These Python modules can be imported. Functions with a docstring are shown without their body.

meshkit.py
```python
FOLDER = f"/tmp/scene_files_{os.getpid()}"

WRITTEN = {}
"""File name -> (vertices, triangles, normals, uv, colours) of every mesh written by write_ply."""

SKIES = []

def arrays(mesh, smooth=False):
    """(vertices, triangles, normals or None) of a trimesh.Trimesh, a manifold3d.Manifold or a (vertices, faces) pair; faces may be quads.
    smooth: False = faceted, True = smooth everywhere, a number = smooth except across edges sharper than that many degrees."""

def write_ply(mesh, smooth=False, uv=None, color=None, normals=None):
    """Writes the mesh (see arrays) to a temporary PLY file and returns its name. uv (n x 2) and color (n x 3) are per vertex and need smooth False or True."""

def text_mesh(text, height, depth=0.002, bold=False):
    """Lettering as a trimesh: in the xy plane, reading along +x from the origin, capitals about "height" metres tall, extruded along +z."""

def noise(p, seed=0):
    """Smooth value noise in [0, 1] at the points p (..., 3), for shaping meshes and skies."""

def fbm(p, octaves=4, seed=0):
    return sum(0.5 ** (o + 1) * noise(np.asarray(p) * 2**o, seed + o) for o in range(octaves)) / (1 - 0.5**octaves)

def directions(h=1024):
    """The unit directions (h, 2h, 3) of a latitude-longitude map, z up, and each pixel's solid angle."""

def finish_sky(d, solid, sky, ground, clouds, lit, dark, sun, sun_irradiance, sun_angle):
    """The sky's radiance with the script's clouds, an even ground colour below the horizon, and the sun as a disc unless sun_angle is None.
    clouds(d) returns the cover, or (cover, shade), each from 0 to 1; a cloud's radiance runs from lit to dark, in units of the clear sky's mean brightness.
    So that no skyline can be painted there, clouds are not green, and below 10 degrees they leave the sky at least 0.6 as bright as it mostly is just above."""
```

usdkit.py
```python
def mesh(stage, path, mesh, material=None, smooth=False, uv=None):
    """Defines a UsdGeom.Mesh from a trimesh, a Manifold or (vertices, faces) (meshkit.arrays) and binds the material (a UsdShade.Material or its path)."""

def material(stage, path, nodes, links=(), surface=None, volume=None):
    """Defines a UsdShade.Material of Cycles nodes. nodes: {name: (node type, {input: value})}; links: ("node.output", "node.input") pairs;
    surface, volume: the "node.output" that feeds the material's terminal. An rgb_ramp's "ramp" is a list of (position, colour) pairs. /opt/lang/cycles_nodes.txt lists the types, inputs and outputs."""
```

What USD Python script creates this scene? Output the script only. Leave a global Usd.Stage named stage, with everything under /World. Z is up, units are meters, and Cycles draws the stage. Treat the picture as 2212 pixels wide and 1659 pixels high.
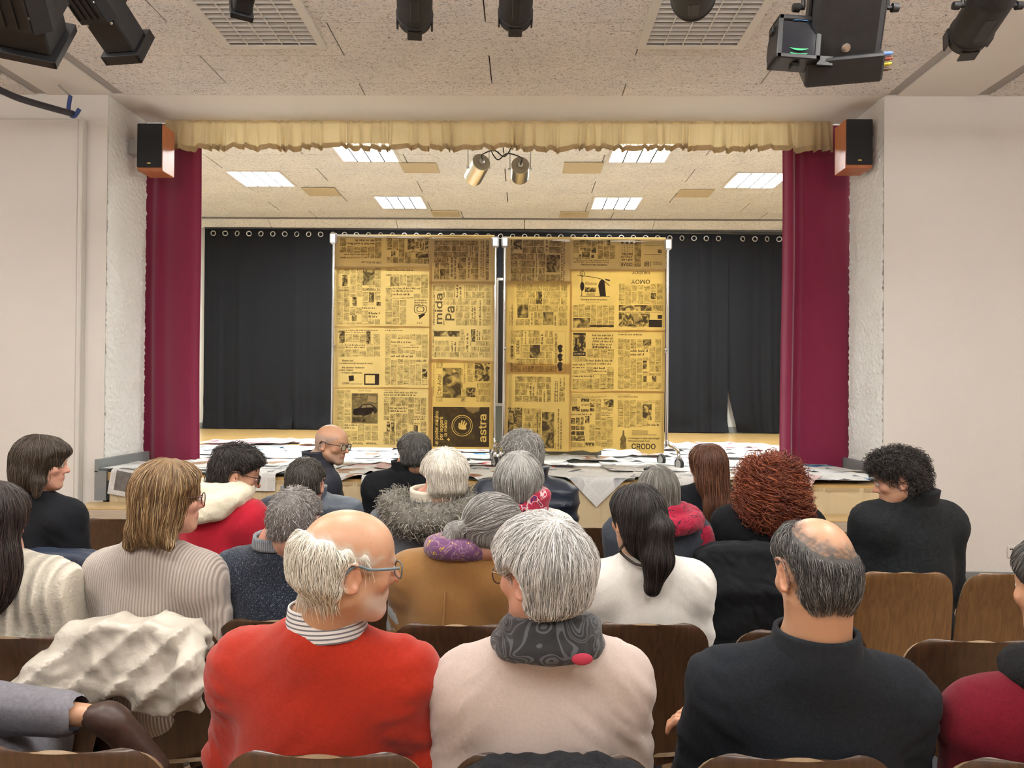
import math, random
import numpy as np, trimesh
import manifold3d as m3
import usdkit, meshkit
from pxr import Usd, UsdGeom, UsdLux, UsdShade, Sdf, Gf, Vt

stage = Usd.Stage.CreateInMemory()
UsdGeom.SetStageUpAxis(stage, UsdGeom.Tokens.z)
UsdGeom.SetStageMetersPerUnit(stage, 1.0)
UsdGeom.Xform.Define(stage, '/World')
UsdGeom.Scope.Define(stage, '/World/Looks')

# ---------------------------------------------------------------- camera
W, H, FPX = 2212, 1659, 1593.4
CAM = np.array([0.0, 0.0, 1.5])
YAW, PITCH, ROLL = 0.0157, 0.0083, 0.0077          # radians, left / up / clockwise
_fw = np.array([-math.sin(YAW), math.cos(YAW), 0.0]); _rt = np.array([math.cos(YAW), math.sin(YAW), 0.0]); _up = np.array([0, 0, 1.0])
C_FW = math.cos(PITCH) * _fw + math.sin(PITCH) * _up
_u2 = math.cos(PITCH) * _up - math.sin(PITCH) * _fw
C_RT = math.cos(ROLL) * _rt + math.sin(ROLL) * _u2
C_UP = math.cos(ROLL) * _u2 - math.sin(ROLL) * _rt
cam = UsdGeom.Camera.Define(stage, '/World/camera')
_m = Gf.Matrix4d(1.0)
for _i, _r in enumerate((C_RT, C_UP, -C_FW, CAM)):
    for _j in range(3):
        _m[_i, _j] = float(_r[_j])
cam.AddTransformOp().Set(_m)
cam.CreateHorizontalApertureAttr(36.0)
cam.CreateVerticalApertureAttr(27.0)
cam.CreateFocalLengthAttr(36.0 * FPX / W)
cam.CreateClippingRangeAttr(Gf.Vec2f(0.05, 200))
cam.CreateExposureAttr(0.0)

# ---------------------------------------------------------------- light levels (the lamps themselves are built below, where they hang)
STAGE_LAMP = 92.0       # emission of the fluorescent trays over the stage
HALL_LAMP = 30
STAGE_TINT, HALL_TINT = (0.96, 1.0, 0.98), (1.0, 0.975, 0.94)

# ---------------------------------------------------------------- helpers
def ray(px, py):
    d = C_FW + C_RT * ((px - W / 2) / FPX) - C_UP * ((py - H / 2) / FPX)
    return d
def UY(px, py, y):
    "the point of the plane y = const that was measured at this place of the photograph"
    d = ray(px, py); return CAM + d * ((y - CAM[1]) / d[1])
def UZ(px, py, z):
    d = ray(px, py); return CAM + d * ((z - CAM[2]) / d[2])

_used = {}
def numbered(path):
    n = _used.get(path, -1) + 1
    _used[path] = n
    return path if n == 0 else f'{path}_{n:03d}'
def setdata(prim, label=None, cat=None, group=None, kind=None):
    for k, v in (('label', label), ('category', cat), ('group', group), ('kind', kind)):
        if v: prim.SetCustomDataByKey(k, v)
def ppath(parent):
    if parent is None: return '/World'
    return str(parent.GetPath()) if hasattr(parent, 'GetPath') else str(parent)
def thing(name, label=None, cat=None, loc=(0, 0, 0), rz=0.0, group=None, kind=None):
    x = UsdGeom.Xform.Define(stage, numbered('/World/' + name))
    x.AddTranslateOp().Set(Gf.Vec3d(*map(float, loc)))
    if rz: x.AddRotateZOp().Set(float(rz))
    setdata(x.GetPrim(), label, cat, group, kind)
    return x.GetPrim()
def obj(name, mesh, mat, parent=None, smooth=False, label=None, cat=None, group=None, kind=None, off=None, uv=None, colors=None):
    if isinstance(mesh, (tuple, list)):
        v, f = np.asarray(mesh[0], float), np.asarray(mesh[1], int)
    elif hasattr(mesh, 'to_mesh'):
        mm = mesh.to_mesh(); v, f = np.array(mm.vert_properties[:, :3], float), np.array(mm.tri_verts)
    else:
        v, f = np.array(mesh.vertices, float), np.array(mesh.faces)
    if off is not None: v = v - np.asarray(off, float)
    m = usdkit.mesh(stage, numbered(ppath(parent) + '/' + name), (v, f), mat, smooth=smooth, uv=uv)
    if colors is not None:
        UsdGeom.PrimvarsAPI(m).CreatePrimvar('tint', Sdf.ValueTypeNames.Color3fArray, 'vertex').Set(Vt.Vec3fArray.FromNumpy(np.asarray(colors, np.float32)))
    setdata(m.GetPrim(), label, cat, group, kind)
    return m.GetPrim()
def dup(root, loc, rz=0.0, label=None, group=None, name=None, rx=0.0, ry=0.0, scale=None):
    was = root.GetCustomData()
    base = name or root.GetName()
    if base[-4:-3] == '_' and base[-3:].isdigit(): base = base[:-4]
    x = UsdGeom.Xform.Define(stage, numbered('/World/' + base))
    x.GetPrim().GetReferences().AddInternalReference(root.GetPath())
    x.ClearXformOpOrder()
    x.GetPrim().SetInstanceable(True)
    m = Gf.Matrix4d(1.0)
    rot = Gf.Rotation(Gf.Vec3d(1, 0, 0), rx) * Gf.Rotation(Gf.Vec3d(0, 1, 0), ry) * Gf.Rotation(Gf.Vec3d(0, 0, 1), rz)
    m.SetTransform(rot, Gf.Vec3d(*map(float, loc)))
    x.AddTransformOp().Set(m)
    setdata(x.GetPrim(), label or was.get('label'), was.get('category'), group or was.get('group'))
    return x.GetPrim()

def cat_(ms):
    vs, fs, n = [], [], 0
    for m in ms:
        if hasattr(m, 'to_mesh'):
            q = m.to_mesh(); v, f = np.array(q.vert_properties[:, :3], float), np.array(q.tri_verts)
        elif isinstance(m, (tuple, list)): v, f = np.asarray(m[0], float), np.asarray(m[1], int)
        else: v, f = np.array(m.vertices, float), np.array(m.faces)
        if f.shape[1] == 4: f = np.vstack([f[:, [0, 1, 2]], f[:, [0, 2, 3]]])
        vs.append(v); fs.append(f + n); n += len(v)
    return np.vstack(vs), np.vstack(fs)
def box(x0, x1, y0, y1, z0, z1):
    v = np.array([[x, y, z] for z in (z0, z1) for y in (y0, y1) for x in (x0, x1)], float)
    f = np.array([[0, 2, 3], [0, 3, 1], [4, 5, 7], [4, 7, 6], [0, 1, 5], [0, 5, 4], [2, 6, 7], [2, 7, 3], [0, 4, 6], [0, 6, 2], [1, 3, 7], [1, 7, 5]])
    return v, f
def bbox(x0, x1, y0, y1, z0, z1, r=0.004):
    "box with chamfered edges"
    r = min(r, (x1 - x0) / 2.01, (y1 - y0) / 2.01, (z1 - z0) / 2.01)
    p = []
    for x, sx in ((x0, 1), (x1, -1)):
        for y, sy in ((y0, 1), (y1, -1)):
            for z, sz in ((z0, 1), (z1, -1)):
                p += [[x + sx * r, y + sy * r, z], [x + sx * r, y, z + sz * r], [x, y + sy * r, z + sz * r]]
    return m3.Manifold.hull_points(np.array(p, float))
def frame_of(t):
    t = np.asarray(t, float); t = t / (np.linalg.norm(t) + 1e-12)
    a = np.array([0, 0, 1.0]) if abs(t[2]) < 0.9 else np.array([1.0, 0, 0])
    u = np.cross(a, t); u /= np.linalg.norm(u); return u, np.cross(t, u), t
def tube(pts, r, n=8, caps=True):
    pts = np.asarray(pts, float); k = len(pts); r = np.broadcast_to(np.asarray(r, float), (k,))
    tan = np.gradient(pts, axis=0) if k > 2 else np.repeat((pts[1] - pts[0])[None], k, 0)
    u, w, _ = frame_of(tan[0]); V = []
    a = np.linspace(0, 2 * np.pi, n, endpoint=False)
    for i in range(k):
        t = tan[i] / (np.linalg.norm(tan[i]) + 1e-12)
        u = u - t * (u @ t); u /= np.linalg.norm(u); w = np.cross(t, u)
        V.append(pts[i] + r[i] * (np.cos(a)[:, None] * u + np.sin(a)[:, None] * w))
    V = np.vstack(V); F = []
    for i in range(k - 1):
        for j in range(n):
            p, q = i * n + j, i * n + (j + 1) % n
            F += [[p, q, q + n], [p, q + n, p + n]]
    if caps:
        V = np.vstack([V, pts[:1], pts[-1:]]); c0, c1 = len(V) - 2, len(V) - 1
        for j in range(n):
            F += [[c0, (j + 1) % n, j], [c1, (k - 1) * n + j, (k - 1) * n + (j + 1) % n]]
    return V, np.array(F)
def bezier(pts, n=16):
    "Catmull-Rom through the points"
    p = np.asarray(pts, float); p = np.vstack([2 * p[0] - p[1], p, 2 * p[-1] - p[-2]]); out = []
    for i in range(1, len(p) - 2):
        t = np.linspace(0, 1, n, endpoint=False)[:, None]
        out.append(0.5 * (2 * p[i] + (p[i + 1] - p[i - 1]) * t + (2 * p[i - 1] - 5 * p[i] + 4 * p[i + 1] - p[i + 2]) * t ** 2 + (3 * p[i] - p[i - 1] - 3 * p[i + 1] + p[i + 2]) * t ** 3))
    return np.vstack(out + [p[-2:-1]])
def lathe(prof, n=24, a=(0, 0, 0), b=(0, 0, 1)):
    "profile of (distance along the axis, radius) about the axis from a towards b"
    a = np.asarray(a, float); u, w, t = frame_of(np.asarray(b, float) - a)
    an = np.linspace(0, 2 * np.pi, n, endpoint=False); V = []
    for s, r in prof: V.append(a + t * s + max(r, 1e-5) * (np.cos(an)[:, None] * u + np.sin(an)[:, None] * w))
    V = np.vstack(V); F = []
    for i in range(len(prof) - 1):
        for j in range(n):
            p, q = i * n + j, i * n + (j + 1) % n
            F += [[p, q, q + n], [p, q + n, p + n]]
    return V, np.array(F)
def grid(P, thick=None, closed=False):
    "surface from an array of points (n, m, 3); with thickness it becomes a closed sheet"
    n, m = P.shape[:2]; idx = np.arange(n * m).reshape(n, m)
    q = np.stack([idx[:-1, :-1], idx[1:, :-1], idx[1:, 1:], idx[:-1, 1:]], -1).reshape(-1, 4)
    F = np.vstack([q[:, [0, 1, 2]], q[:, [0, 2, 3]]]); V = P.reshape(-1, 3)
    if thick:
        du, dv = np.gradient(P, axis=0), np.gradient(P, axis=1)
        N = np.cross(du, dv); N /= np.linalg.norm(N, axis=-1, keepdims=True) + 1e-12
        B = (P - N * thick).reshape(-1, 3); k = n * m
        ring = np.concatenate([idx[0, :], idx[1:, -1], idx[-1, -2::-1], idx[-2:0:-1, 0]])
        nx = np.roll(ring, -1)
        side = np.vstack([np.stack([ring, nx, nx + k], 1), np.stack([ring, nx + k, ring + k], 1)])
        return np.vstack([V, B]), np.vstack([F, F[:, ::-1] + k, side])
    return V, F
def rotm(rx=0, ry=0, rz=0):
    "degrees; applied x, then y, then z"
    a, b, c = np.radians([rx, ry, rz]); X = np.array([[1, 0, 0], [0, np.cos(a), -np.sin(a)], [0, np.sin(a), np.cos(a)]])
    Y = np.array([[np.cos(b), 0, np.sin(b)], [0, 1, 0], [-np.sin(b), 0, np.cos(b)]]); Z = np.array([[np.cos(c), -np.sin(c), 0], [np.sin(c), np.cos(c), 0], [0, 0, 1]])
    return Z @ Y @ X
def xf(mesh, R=None, t=(0, 0, 0)):
    v, f = cat_([mesh])
    if R is not None: v = v @ np.asarray(R).T
    return v + np.asarray(t, float), f
def text(s, h, bold=False, depth=0.0012):
    try:
        return cat_([meshkit.text_mesh(s, h, depth, bold)])
    except Exception:
        return box(0, h * .5 * len(s), 0, h, 0, depth)
def fit_text(s, w, h, bold=True, depth=0.0012, stretch=True):
    "lettering scaled into a box w x h with its lower left corner at the origin"
    v, f = text(s, h, bold, depth); lo, hi = v.min(0), v.max(0); v = v - [lo[0], lo[1], 0]
    sx, sy = w / (hi[0] - lo[0]), h / (hi[1] - lo[1])
    return v * [sx, sy, 1], f

# ---------------------------------------------------------------- materials
_M = {}
def mat(name, nodes, links=(), surface=None, volume=None):
    if name not in _M: _M[name] = usdkit.material(stage, '/World/Looks/' + name, nodes, links, surface, volume)
    return _M[name]
def pm(name, color, rough=0.6, metal=0.0, spec=0.5, noise=0.0, scale=8.0, bump=0.0, bscale=None, bdist=0.002, obj_space=False, sheen=0.0, detail=3.0, aniso=None, coat=0.0, sheen_tint=None, distortion=0.0):
    "plain principled material with optional colour noise and bump"
    if name in _M: return _M[name]
    p = {"roughness": rough, "metallic": metal, "specular_ior_level": spec, "base_color": color, "sheen_weight": sheen, "coat_weight": coat}
    if sheen_tint: p["sheen_tint"] = sheen_tint
    n, l = {"p": ("principled_bsdf", p)}, []
    if noise or bump:
        n["g"] = ("texture_coordinate", {}) if obj_space else ("geometry", {})
        src = "g.object" if obj_space else "g.position"
        n["mp"] = ("mapping", {"scale": aniso or (1, 1, 1)})
        l.append((src, "mp.vector"))
    if noise:
        c = np.asarray(color, float)
        n["n"] = ("noise_texture", {"scale": scale, "detail": detail, "roughness": 0.6, "distortion": distortion})
        n["r"] = ("rgb_ramp", {"ramp": [(0.25, tuple(c * (1 - noise))), (0.75, tuple(np.minimum(c * (1 + noise), 1)))]})
        l += [("mp.vector", "n.vector"), ("n.fac", "r.fac"), ("r.color", "p.base_color")]
    if bump:
        n["bn"] = ("noise_texture", {"scale": bscale or scale, "detail": detail, "roughness": 0.6, "distortion": distortion})
        n["b"] = ("bump", {"strength": bump, "distance": bdist})
        l += [("mp.vector", "bn.vector"), ("bn.fac", "b.height"), ("b.normal", "p.normal")]
    return mat(name, n, l, "p.BSDF")
def emit(name, color, s): return mat(name, {"e": ("emission", {"color": color, "strength": s})}, [], "e.emission")
def board_mat(name, light, dark, contrast=0.5):
    return mat(name, {
        "g": ("geometry", {}), "mp": ("mapping", {"scale": (0.75, 1, 1)}),
        "n": ("noise_texture", {"scale": 58, "detail": 2, "roughness": .55, "distortion": 1.8}),
        "n2": ("noise_texture", {"scale": 2.2, "detail": 2}),
        "r": ("rgb_ramp", {"ramp": [(.22, dark), (.36, tuple(.5 * np.add(dark, light))), (.46, light), (.8, tuple(np.minimum(np.multiply(light, 1.1), 1)))]}),
        "r2": ("rgb_ramp", {"ramp": [(.3, (.93, .92, .92)), (.7, (1.03, 1.02, 1.0))]}),
        "mx": ("mix", {"mix_type": "multiply", "fac": 1.0}),
        "b": ("bump", {"strength": .7, "distance": .006}), "p": ("principled_bsdf", {"roughness": .95, "specular_ior_level": .1})},
        [("g.position", "mp.vector"), ("mp.vector", "n.vector"), ("g.position", "n2.vector"), ("n.fac", "r.fac"), ("n2.fac", "r2.fac"), ("r.color", "mx.color1"), ("r2.color", "mx.color2"),
         ("mx.color", "p.base_color"), ("n.fac", "b.height"), ("b.normal", "p.normal")], "p.BSDF")
def wood_mat(name, c0, c1, rough=.35, axis='x', scale=6.0, stretch=14.0, obj_space=True, coat=0.0, bump=.05):
    s = {'x': (1, stretch, stretch), 'y': (stretch, 1, stretch), 'z': (stretch, stretch, 1)}[axis]
    return mat(name, {
        "g": ("texture_coordinate", {}), "geo": ("geometry", {}), "mp": ("mapping", {"scale": s}),
        "n": ("noise_texture", {"scale": scale, "detail": 4, "roughness": .6, "distortion": .6}),
        "r": ("rgb_ramp", {"ramp": [(.3, c0), (.68, c1)]}), "oi": ("object_info", {}),
        "h": ("hsv", {"hue": .5, "saturation": 1.0}), "mr": ("map_range", {"from_min": 0., "from_max": 1., "to_min": .86, "to_max": 1.14}),
        "b": ("bump", {"strength": bump, "distance": .001}), "p": ("principled_bsdf", {"roughness": rough, "coat_weight": coat, "coat_roughness": .15})},
        [("g.object" if obj_space else "geo.position", "mp.vector"), ("mp.vector", "n.vector"), ("n.fac", "r.fac"), ("r.color", "h.color"), ("oi.random", "mr.value"), ("mr.result", "h.value"), ("h.color", "p.base_color"), ("n.fac", "b.height"), ("b.normal", "p.normal")], "p.BSDF")

M_PLASTER = pm('wall_plaster', (.72, .695, .66), .9, spec=.2, noise=.03, scale=1.3, bump=.35, bscale=42, bdist=.006, detail=5)
M_ROUGHCAST = pm('wall_roughcast', (.76, .75, .72), .92, spec=.2, noise=.04, scale=3, bump=.8, bscale=26, bdist=.014, detail=5)
M_STAGEWALL = pm('stage_wall_plaster', (.70, .70, .68), .9, spec=.2, noise=.03, scale=2, bump=.3, bscale=30, bdist=.006)
M_BAND = pm('ceiling_plaster', (.75, .725, .69), .9, spec=.2, noise=.02, scale=2)
M_SOFFIT = pm('soffit_plaster', (.76, .735, .70), .9, spec=.2)
M_STRIP = pm('grey_trim', (.36, .34, .33), .5)
M_BOARD = board_mat('wood_wool_board', (.77, .74, .72), (.17, .16, .155))
M_BOARD2 = board_mat('stage_wood_wool_board', (.69, .695, .67), (.18, .175, .16))
M_DARKGAP = pm('joint_shadow', (.03, .028, .026), .9)
M_BASE = pm('grey_baseboard', (.20, .215, .22), .5, noise=.06, scale=5)
M_PARQUET = wood_mat('parquet', (.30, .18, .095), (.46, .30, .17), .35, 'y', 3.0, 12, coat=.2)
M_STAGEFLOOR = wood_mat('stage_boards', (.46, .28, .10), (.60, .40, .16), .28, 'x', 2.0, 14, obj_space=False, coat=.3)
M_BLACK = pm('black_paint', (.012, .012, .013), .45, noise=.2, scale=20)
M_BLACK2 = pm('black_paint_dusty', (.013, .013, .014), .6, noise=.35, scale=30)
M_CHROME = pm('chrome', (.72, .72, .72), .12, 1.0)
M_STEEL = pm('satin_steel', (.55, .55, .55), .3, 1.0)
M_ALU = pm('aluminium', (.68, .69, .7), .28, 1.0)
M_RUBBER = pm('black_rubber', (.02, .02, .02), .7)
M_WHITE = pm('white_enamel', (.66, .64, .60), .45)
M_OPAL = emit('hall_lamp_opal', HALL_TINT, HALL_LAMP)
M_TUBE = emit('stage_lamp_tray', STAGE_TINT, STAGE_LAMP)

# ================================================================ THE SETTING
XL, XR, D0, D1, ZC, ZS, ZT, YB = -3.088, 2.609, 5.39, 5.95, 3.659, 0.883, 4.008, 11.12
SL, SR, XR2, XL2 = -3.047, 2.617, 3.264, -3.63
rng = random.Random(7)

# floor of parquet planks
fl = thing('floor', kind='structure')
obj('subfloor', box(-6.2, 6.2, -3.6, D0, -.06, -.012), M_DARKGAP, fl)
pw, pl = .30, 1.8
yy = -3.6; r = 0
while yy < D0 - .01:
    x = -6.2 - (r % 2) * pl / 2
    while x < 6.2:
        obj('plank', bbox(max(x, -6.2) + .001, min(x + pl, 6.2) - .001, yy + .001, min(yy + pw, D0) - .001, -.012, rng.uniform(-.0006, 0), .0012), M_PARQUET, fl)
        x += pl
    yy += pw; r += 1

def struct(name, mesh, m, smooth=False): return obj(name, mesh, m, None, smooth, kind='structure')
struct('wall_front_left', box(-6.2, XL, D0, D1, 0, ZC + .4), M_PLASTER)
struct('wall_front_right', box(XR, 6.2, D0, D1, 0, ZC + .4), M_PLASTER)
# the roughcast inner faces of the proscenium
def rough_face(x, side):
    n, m = 60, 300
    Y, Z = np.meshgrid(np.linspace(D0 - .001, D1, n), np.linspace(ZS - .3, ZC, m), indexing='ij')
    P = np.stack([np.zeros_like(Y), Y, Z], -1)
    h = meshkit.fbm(P * [0, 46, 46] + 3, 3, 5)
    h = np.clip(h - .42, 0, 1) * .028
    P[..., 0] = x + side * (.002 + h * np.clip((ZC - Z) / .5, 0.1, 1))
    return grid(P) if side < 0 else grid(P[::-1])
struct('trim_1', rough_face(XL, 1), M_ROUGHCAST, True)
struct('trim_2', rough_face(XR, -1), M_ROUGHCAST, True)
struct('wall_header', box(XL, XR, D0, D1, ZC, ZC + .45), M_SOFFIT)
struct('wall_left', box(-6.3, -6.2, -3.6, D0, 0, ZC + .1), M_PLASTER)
struct('wall_right', box(6.2, 6.3, -3.6, D0, 0, ZC + .1), M_PLASTER)
struct('wall_back', box(-6.2, 6.2, -3.7, -3.6, 0, ZC + .1), M_PLASTER)
struct('wall_stage_back', box(-5.7, 5.7, YB, YB + .15, 0, ZT + .1), M_STAGEWALL)
struct('wall_stage_left', box(-5.8, -5.7, D1, YB, 0, ZT + .1), M_STAGEWALL)
struct('wall_stage_right', box(5.7, 5.8, D1, YB, 0, ZT + .1), M_STAGEWALL)
# partition leaf on the left with its slim upright
xp = UY(170, 700, D0 - .06)[0]
struct('wall_partition', bbox(-6.2, xp - .02, D0 - .05, D0, .0, 3.47, .012), M_PLASTER)
struct('trim_3', bbox(xp - .02, xp + .012, D0 - .065, D0, .0, 3.47, .006), M_WHITE)
struct('baseboard_left', bbox(-6.2, XL - .02, D0 - .07, D0 - .05, 0, .19, .004), M_BASE)
struct('baseboard_right', bbox(2.66, 6.2, D0 - .025, D0, 0, .215, .004), M_BASE)
struct('baseboard_stage_left', bbox(XL, XL + .03, D0 - .12, D1 + .05, ZS, ZS + .095, .004), M_BASE)
struct('baseboard_stage_right', bbox(XR - .03, XR, D0 - .12, D1 + .05, ZS, ZS + .095, .004), M_BASE)
struct('baseboard_stage_back', bbox(-5.7, 5.7, YB - .02, YB, ZS, ZS + .09, .004), M_BASE)

# hall ceiling: wood-wool boards with dark end joints, plaster bands and grey strips
ce = thing('ceiling', kind='structure')
obj('backing', box(-6.2, 6.2, -3.6, D0, ZC + .03, ZC + .08), M_DARKGAP, ce)
def boards(parent, x0, x1, y1, y0, first, width, length, offs, z, m, zb=.028, gx=.0035, gy=.0015):
    rows, y, k = [], y1, 0
    while y > y0 + .02:
        w = first if k == 0 else width
        ya = max(y - w, y0); xs = [x0]
        x = offs[k % 2]
        while x > x0: x -= length
        x += length
        while x < x1 - .05:
            if x > x0 + .05: xs.append(x)
            x += length
        xs.append(x1)
        for a, b in zip(xs[:-1], xs[1:]):
            obj('board', bbox(a + (gx if a > x0 else 0), b - (gx if b < x1 else 0), ya + gy, y - gy, z + rng.uniform(-.0015, .0015), z + zb, .003), m, parent)
        y = ya; k += 1
boards(ce, SL + .085, SR, D0, -3.6, .21, .432, 1.885, (-1.18, -.24), ZC, M_BOARD)
obj('plaster_band', box(XL2 + .1, SL, -3.6, D0, ZC, ZC + .03), M_BAND, ce)
obj('plaster_band', box(SR + .085, XR2, -3.6, D0, ZC, ZC + .03), M_BAND, ce)
for a in (SL, SR, XR2, XL2):
    obj('shadow_gap', box(a, a + (.1 if a in (XR2, XL2) else .085), -3.6, D0, ZC + .012, ZC + .03), M_STRIP, ce)
boards(ce, XR2 + .1, 6.2, D0, -3.6, .21, .432, 1.885, (4.3, 5.2), ZC, M_BOARD)
boards(ce, -6.2, XL2, D0, -3.6, .21, .432, 1.885, (-5.0, -4.2), ZC, M_BOARD)

# stage: platform, back ceiling
FRONT = bezier([(-3.09, 5.31), (-2.7, 5.24), (-2.1, 5.12), (-1.4, 5.03), (-.4, 5.0), (.8, 4.98), (1.9, 4.95), (2.6, 4.95)], 6)   # bowed front edge of the stage
def stage_front(x): return np.interp(x, FRONT[:, 0], FRONT[:, 1])
poly = np.vstack([FRONT, [[2.62, D1], [5.7, D1], [5.7, YB], [-5.7, YB], [-5.7, D1], [-3.09, D1]]])
from shapely.geometry import Polygon
struct('stage_platform', (lambda m: (np.array(m.vertices) + [0, 0, ZS - .06], m.faces))(trimesh.creation.extrude_polygon(Polygon(poly), .06, engine='earcut')), M_STAGEFLOOR)
struct('stage_base', (lambda m: (np.array(m.vertices), m.faces))(trimesh.creation.extrude_polygon(Polygon(poly).buffer(-.05), ZS - .06, engine='earcut')), M_DARKGAP)
sc = thing('stage_ceiling', kind='structure')
obj('backing', box(-5.7, 5.7, D1, YB, ZT + .03, ZT + .1), M_DARKGAP, sc)
boards(sc, -5.7, 5.7, 10.34, D1, .5, .5, 2.15, (-1.305, -.23), ZT, M_BOARD2, gx=.005)
boards(sc, -5.7, 5.7, 10.74, 10.34, .4, .5, 2.15, (-.9, -.23), ZT, M_BOARD2, gx=.005)
for k_ in range(6):
    xa_, xb_ = -5.7 + 1.9 * k_, -5.7 + 1.9 * (k_ + 1)
    obj('sloping_board', grid(np.array([[[xa_ + .004, 10.80, ZT - .004], [xa_ + .004, 11.0, ZT - .10]], [[xb_ - .004, 10.80, ZT - .004], [xb_ - .004, 11.0, ZT - .10]]]), -.02), M_BOARD2, sc)
obj('shadow_rail', box(-5.7, 5.7, 10.74, 10.80, ZT - .012, ZT + .03), pm('rail_grey', (.17, .16, .16), .5), sc)
# ================================================================ LAMPS
def tray_light(x, y, label):
    t = thing('ceiling_light', label, 'ceiling light', (x, y, ZT), group=None)
    w = .6
    fr = cat_([box(-.03, .0, -.03, w + .03, -.012, .02), box(w, w + .03, -.03, w + .03, -.012, .02), box(0, w, -.03, 0, -.012, .02), box(0, w, w, w + .03, -.012, .02)])
    obj('frame', fr, M_WHITE, t)
    for k in range(4):
        a = k * w / 4
        obj('diffuser', box(a + .004, a + w / 4 - .004, .004, w - .004, -.004, .012), M_TUBE, t)
    for k in range(1, 4):
        a = k * w / 4
        obj('divider', box(a - .007, a + .007, 0, w, -.016, .012), pm('louvre_dark', (.02, .02, .02), .6), t)
    return t
tray_light(-4.15, 6.75, 'square ceiling light over the wing behind the left red curtain, hidden by the valance')
tray_light(2.90, 6.75, 'square ceiling light over the wing behind the right red curtain, hidden by the valance')
tray_light(-1.99, 7.45, 'bright square ceiling light behind the frilled valance, left of centre')
tray_light(.913, 7.45, 'bright square ceiling light behind the frilled valance, right of centre')
tray_light(-3.45, 8.45, 'bright square ceiling light nearest the left red curtain')
tray_light(2.435, 8.45, 'bright square ceiling light half hidden by the right red curtain')
tray_light(-1.957, 9.535, 'bright square ceiling light above the left rear of the stage, towards the black backdrop')
tray_light(.914, 9.535, 'bright square ceiling light above the right rear of the stage, towards the black backdrop')

hl = None
for i, (x, y) in enumerate([(-2.2, 2.1), (-.2, 2.1), (1.8, 2.1), (-2.2, -.6), (-.2, -.6), (1.8, -.6), (-4.6, 1.6), (4.7, 1.6)]):
    if hl is None:
        hl = thing('hall_lamp', 'flat opal ceiling lamp over the audience', 'ceiling light', (x, y, ZC - .42), group='opal lamps over the audience')
        obj('lamp_body', bbox(-.06, .06, -.06, .06, .40, .42, .004), M_WHITE, hl)
        obj('diffuser', bbox(-.29, .29, -.29, .29, 0, .13, .02), M_OPAL, hl)
        obj('suspension', tube([(0, 0, .13), (0, 0, .40)], .008, 8), M_WHITE, hl)
    else: dup(hl, (x, y, ZC - .42))

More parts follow.
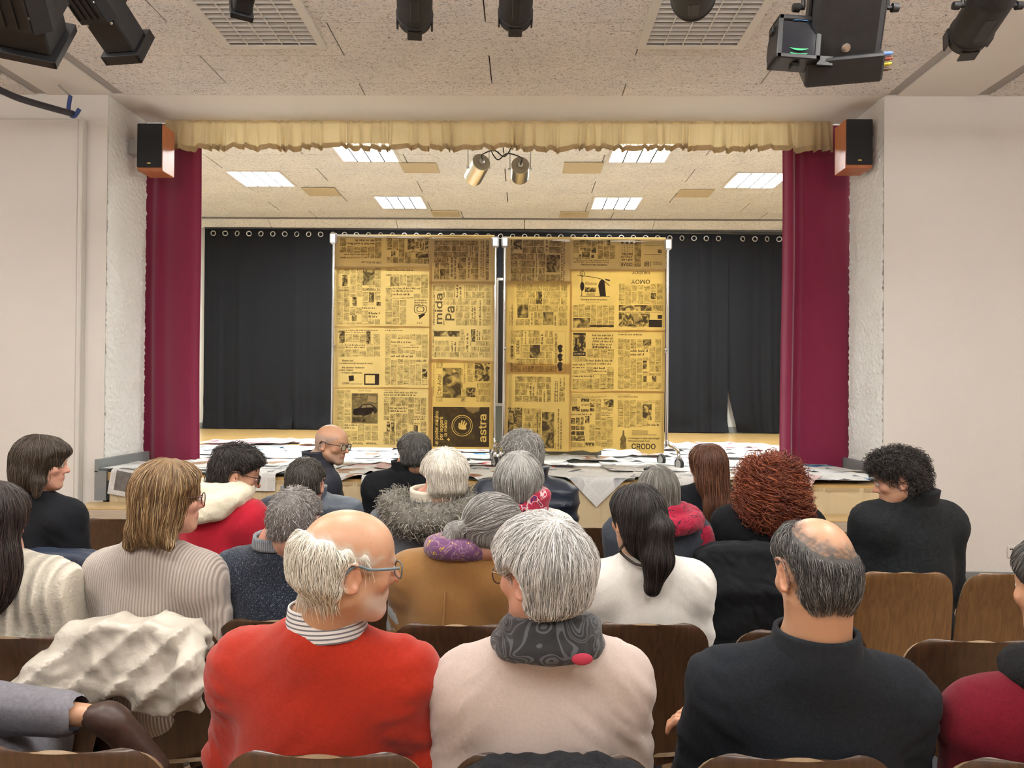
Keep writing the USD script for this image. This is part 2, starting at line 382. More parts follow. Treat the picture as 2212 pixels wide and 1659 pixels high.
# blanking plates on the stage ceiling
M_PLATE = pm('beige_plate', (.50, .42, .27), .5)
for (x0, y0, x1, y1), lab in (((862, 350, 942, 371), 'beige blanking plate left of the two hanging metal spotlights'), ((1219, 349, 1305, 372), 'beige blanking plate right of the two hanging metal spotlights'),
        ((650, 404, 722, 421), 'beige blanking plate between the two left ceiling lights'), ((1470, 408, 1545, 424), 'beige blanking plate beside the light at the right curtain'),
        ((930, 454, 990, 466), 'beige blanking plate low over the left newspaper screen'), ((1210, 456, 1273, 468), 'beige blanking plate low over the right newspaper screen')):
    a, b = UZ((x0 + x1) / 2 - (x1 - x0) / 2, y0, ZT), UZ(x1, y1, ZT)
    w = abs(UZ(x1, y0, ZT)[0] - a[0]); q = thing('blanking_plate', lab, 'ceiling plate', (a[0] + w / 2, (a[1] + b[1]) / 2, ZT - .016))
    d = (b[1] - a[1]) / 2
    obj('plate', bbox(-w / 2, w / 2, -d, d, -.002, .012, .003), M_PLATE, q)
    obj('spacer', cat_([lathe([(0, .012), (.006, .012)], 8, (sx * w * .4, 0, .01)) for sx in (-1, 1)]), M_STEEL, q)

# two hanging metal can spotlights
M_CHAMP = pm('champagne_metal', (.62, .56, .42), .3, 1.0)
M_CANBACK = pm('can_back', (.30, .27, .21), .55, .4)
M_CABLE = pm('black_cable', (.015, .015, .016), .5)
def can(px0, px1, y, r, label, yk):
    a, b = UY(*px0, y), UY(*px1, y + .24)     # rear cap (towards the hall), front end (away, lower)
    t = thing('can_spotlight', label, 'spotlight', a)
    ax = b - a; L = np.linalg.norm(ax); ax /= L
    o = np.zeros(3)
    obj('can', lathe([(.0, r * .9), (.004, r), (L, r), (L, r - .006), (L * .6, r - .008)], 36, o, ax), M_CHAMP, t, 40)
    obj('rear_cap', lathe([(-.006, 0), (-.006, r * .8), (-.002, r * .96), (.006, r * .97)], 36, o, ax), M_CANBACK, t, 40)
    obj('cable_gland', lathe([(-.03, 0), (-.03, .016), (-.02, .026), (-.004, .03)], 16, o, ax), M_STEEL, t, 30)
    mid = ax * L * .35
    for s in (-1, 1):
        p = mid + np.array([s * (r + .012), 0, 0])
        obj('hanger', tube([p, p * [1, 1, 1] + [0, 0, ZT - a[2] - mid[2]]], .006, 6), M_STEEL, t)
        obj('pivot', lathe([(-.012, .012), (.014, .012), (.018, .007), (.018, 0)], 10, p, p + np.array([s, 0, 0])), M_STEEL, t)
    obj('cable', tube(bezier([ax * .01 - ax * .05, np.array([.01, -.06, .05]), np.array([yk * .12, -.03, .10]), np.array([yk * .22, .02, .06]), np.array([yk * .30, .05, .22]), np.array([yk * .3, .05, ZT - a[2]])], 8), .006, 6), M_CABLE, t)
can((1040, 350), (1022, 384), 6.9, .088, 'pale metal can spotlight hanging tilted, left one of the pair under the valance', 1)
can((1124, 357), (1123, 381), 6.9, .086, 'pale metal can spotlight seen from behind, right one of the pair under the valance', -1)

# ================================================================ CLOTHS
def cloth_mat(name, col, rough=.85, transl=0.0, tcol=None, nscale=180, bump=.15, sheen=.2):
    n = {"g": ("geometry", {}), "n": ("noise_texture", {"scale": nscale, "detail": 2}), "b": ("bump", {"strength": bump, "distance": .001}),
         "p": ("principled_bsdf", {"base_color": col, "roughness": rough, "sheen_weight": sheen, "specular_ior_level": .2})}
    l = [("g.position", "n.vector"), ("n.fac", "b.height"), ("b.normal", "p.normal")]
    if transl:
        n["t"] = ("translucent_bsdf", {"color": tcol or col}); n["m"] = ("mix_closure", {"fac": transl})
        return mat(name, n, l + [("p.BSDF", "m.closure1"), ("t.BSDF", "m.closure2")], "m.closure")
    return mat(name, n, l, "p.BSDF")
M_CREAM = mat('cream_cloth', {"g": ("geometry", {}), "n": ("noise_texture", {"scale": 260, "detail": 1}), "r": ("map_range", {"from_min": .55, "from_max": .75, "to_min": .0, "to_max": .09, "clamp": True}), "p": ("diffuse_bsdf", {"color": (.60, .48, .29)}), "t": ("translucent_bsdf", {"color": (.72, .58, .32)}), "m": ("mix_closure", {"fac": .36}), "o": ("transparent_bsdf", {}), "m2": ("mix_closure", {})},
    [("g.position", "n.vector"), ("n.fac", "r.value"), ("p.BSDF", "m.closure1"), ("t.BSDF", "m.closure2"), ("r.result", "m2.fac"), ("m.closure", "m2.closure1"), ("o.BSDF", "m2.closure2")], "m2.closure")   # loose weave: the lamps show through it
M_HEM = cloth_mat('cream_hem', (.50, .38, .22), transl=.2, tcol=(.6, .45, .25))
M_SKIRT = cloth_mat('skirt_cloth', (.56, .45, .28))
M_RED = cloth_mat('crimson_velvet', (.20, .012, .048), .75, sheen=.5)
M_BACKDROP = cloth_mat('black_molton', (.008, .009, .012), .85, sheen=.05)

def pleats(s, seed, period, n=5):
    "irregular fold profile along s, roughly -1..1"
    r = np.random.default_rng(seed); out = np.zeros_like(s)
    w = s + .35 * period * np.sin(s / period * 1.3 + r.uniform(0, 6)) + .2 * period * np.sin(s / period * 2.9 + r.uniform(0, 6))
    for k in range(1, n): out += np.sin(2 * np.pi * w * k / period * (1 + .13 * k) + r.uniform(0, 6)) / k ** 1.3
    return out / 1.8
# frilled valance
xa, xb = UY(371, 295, D1 + .05)[0], UY(1788, 297, D1 + .05)[0]
n = 620; s = np.linspace(xa, xb, n); v = np.linspace(0, 1, 14)
fold = pleats(s, 3, .125)
drop = .235 + .008 * np.sin(s * 9) + .006 * np.sin(s * 23 + 1)
def valance_pts(v0, v1, m, extra=0):
    vv = np.linspace(v0, v1, m)
    P = np.zeros((n, m, 3)); P[..., 0] = s[:, None] + (.012 * vv[None] * np.sin(s * 37)[:, None])
    P[..., 1] = D1 - .052 + fold[:, None] * (.016 + .030 * vv[None]) + .015 * vv[None] * np.sin(s * 5)[:, None] - extra
    P[..., 2] = ZC - drop[:, None] * vv[None] - .006 * vv[None] * fold[:, None]
    return P
va = thing('valance', 'cream frilled valance along the top of the stage opening', 'valance', (xa, D1 - .052, ZC))
o = np.array([xa, D1 - .052, ZC])
obj('cloth', grid(valance_pts(0, 1, 12)), M_CREAM, va, True, off=o)
obj('hem', grid(valance_pts(.83, 1.012, 4, .004)), M_HEM, va, True, off=o)
obj('rail', box(0, xb - xa, .02, .04, -.012, -.0005), M_HEM, va)

def curtain(name, label, x0, x1, y, z0, z1, m, seed, period, amp, cat, flare=.0):
    n, k = 160, 40
    u = np.linspace(0, 1, n); zz = np.linspace(0, 1, k)
    f = pleats(u * (x1 - x0), seed, period, 4)
    P = np.zeros((n, k, 3))
    P[..., 0] = x0 + (x1 - x0) * u[:, None] + flare * (u[:, None] - .5) * (1 - zz[None]) ** 2
    P[..., 1] = y + f[:, None] * amp * (1 + .5 * (1 - zz[None])) + .01 * np.sin(zz[None] * 7 + u[:, None] * 3)
    P[..., 2] = z0 + (z1 - z0) * zz[None] + .008 * f[:, None] * (1 - zz[None])
    edge = np.exp(-((u - 0) / .06) ** 2) + np.exp(-((1 - u) / .06) ** 2)
    P[..., 1] += .05 * edge[:, None]
    return P
xl0, xl1 = -3.30, UY(424, 650, 6.02)[0]
t = thing('stage_curtain', 'crimson velvet curtain drawn to the left side of the stage', 'curtain', ((xl0 + xl1) / 2, 6.05, ZS))
obj('cloth', grid(curtain('', '', xl0, xl1, 6.05, ZS + .004, ZT - .35, M_RED, 12, .42, .035, '', .03), .006), M_RED, t, True, off=((xl0 + xl1) / 2, 6.05, ZS))
obj('heading', bbox(xl0, xl1, 6.03, 6.07, ZT - .36, ZT - .33), M_RED, t, off=((xl0 + xl1) / 2, 6.05, ZS))
obj('hanging_rod', box(xl0 - .5, xl1 + .0, 6.035, 6.065, ZT - .33, ZT - .30), M_STEEL, t, off=((xl0 + xl1) / 2, 6.05, ZS))
xr0, xr1 = UY(1694, 650, 6.05)[0], 2.80
t = thing('stage_curtain', 'crimson velvet curtain drawn to the right side of the stage', 'curtain', ((xr0 + xr1) / 2, 6.05, ZS))
obj('cloth', grid(curtain('', '', xr0, xr1, 6.05, ZS + .004, ZT - .35, M_RED, 25, .33, .035, '', .03), .006), M_RED, t, True, off=((xr0 + xr1) / 2, 6.05, ZS))
obj('heading', bbox(xr0, xr1, 6.03, 6.07, ZT - .36, ZT - .33), M_RED, t, off=((xr0 + xr1) / 2, 6.05, ZS))
obj('hanging_rod', box(xr0, xr1 + .5, 6.035, 6.065, ZT - .33, ZT - .30), M_STEEL, t, off=((xr0 + xr1) / 2, 6.05, ZS))

# pleated skirt on the stage front
fx = np.linspace(-2.97, 2.6, 900); fy = stage_front(fx)
f = pleats(fx, 9, .16); vv = np.linspace(0, 1, 10)
P = np.zeros((900, 10, 3)); P[..., 0] = fx[:, None] + .006 * np.sin(fx * 41)[:, None] * vv
P[..., 1] = fy[:, None] - .028 + .018 * f[:, None] * (.25 + .75 * vv[None]); P[..., 2] = (ZS - .012) - (ZS - .03) * vv[None]
sk = thing('stage_skirt', 'sand coloured pleated cloth skirt hung along the stage front', 'stage skirt', (-.2, 5.0, 0))
obj('cloth', grid(P), M_SKIRT, sk, True, off=(-.2, 5.0, 0))
obj('heading_tape', grid(np.stack([np.stack([fx[::12], fy[::12] - .03 , np.full(75, ZS - .012)], -1), np.stack([fx[::12], fy[::12] - .03, np.full(75, ZS - .04)], -1)], 1)), M_HEM, sk, True, off=(-.2, 5.0, 0))
obj('stage_end_board', box(-3.085, -3.0, 5.27, 5.35, ZS - .2, ZS + .012), M_BASE, sk, off=(-.2, 5.0, 0))

# black backdrop in widths with metal eyelets
def ztop(x): return np.interp(x, [-4.8, 4.2], [3.893, 3.838])
yb = 11.0
def backdrop(x0, x1, label, seed, amp=.02, right_sweep=0.0, left_sweep=0.0):
    n, k = 150, 46; u = np.linspace(0, 1, n); zz = np.linspace(0, 1, k) ** 1.3
    P = np.zeros((n, k, 3)); X = x0 + (x1 - x0) * u
    f = pleats(X, seed, .7, 4)
    h = np.clip(1 - zz * 3.6, 0, 1)
    P[..., 0] = X[:, None] + (right_sweep * np.clip((u - .6) / .4, 0, 1)[:, None] ** 2 + left_sweep * np.clip((.5 - u) / .5, 0, 1)[:, None] ** 2) * h[None] ** 1.6
    nz = meshkit.fbm(np.stack([X[:, None] * 2.0 + 0 * zz, zz[None] * 9 + 0 * X[:, None], 0 * X[:, None] + 0 * zz + seed], -1), 3, 2) - .5
    P[..., 1] = yb + f[:, None] * amp * (.3 + (1 - zz[None])) + nz * .16 * np.clip(1 - zz[None] * 5, 0, 1)
    P[..., 2] = ZS + .012 + (ztop(X)[:, None] - ZS - .012) * zz[None]
    o = np.array([(x0 + x1) / 2, yb, ZS])
    t = thing('backdrop_curtain', label, 'backdrop curtain', o)
    obj('cloth', grid(P), M_BACKDROP, t, True, off=o)
    e = []
    k0 = math.ceil((x0 + .05) / .1795)
    while k0 * .1795 < x1 - .02:
        e.append(k0 * .1795); k0 += 1
    rr = np.random.default_rng(seed)
    ring = trimesh.creation.torus(.034, .009, major_sections=20, minor_sections=6)
    for x in e:
        obj('eyelet', xf(ring, rotm(90, 0, rr.uniform(-25, 25)), (x - o[0], -.035, ztop(x) - .075 - o[2])), M_STEEL, t, True)
    return t
bx = [UY(p, 700, yb)[0] for p in (440, 634, 1075, 1572, 1712)]
backdrop(bx[0], bx[1], 'black backdrop width at the far left, beside the white wall', 1)
backdrop(bx[1] - .05, bx[2], 'black backdrop width behind the left newspaper screen', 2)
backdrop(bx[2] - .05, bx[3], 'black backdrop width behind the right newspaper screen, its lower edge pulled aside', 3, right_sweep=.005)
backdrop(bx[3] - .0, bx[4] + 1.4, 'black backdrop width at the far right, its lower corner swept off the white gap', 4, left_sweep=.16)
rl = thing('backdrop_rail', 'thin dark rail carrying the black backdrop', 'curtain rail', (bx[0], yb, ztop(bx[0]) + .01))
obj('rail', tube([(0, .0, 0.005), (bx[4] + 1.4 - bx[0], .0, ztop(bx[4] + 1.4) - ztop(bx[0]) + .005)], .014, 8), pm('rail_dark', (.05, .05, .05), .4, .5), rl)
obj('ceiling_hook', cat_([tube([(q, 0, .01), (q, 0, .02)], .004, 5) for q in np.linspace(.3, 8.6, 9)]), M_STEEL, rl)

# ================================================================ SPEAKERS
M_CHERRY = pm('cherry_veneer', (.42, .135, .05), .42, noise=.12, scale=5, aniso=(6, 6, 1))
M_GRILLE = pm('speaker_grille', (.013, .015, .018), .85, bump=.4, bscale=600, bdist=.001)
M_BADGE = pm('gold_badge', (.6, .48, .16), .3, .9)
def speaker(x0, x1, y0, label):
    z0, z1 = 3.165, 3.53; t = thing('speaker', label, 'speaker', ((x0 + x1) / 2, y0, z0))
    w = (x1 - x0) / 2; h = z1 - z0; d = .21
    obj('cabinet', bbox(-w, w, .014, d, 0, h, .004), M_CHERRY, t)
    obj('grille', bbox(-w + .002, w - .002, 0, .014, .025, h - .003, .006), M_GRILLE, t)
    obj('badge', xf(lathe([(0, .0001), (0, .014), (.003, .012), (.003, .0001)], 16), rotm(90) , (0, 0, 0)) if False else xf(lathe([(0, .012), (.002, .011), (.002, .0001)], 18, (0, 0, 0), (0, -1, 0)), np.diag([1.35, 1, .55]), (0, 0, .055)), M_BADGE, t)
    sx = -1 if x0 < 0 else 1; xw = (XL if x0 < 0 else XR) - (x0 + x1) / 2
    obj('wall_bracket', box(min(sx * w * .9, xw + sx * .002), max(sx * w * .9, xw + sx * .002), .06, .15, h * .4, h * .7), M_STEEL, t)
speaker(-2.985, -2.79, 5.60, 'cherry bookshelf speaker with dark grille high at the left of the stage')
speaker(2.375, 2.572, 5.48, 'cherry bookshelf speaker with dark grille high at the right of the stage')

# ================================================================ CEILING VENTS
def vent(x0, x1, label):
    y0, y1 = 3.42, 4.62; t = thing('ceiling_vent', label, 'vent grille', ((x0 + x1) / 2, (y0 + y1) / 2, ZC - .014))
    w, d = (x1 - x0) / 2, (y1 - y0) / 2
    for a in (box(-w, -w + .05, -d, d, 0, .0135), box(w - .05, w, -d, d, 0, .0135), box(-w + .05, w - .05, -d, -d + .045, 0, .0135), box(-w + .05, w - .05, d - .045, d, 0, .0135)):
        obj('frame', a, M_WHITE, t)
    obj('shadow_box', box(-w + .05, w - .05, -d + .045, d - .045, .011, .0135), pm('vent_inside', (.03, .03, .031), .7), t)
    y = -d + .05
    sl = pm('vent_slat', (.52, .52, .51), .5)
    while y < d - .08:
        obj('slat', xf(box(-w + .05, w - .05, -.015, .015, -.0008, .0008), rotm(-24), (0, y + .02, .007)), sl, t)
        y += .052
    for k in range(1, 5):
        q = -w + .05 + (2 * w - .1) * k / 5
        obj('divider', box(q - .003, q + .003, -d + .045, d - .045, -.0005, .009), M_WHITE, t)
vent(-1.90, -1.255, 'white square ceiling grille above the left half of the hall')
vent(.695, 1.355, 'white square ceiling grille above the right half of the hall')

# ================================================================ STAGE SPOTLIGHTS ON THE HALL BAR (the bar itself runs just above the picture)
BARY, BARZ = 2.98, 3.36
bar = thing('lighting_bar', 'dark tube over the audience carrying the spotlights', 'lighting bar', (0, BARY, BARZ))
obj('tube', tube([(-3.4, 0, 0), (3.4, 0, 0)], .024, 16), M_BLACK, bar, 40)
obj('drop_rod', cat_([tube([(q, 0, 0), (q, 0, ZC - BARZ)], .008, 6) for q in (-2.6, -.6, 1.5, 2.9)]), M_BLACK, bar)
def basis(a, b, up=(0, 0, 1)):
    y = np.asarray(b, float) - a; L = np.linalg.norm(y); y /= L
    x = np.cross(y, up); x /= np.linalg.norm(x); return np.stack([x, y, np.cross(x, y)], 1), L
def yoke(t, R, s, r, at):
    "stirrup round the body and up to the bar"
    c = R @ np.array([0, s, 0])
    pts = [c + np.array([-r - .015, 0, 0]), c + np.array([-r - .015, 0, .09]), np.array([-.05, BARY - at[1], BARZ - at[2] - .05]), np.array([.05, BARY - at[1], BARZ - at[2] - .05]), c + np.array([r + .015, 0, .09]), c + np.array([r + .015, 0, 0])]
    obj('yoke', tube(pts, .008, 6), M_BLACK, t)
    obj('clamp', bbox(-.03, .03, BARY - at[1] - .035, BARY - at[1] + .035, BARZ - at[2] - .055, BARZ - at[2] + .03, .01), M_BLACK, t)
    for sx in (-1, 1):
        obj('tilt_knob', lathe([(0, .008), (.02, .008), (.02, .017), (.045, .015), (.047, 0)], 12, c + [sx * (r + .01), 0, 0], c + [sx * (r + 1), 0, 0]), M_BLACK2, t, 30)
def octa(w, h, y0, y1, c=.3, w2=None, h2=None):
    "eight sided housing along y"
    w2, h2 = w2 or w, h2 or h
    def ring(w, h, y): return [(sx * a * w, y, sz * b * h) for sx, sz, a, b in ((1, 1, 1, 1 - c), (1, 1, 1 - c, 1), (-1, 1, 1 - c, 1), (-1, 1, 1, 1 - c), (-1, -1, 1, 1 - c), (-1, -1, 1 - c, 1), (1, -1, 1 - c, 1), (1, -1, 1, 1 - c))]
    return m3.Manifold.hull_points(np.array(ring(w, h, y0) + ring(w2, h2, y1), float))
def profile_spot(pa, pb, ya, yb_, w, label, roll=0, box_front=True, fins=True):
    a, b = UY(*pa, ya), UY(*pb, yb_)
    R, L = basis(a, b); R = R @ rotm(0, roll, 0)
    t = thing('spotlight', label, 'spotlight', a)
    obj('lamp_house', xf(octa(w * 1.0, w * 1.05, 0, L * .52, .34), R), M_BLACK2, t)
    obj('rear_cap', xf(octa(w * .8, w * .85, -.06, 0, .3, w, w * 1.05), R), M_BLACK, t)
    if fins:
        for q in np.linspace(-.6, .6, 5): obj('fin', xf(box(q * w - .003, q * w + .003, L * .04, L * .47, -w * 1.12, w * 1.12), R), M_BLACK, t)
    obj('barrel', xf(bbox(-w * .78, w * .78, L * .5, L * .9, -w * .72, w * .72, .006), R), M_BLACK2, t)
    obj('seam', xf(bbox(-w * .84, w * .84, L * .50, L * .525, -w * .78, w * .78, .004), R), M_BLACK, t)
    g = w * .95
    fr = cat_([bbox(-g, g, L * .9, L, g - .012, g, .002), bbox(-g, g, L * .9, L, -g, -g + .012, .002), bbox(-g, -g + .012, L * .9, L, -g, g, .002), bbox(g - .012, g, L * .9, L, -g, g, .002), bbox(-g, g, L * .895, L * .905, -g, g, .001)])
    obj('colour_frame', xf(fr, R), M_BLACK, t)
    obj('lens', xf(lathe([(L * .93, 0), (L * .925, w * .5), (L * .91, w * .6)], 24, (0, 0, 0), (0, 1, 0)), R), pm('lens_dark', (.01, .012, .015), .08), t, True)
    obj('screw', cat_([xf(lathe([(0, .007), (.004, .006), (.004, 0)], 8, (sx * w * .6, L * q, -w * (1.05 if q < .5 else .78)), (sx * w * .6, L * q, -w * 2)), R) for sx in (-1, 1) for q in (.3, .56)]), M_STEEL, t)
    yoke(t, R, L * .3, w * 1.1, a)
    return t
profile_spot((20, -70), (66, 92), 2.55, 2.78, .135, 'large black finned spotlight at the top left corner', roll=8)
profile_spot((-70, 10), (12, 85), 3.12, 3.32, .095, 'black spotlight cut by the left edge of the picture', fins=False)
profile_spot((150, -90), (283, 112), 2.86, 3.22, .092, 'long black profile spotlight beside the large one at top left')
profile_spot((545, -90), (520, 28), 2.9, 3.1, .048, 'small black spotlight in front of the left ceiling grille', fins=False)

def par_can(pa, pb, ya, yb_, r, label, tabs=True, flat_end=False, handle=True):
    a, b = UY(*pa, ya), UY(*pb, yb_)
    R, L = basis(a, b); t = thing('spotlight', label, 'spotlight', a)
    prof = [(-.05, r * .3), (-.045, r * .55), (0, r * .8), (.03, r * .95), (.05, r), (L * .82, r), (L * .84, r * 1.06), (L * .86, r * 1.06), (L * .87, r), (L, r * (1.0 if flat_end else .95)), (L, r * .9), (L * .9, r * .88)]
    obj('can', xf(lathe(prof, 40, (0, 0, 0), (0, 1, 0)), R), M_BLACK2, t, 35)
    obj('lens', xf(lathe([(L * .93, 0), (L * .925, r * .6), (L * .9, r * .9)], 32, (0, 0, 0), (0, 1, 0)), R), pm('lens_dark', (.01, .012, .015), .08), t, True)
    obj('cooling_slot', xf(cat_([bbox(-r * .25, r * .25, L * .25, L * .7, -r * 1.01, -r * .9, .004)]), R), M_BLACK, t)
    if tabs:
        for q in (0, 90, 180, 270): obj('frame_clip', xf(xf(bbox(-r * .42, r * .42, L * .9, L * 1.09, r * .93, r * 1.05, .003), rotm(0, q, 0)), R), M_BLACK, t)
    if handle: obj('rear_handle', xf(tube(bezier([(-r * .5, -.03, 0), (-r * .45, -.1, 0), (r * .45, -.1, 0), (r * .5, -.03, 0)], 6), .008, 6), R), M_BLACK, t)
    yoke(t, R, L * .35, r, a)
    return t
par_can((895, -60), (896, 45), 2.86, 3.14, .074, 'black can spotlight tapering downwards, left one of the middle pair')
par_can((1117, -60), (1113, 40), 2.86, 3.12, .070, 'black can spotlight with square frame clips, right one of the middle pair', flat_end=True)
par_can((1500, -60), (1497, 2), 2.7, 3.05, .086, 'black spotlight seen end on, before the right ceiling grille', handle=False, tabs=False)
par_can((2160, -30), (2090, 82), 2.9, 3.25, .085, 'black can spotlight hanging askew at the top right')

# big projector with colour changer
a, b = UY(1835, -60, 2.75), UY(1812, 150, 2.95)
R, L = basis(a, b); t = thing('spotlight', 'big black projector with a colour changer at its side, top right', 'spotlight', a)
w = .125
obj('lamp_house', xf(bbox(-w, w, -.1, L * .88, -w * .8, w * .8, .02), R), M_BLACK2, t)
for q_ in ((-w - .012, -w), (w, w + .012)): obj('side_rail', xf(bbox(q_[0], q_[1], 0, L * .8, -.05, .05, .004), R), M_BLACK, t)
obj('front_box', xf(bbox(-w * 1.12, w * 1.12, L * .78, L * 1.08, -w * 1.0, w * .95, .008), R), M_BLACK, t)
obj('latch', xf(lathe([(0, .017), (.006, .016), (.008, .008), (.008, 0)], 16, (.0, L * .7, -w * .8), (0, L * .7, -1)), R), M_STEEL, t, 30)
for k, c in enumerate([(.12, .22, .6), (.25, .05, .03), (.55, .45, .03), (.10, .06, .03)]):
    obj('connector', xf(lathe([(0, .008), (.03, .008), (.034, .005), (.04, .005), (.04, 0)], 10, (w * 1.1, L * (.83 + .055 * k), -w * .5), (2, L * (.83 + .055 * k), -w * .5)), R), pm(f'plug_{k}', c, .4), t, 30)
yoke(t, R, L * .35, w + .02, a)
a2 = UY(1716, 95, 2.86); R2 = rotm(0, 4, 0)
t2 = thing('colour_changer', 'square black colour changer with green and blue reflections beside the big projector', 'colour changer', a2)
q = .083
obj('housing', xf(cat_([bbox(-q, q, -.06, .06, q - .02, q), bbox(-q, q, -.06, .06, -q, -q + .02), bbox(-q, -q + .02, -.06, .06, -q, q), bbox(q - .02, q, -.06, .06, -q, q), bbox(-q, q, .05, .06, -q, q)]), R2), M_BLACK, t2)
obj('filter_window', xf(box(-q + .02, q - .02, -.052, -.046, -q + .02, q - .02), R2), pm('window_gloss', (.008, .010, .016), .1), t2)
obj('drum', xf(cat_([lathe([(-.075, .0001), (-.075, q * .84), (.075, q * .84), (.075, .0001)], 30, (0, .03, 0), (1, .03, 0))]), R2), pm('drum_gloss', (.008, .01, .02), .12), t2, 30)
def arc(zc, sag, wd, hh): 
    u = np.linspace(-1, 1, 13); P = np.stack([np.stack([u * wd, np.full(13, -.058), zc + sag * (1 - u ** 2) + sgn * hh * (1 - u ** 2)], -1) for sgn in (-1, 1)], 1); return grid(P)
obj('green_gel', xf(cat_([arc(-.042, -.006, .036, .004), arc(-.060, -.007, .036, .004)]), R2), pm('gel_green', (.01, .42, .12), .3), t2)
obj('blue_gel', xf(arc(.060, .006, .032, .003), R2), pm('gel_blue', (.03, .2, .45), .3), t2)
for q_ in ((q - .005, q + .06, -.03, .03, -.09, -.05), (-q - .012, -q + .002, -.02, .02, .03, .055), (-.01, .015, -.03, .02, -q - .014, -q + .002)): obj('mount', xf(bbox(*q_, .003), R2), M_BLACK, t2)
obj('bracket', tube([(q, 0, -.02), (q + .03, .05, .15), (q, BARY - a2[1], BARZ - a2[2])], .012, 6), M_BLACK, t2)

# hook and cable at the left
h0 = UZ(126, 184, ZC); h1 = UY(152, 207, h0[1] - .01); h2 = UY(148, 236, h0[1] - .01); h3 = UY(161, 251, h0[1] - .02); h4 = UY(172, 235, h0[1] - .02)
hk = thing('ceiling_hook', 'blue dipped hook hanging from the ceiling at the left wall', 'hook', h0)
obj('rod', tube(np.array([h0 + [0, 0, .0], h1]) - h0, .0065, 8), pm('rod_grey', (.28, .27, .26), .5), hk, 40)
obj('blue_grip', tube(bezier([h1, h2, UY(152, 248, h0[1] - .015), h3, h4], 6) - h0, .014, 10), pm('blue_plastic', (.03, .06, .22), .45), hk, 40)
cb = thing('cable', 'thick dark cable slung from the blue hook out to the left', 'cable', h3)
obj('cable', tube(bezier([UY(158, 246, h0[1] - .015), UY(110, 233, h0[1] - .2), UY(40, 212, h0[1] - .4), UY(-40, 180, h0[1] - .6), UY(-260, 120, 4.0)], 8) - h3, .022, 10), pm('dark_blue_cable', (.03, .028, .04), .55), cb, 40)

# wall socket
sp = UY(2188, 1192, D0 - .004)
so = thing('wall_socket', 'white wall socket low on the right wall', 'socket', sp)
obj('plate', bbox(-.04, .04, -.008, .004, -.045, .045, .006), pm('socket_white', (.70, .68, .64), .4), so)
obj('outlet', cat_([lathe([(.0075, .006), (.0085, .006), (.0085, 0)], 8, (sx * .012 + ox, 0, oz), (sx * .012 + ox, -1, oz)) for ox, oz in ((-.016, .02), (.018, .02), (0, -.018)) for sx in (-.5, .5)]), M_BLACK, so)

# ================================================================ BENCH STEPS AT THE STAGE FRONT
M_STEPTOP = wood_mat('step_top_wood', (.50, .34, .15), (.62, .44, .2), .35, 'x', 3, 12, coat=.2)
M_STEPEDGE = wood_mat('step_edge_wood', (.34, .28, .21), (.46, .39, .30), .6, 'x', 3, 14)
def step_bench(x0, x1, y0, y1, z, label):
    t = thing('step_bench', label, 'bench', ((x0 + x1) / 2, (y0 + y1) / 2, 0)); w, d = (x1 - x0) / 2, (y1 - y0) / 2
    obj('seat_board', bbox(-w, w, -d, d, z - .012, z, .003), M_STEPTOP, t)
    obj('apron', bbox(-w, w, -d + .002, -d + .022, z - .075, z - .012, .002), M_STEPEDGE, t)
    obj('apron', bbox(-w, -w + .02, -d + .022, d, z - .075, z - .012, .002), M_STEPEDGE, t)
    obj('apron', bbox(w - .02, w, -d + .022, d, z - .075, z - .012, .002), M_STEPEDGE, t)
    for sx in (-1, 1):
        for sy in (-1, 1): obj('leg', bbox(sx * (w - .09) - .035, sx * (w - .09) + .035, sy * (d - .05) - .025, sy * (d - .05) + .025, 0, z - .012, .003), M_STEPEDGE, t)
step_bench(-3.05, -1.75, 4.90, 5.16, .69, 'pale wooden step bench at the left end of the stage front')
step_bench(1.3, 2.55, 4.66, 4.91, .70, 'pale wooden step bench at the right end of the stage front')
# ================================================================ NEWSPAPER SCREENS ON GARMENT RAILS
def paper_mat(name, col, tcol, tr=.5, n2=.05):
    c = np.asarray(col); tc = np.asarray(tcol)
    return mat(name, {"g": ("geometry", {}), "n": ("noise_texture", {"scale": 7, "detail": 4}), "r": ("rgb_ramp", {"ramp": [(.3, tuple(c * (1 - n2))), (.7, tuple(np.minimum(1, c * (1 + n2))))]}),
        "r2": ("rgb_ramp", {"ramp": [(.3, tuple(tc * (1 - n2 * 1.6))), (.7, tuple(np.minimum(1, tc * (1 + n2 * 1.6))))]}),
        "b": ("bump", {"strength": .25, "distance": .004}), "d": ("diffuse_bsdf", {"roughness": .6}), "t": ("translucent_bsdf", {}), "m": ("mix_closure", {"fac": tr})},
        [("g.position", "n.vector"), ("n.fac", "r.fac"), ("n.fac", "r2.fac"), ("r.color", "d.color"), ("r2.color", "t.color"), ("n.fac", "b.height"), ("b.normal", "d.normal"), ("d.BSDF", "m.closure1"), ("t.BSDF", "m.closure2")], "m.closure")
M_OLD = [paper_mat('old_newsprint_a', (.50, .38, .20), (.64, .455, .15)), paper_mat('old_newsprint_b', (.48, .38, .22), (.60, .45, .19)), paper_mat('old_newsprint_c', (.48, .35, .16), (.66, .43, .10))]
INK = (.045, .032, .022)
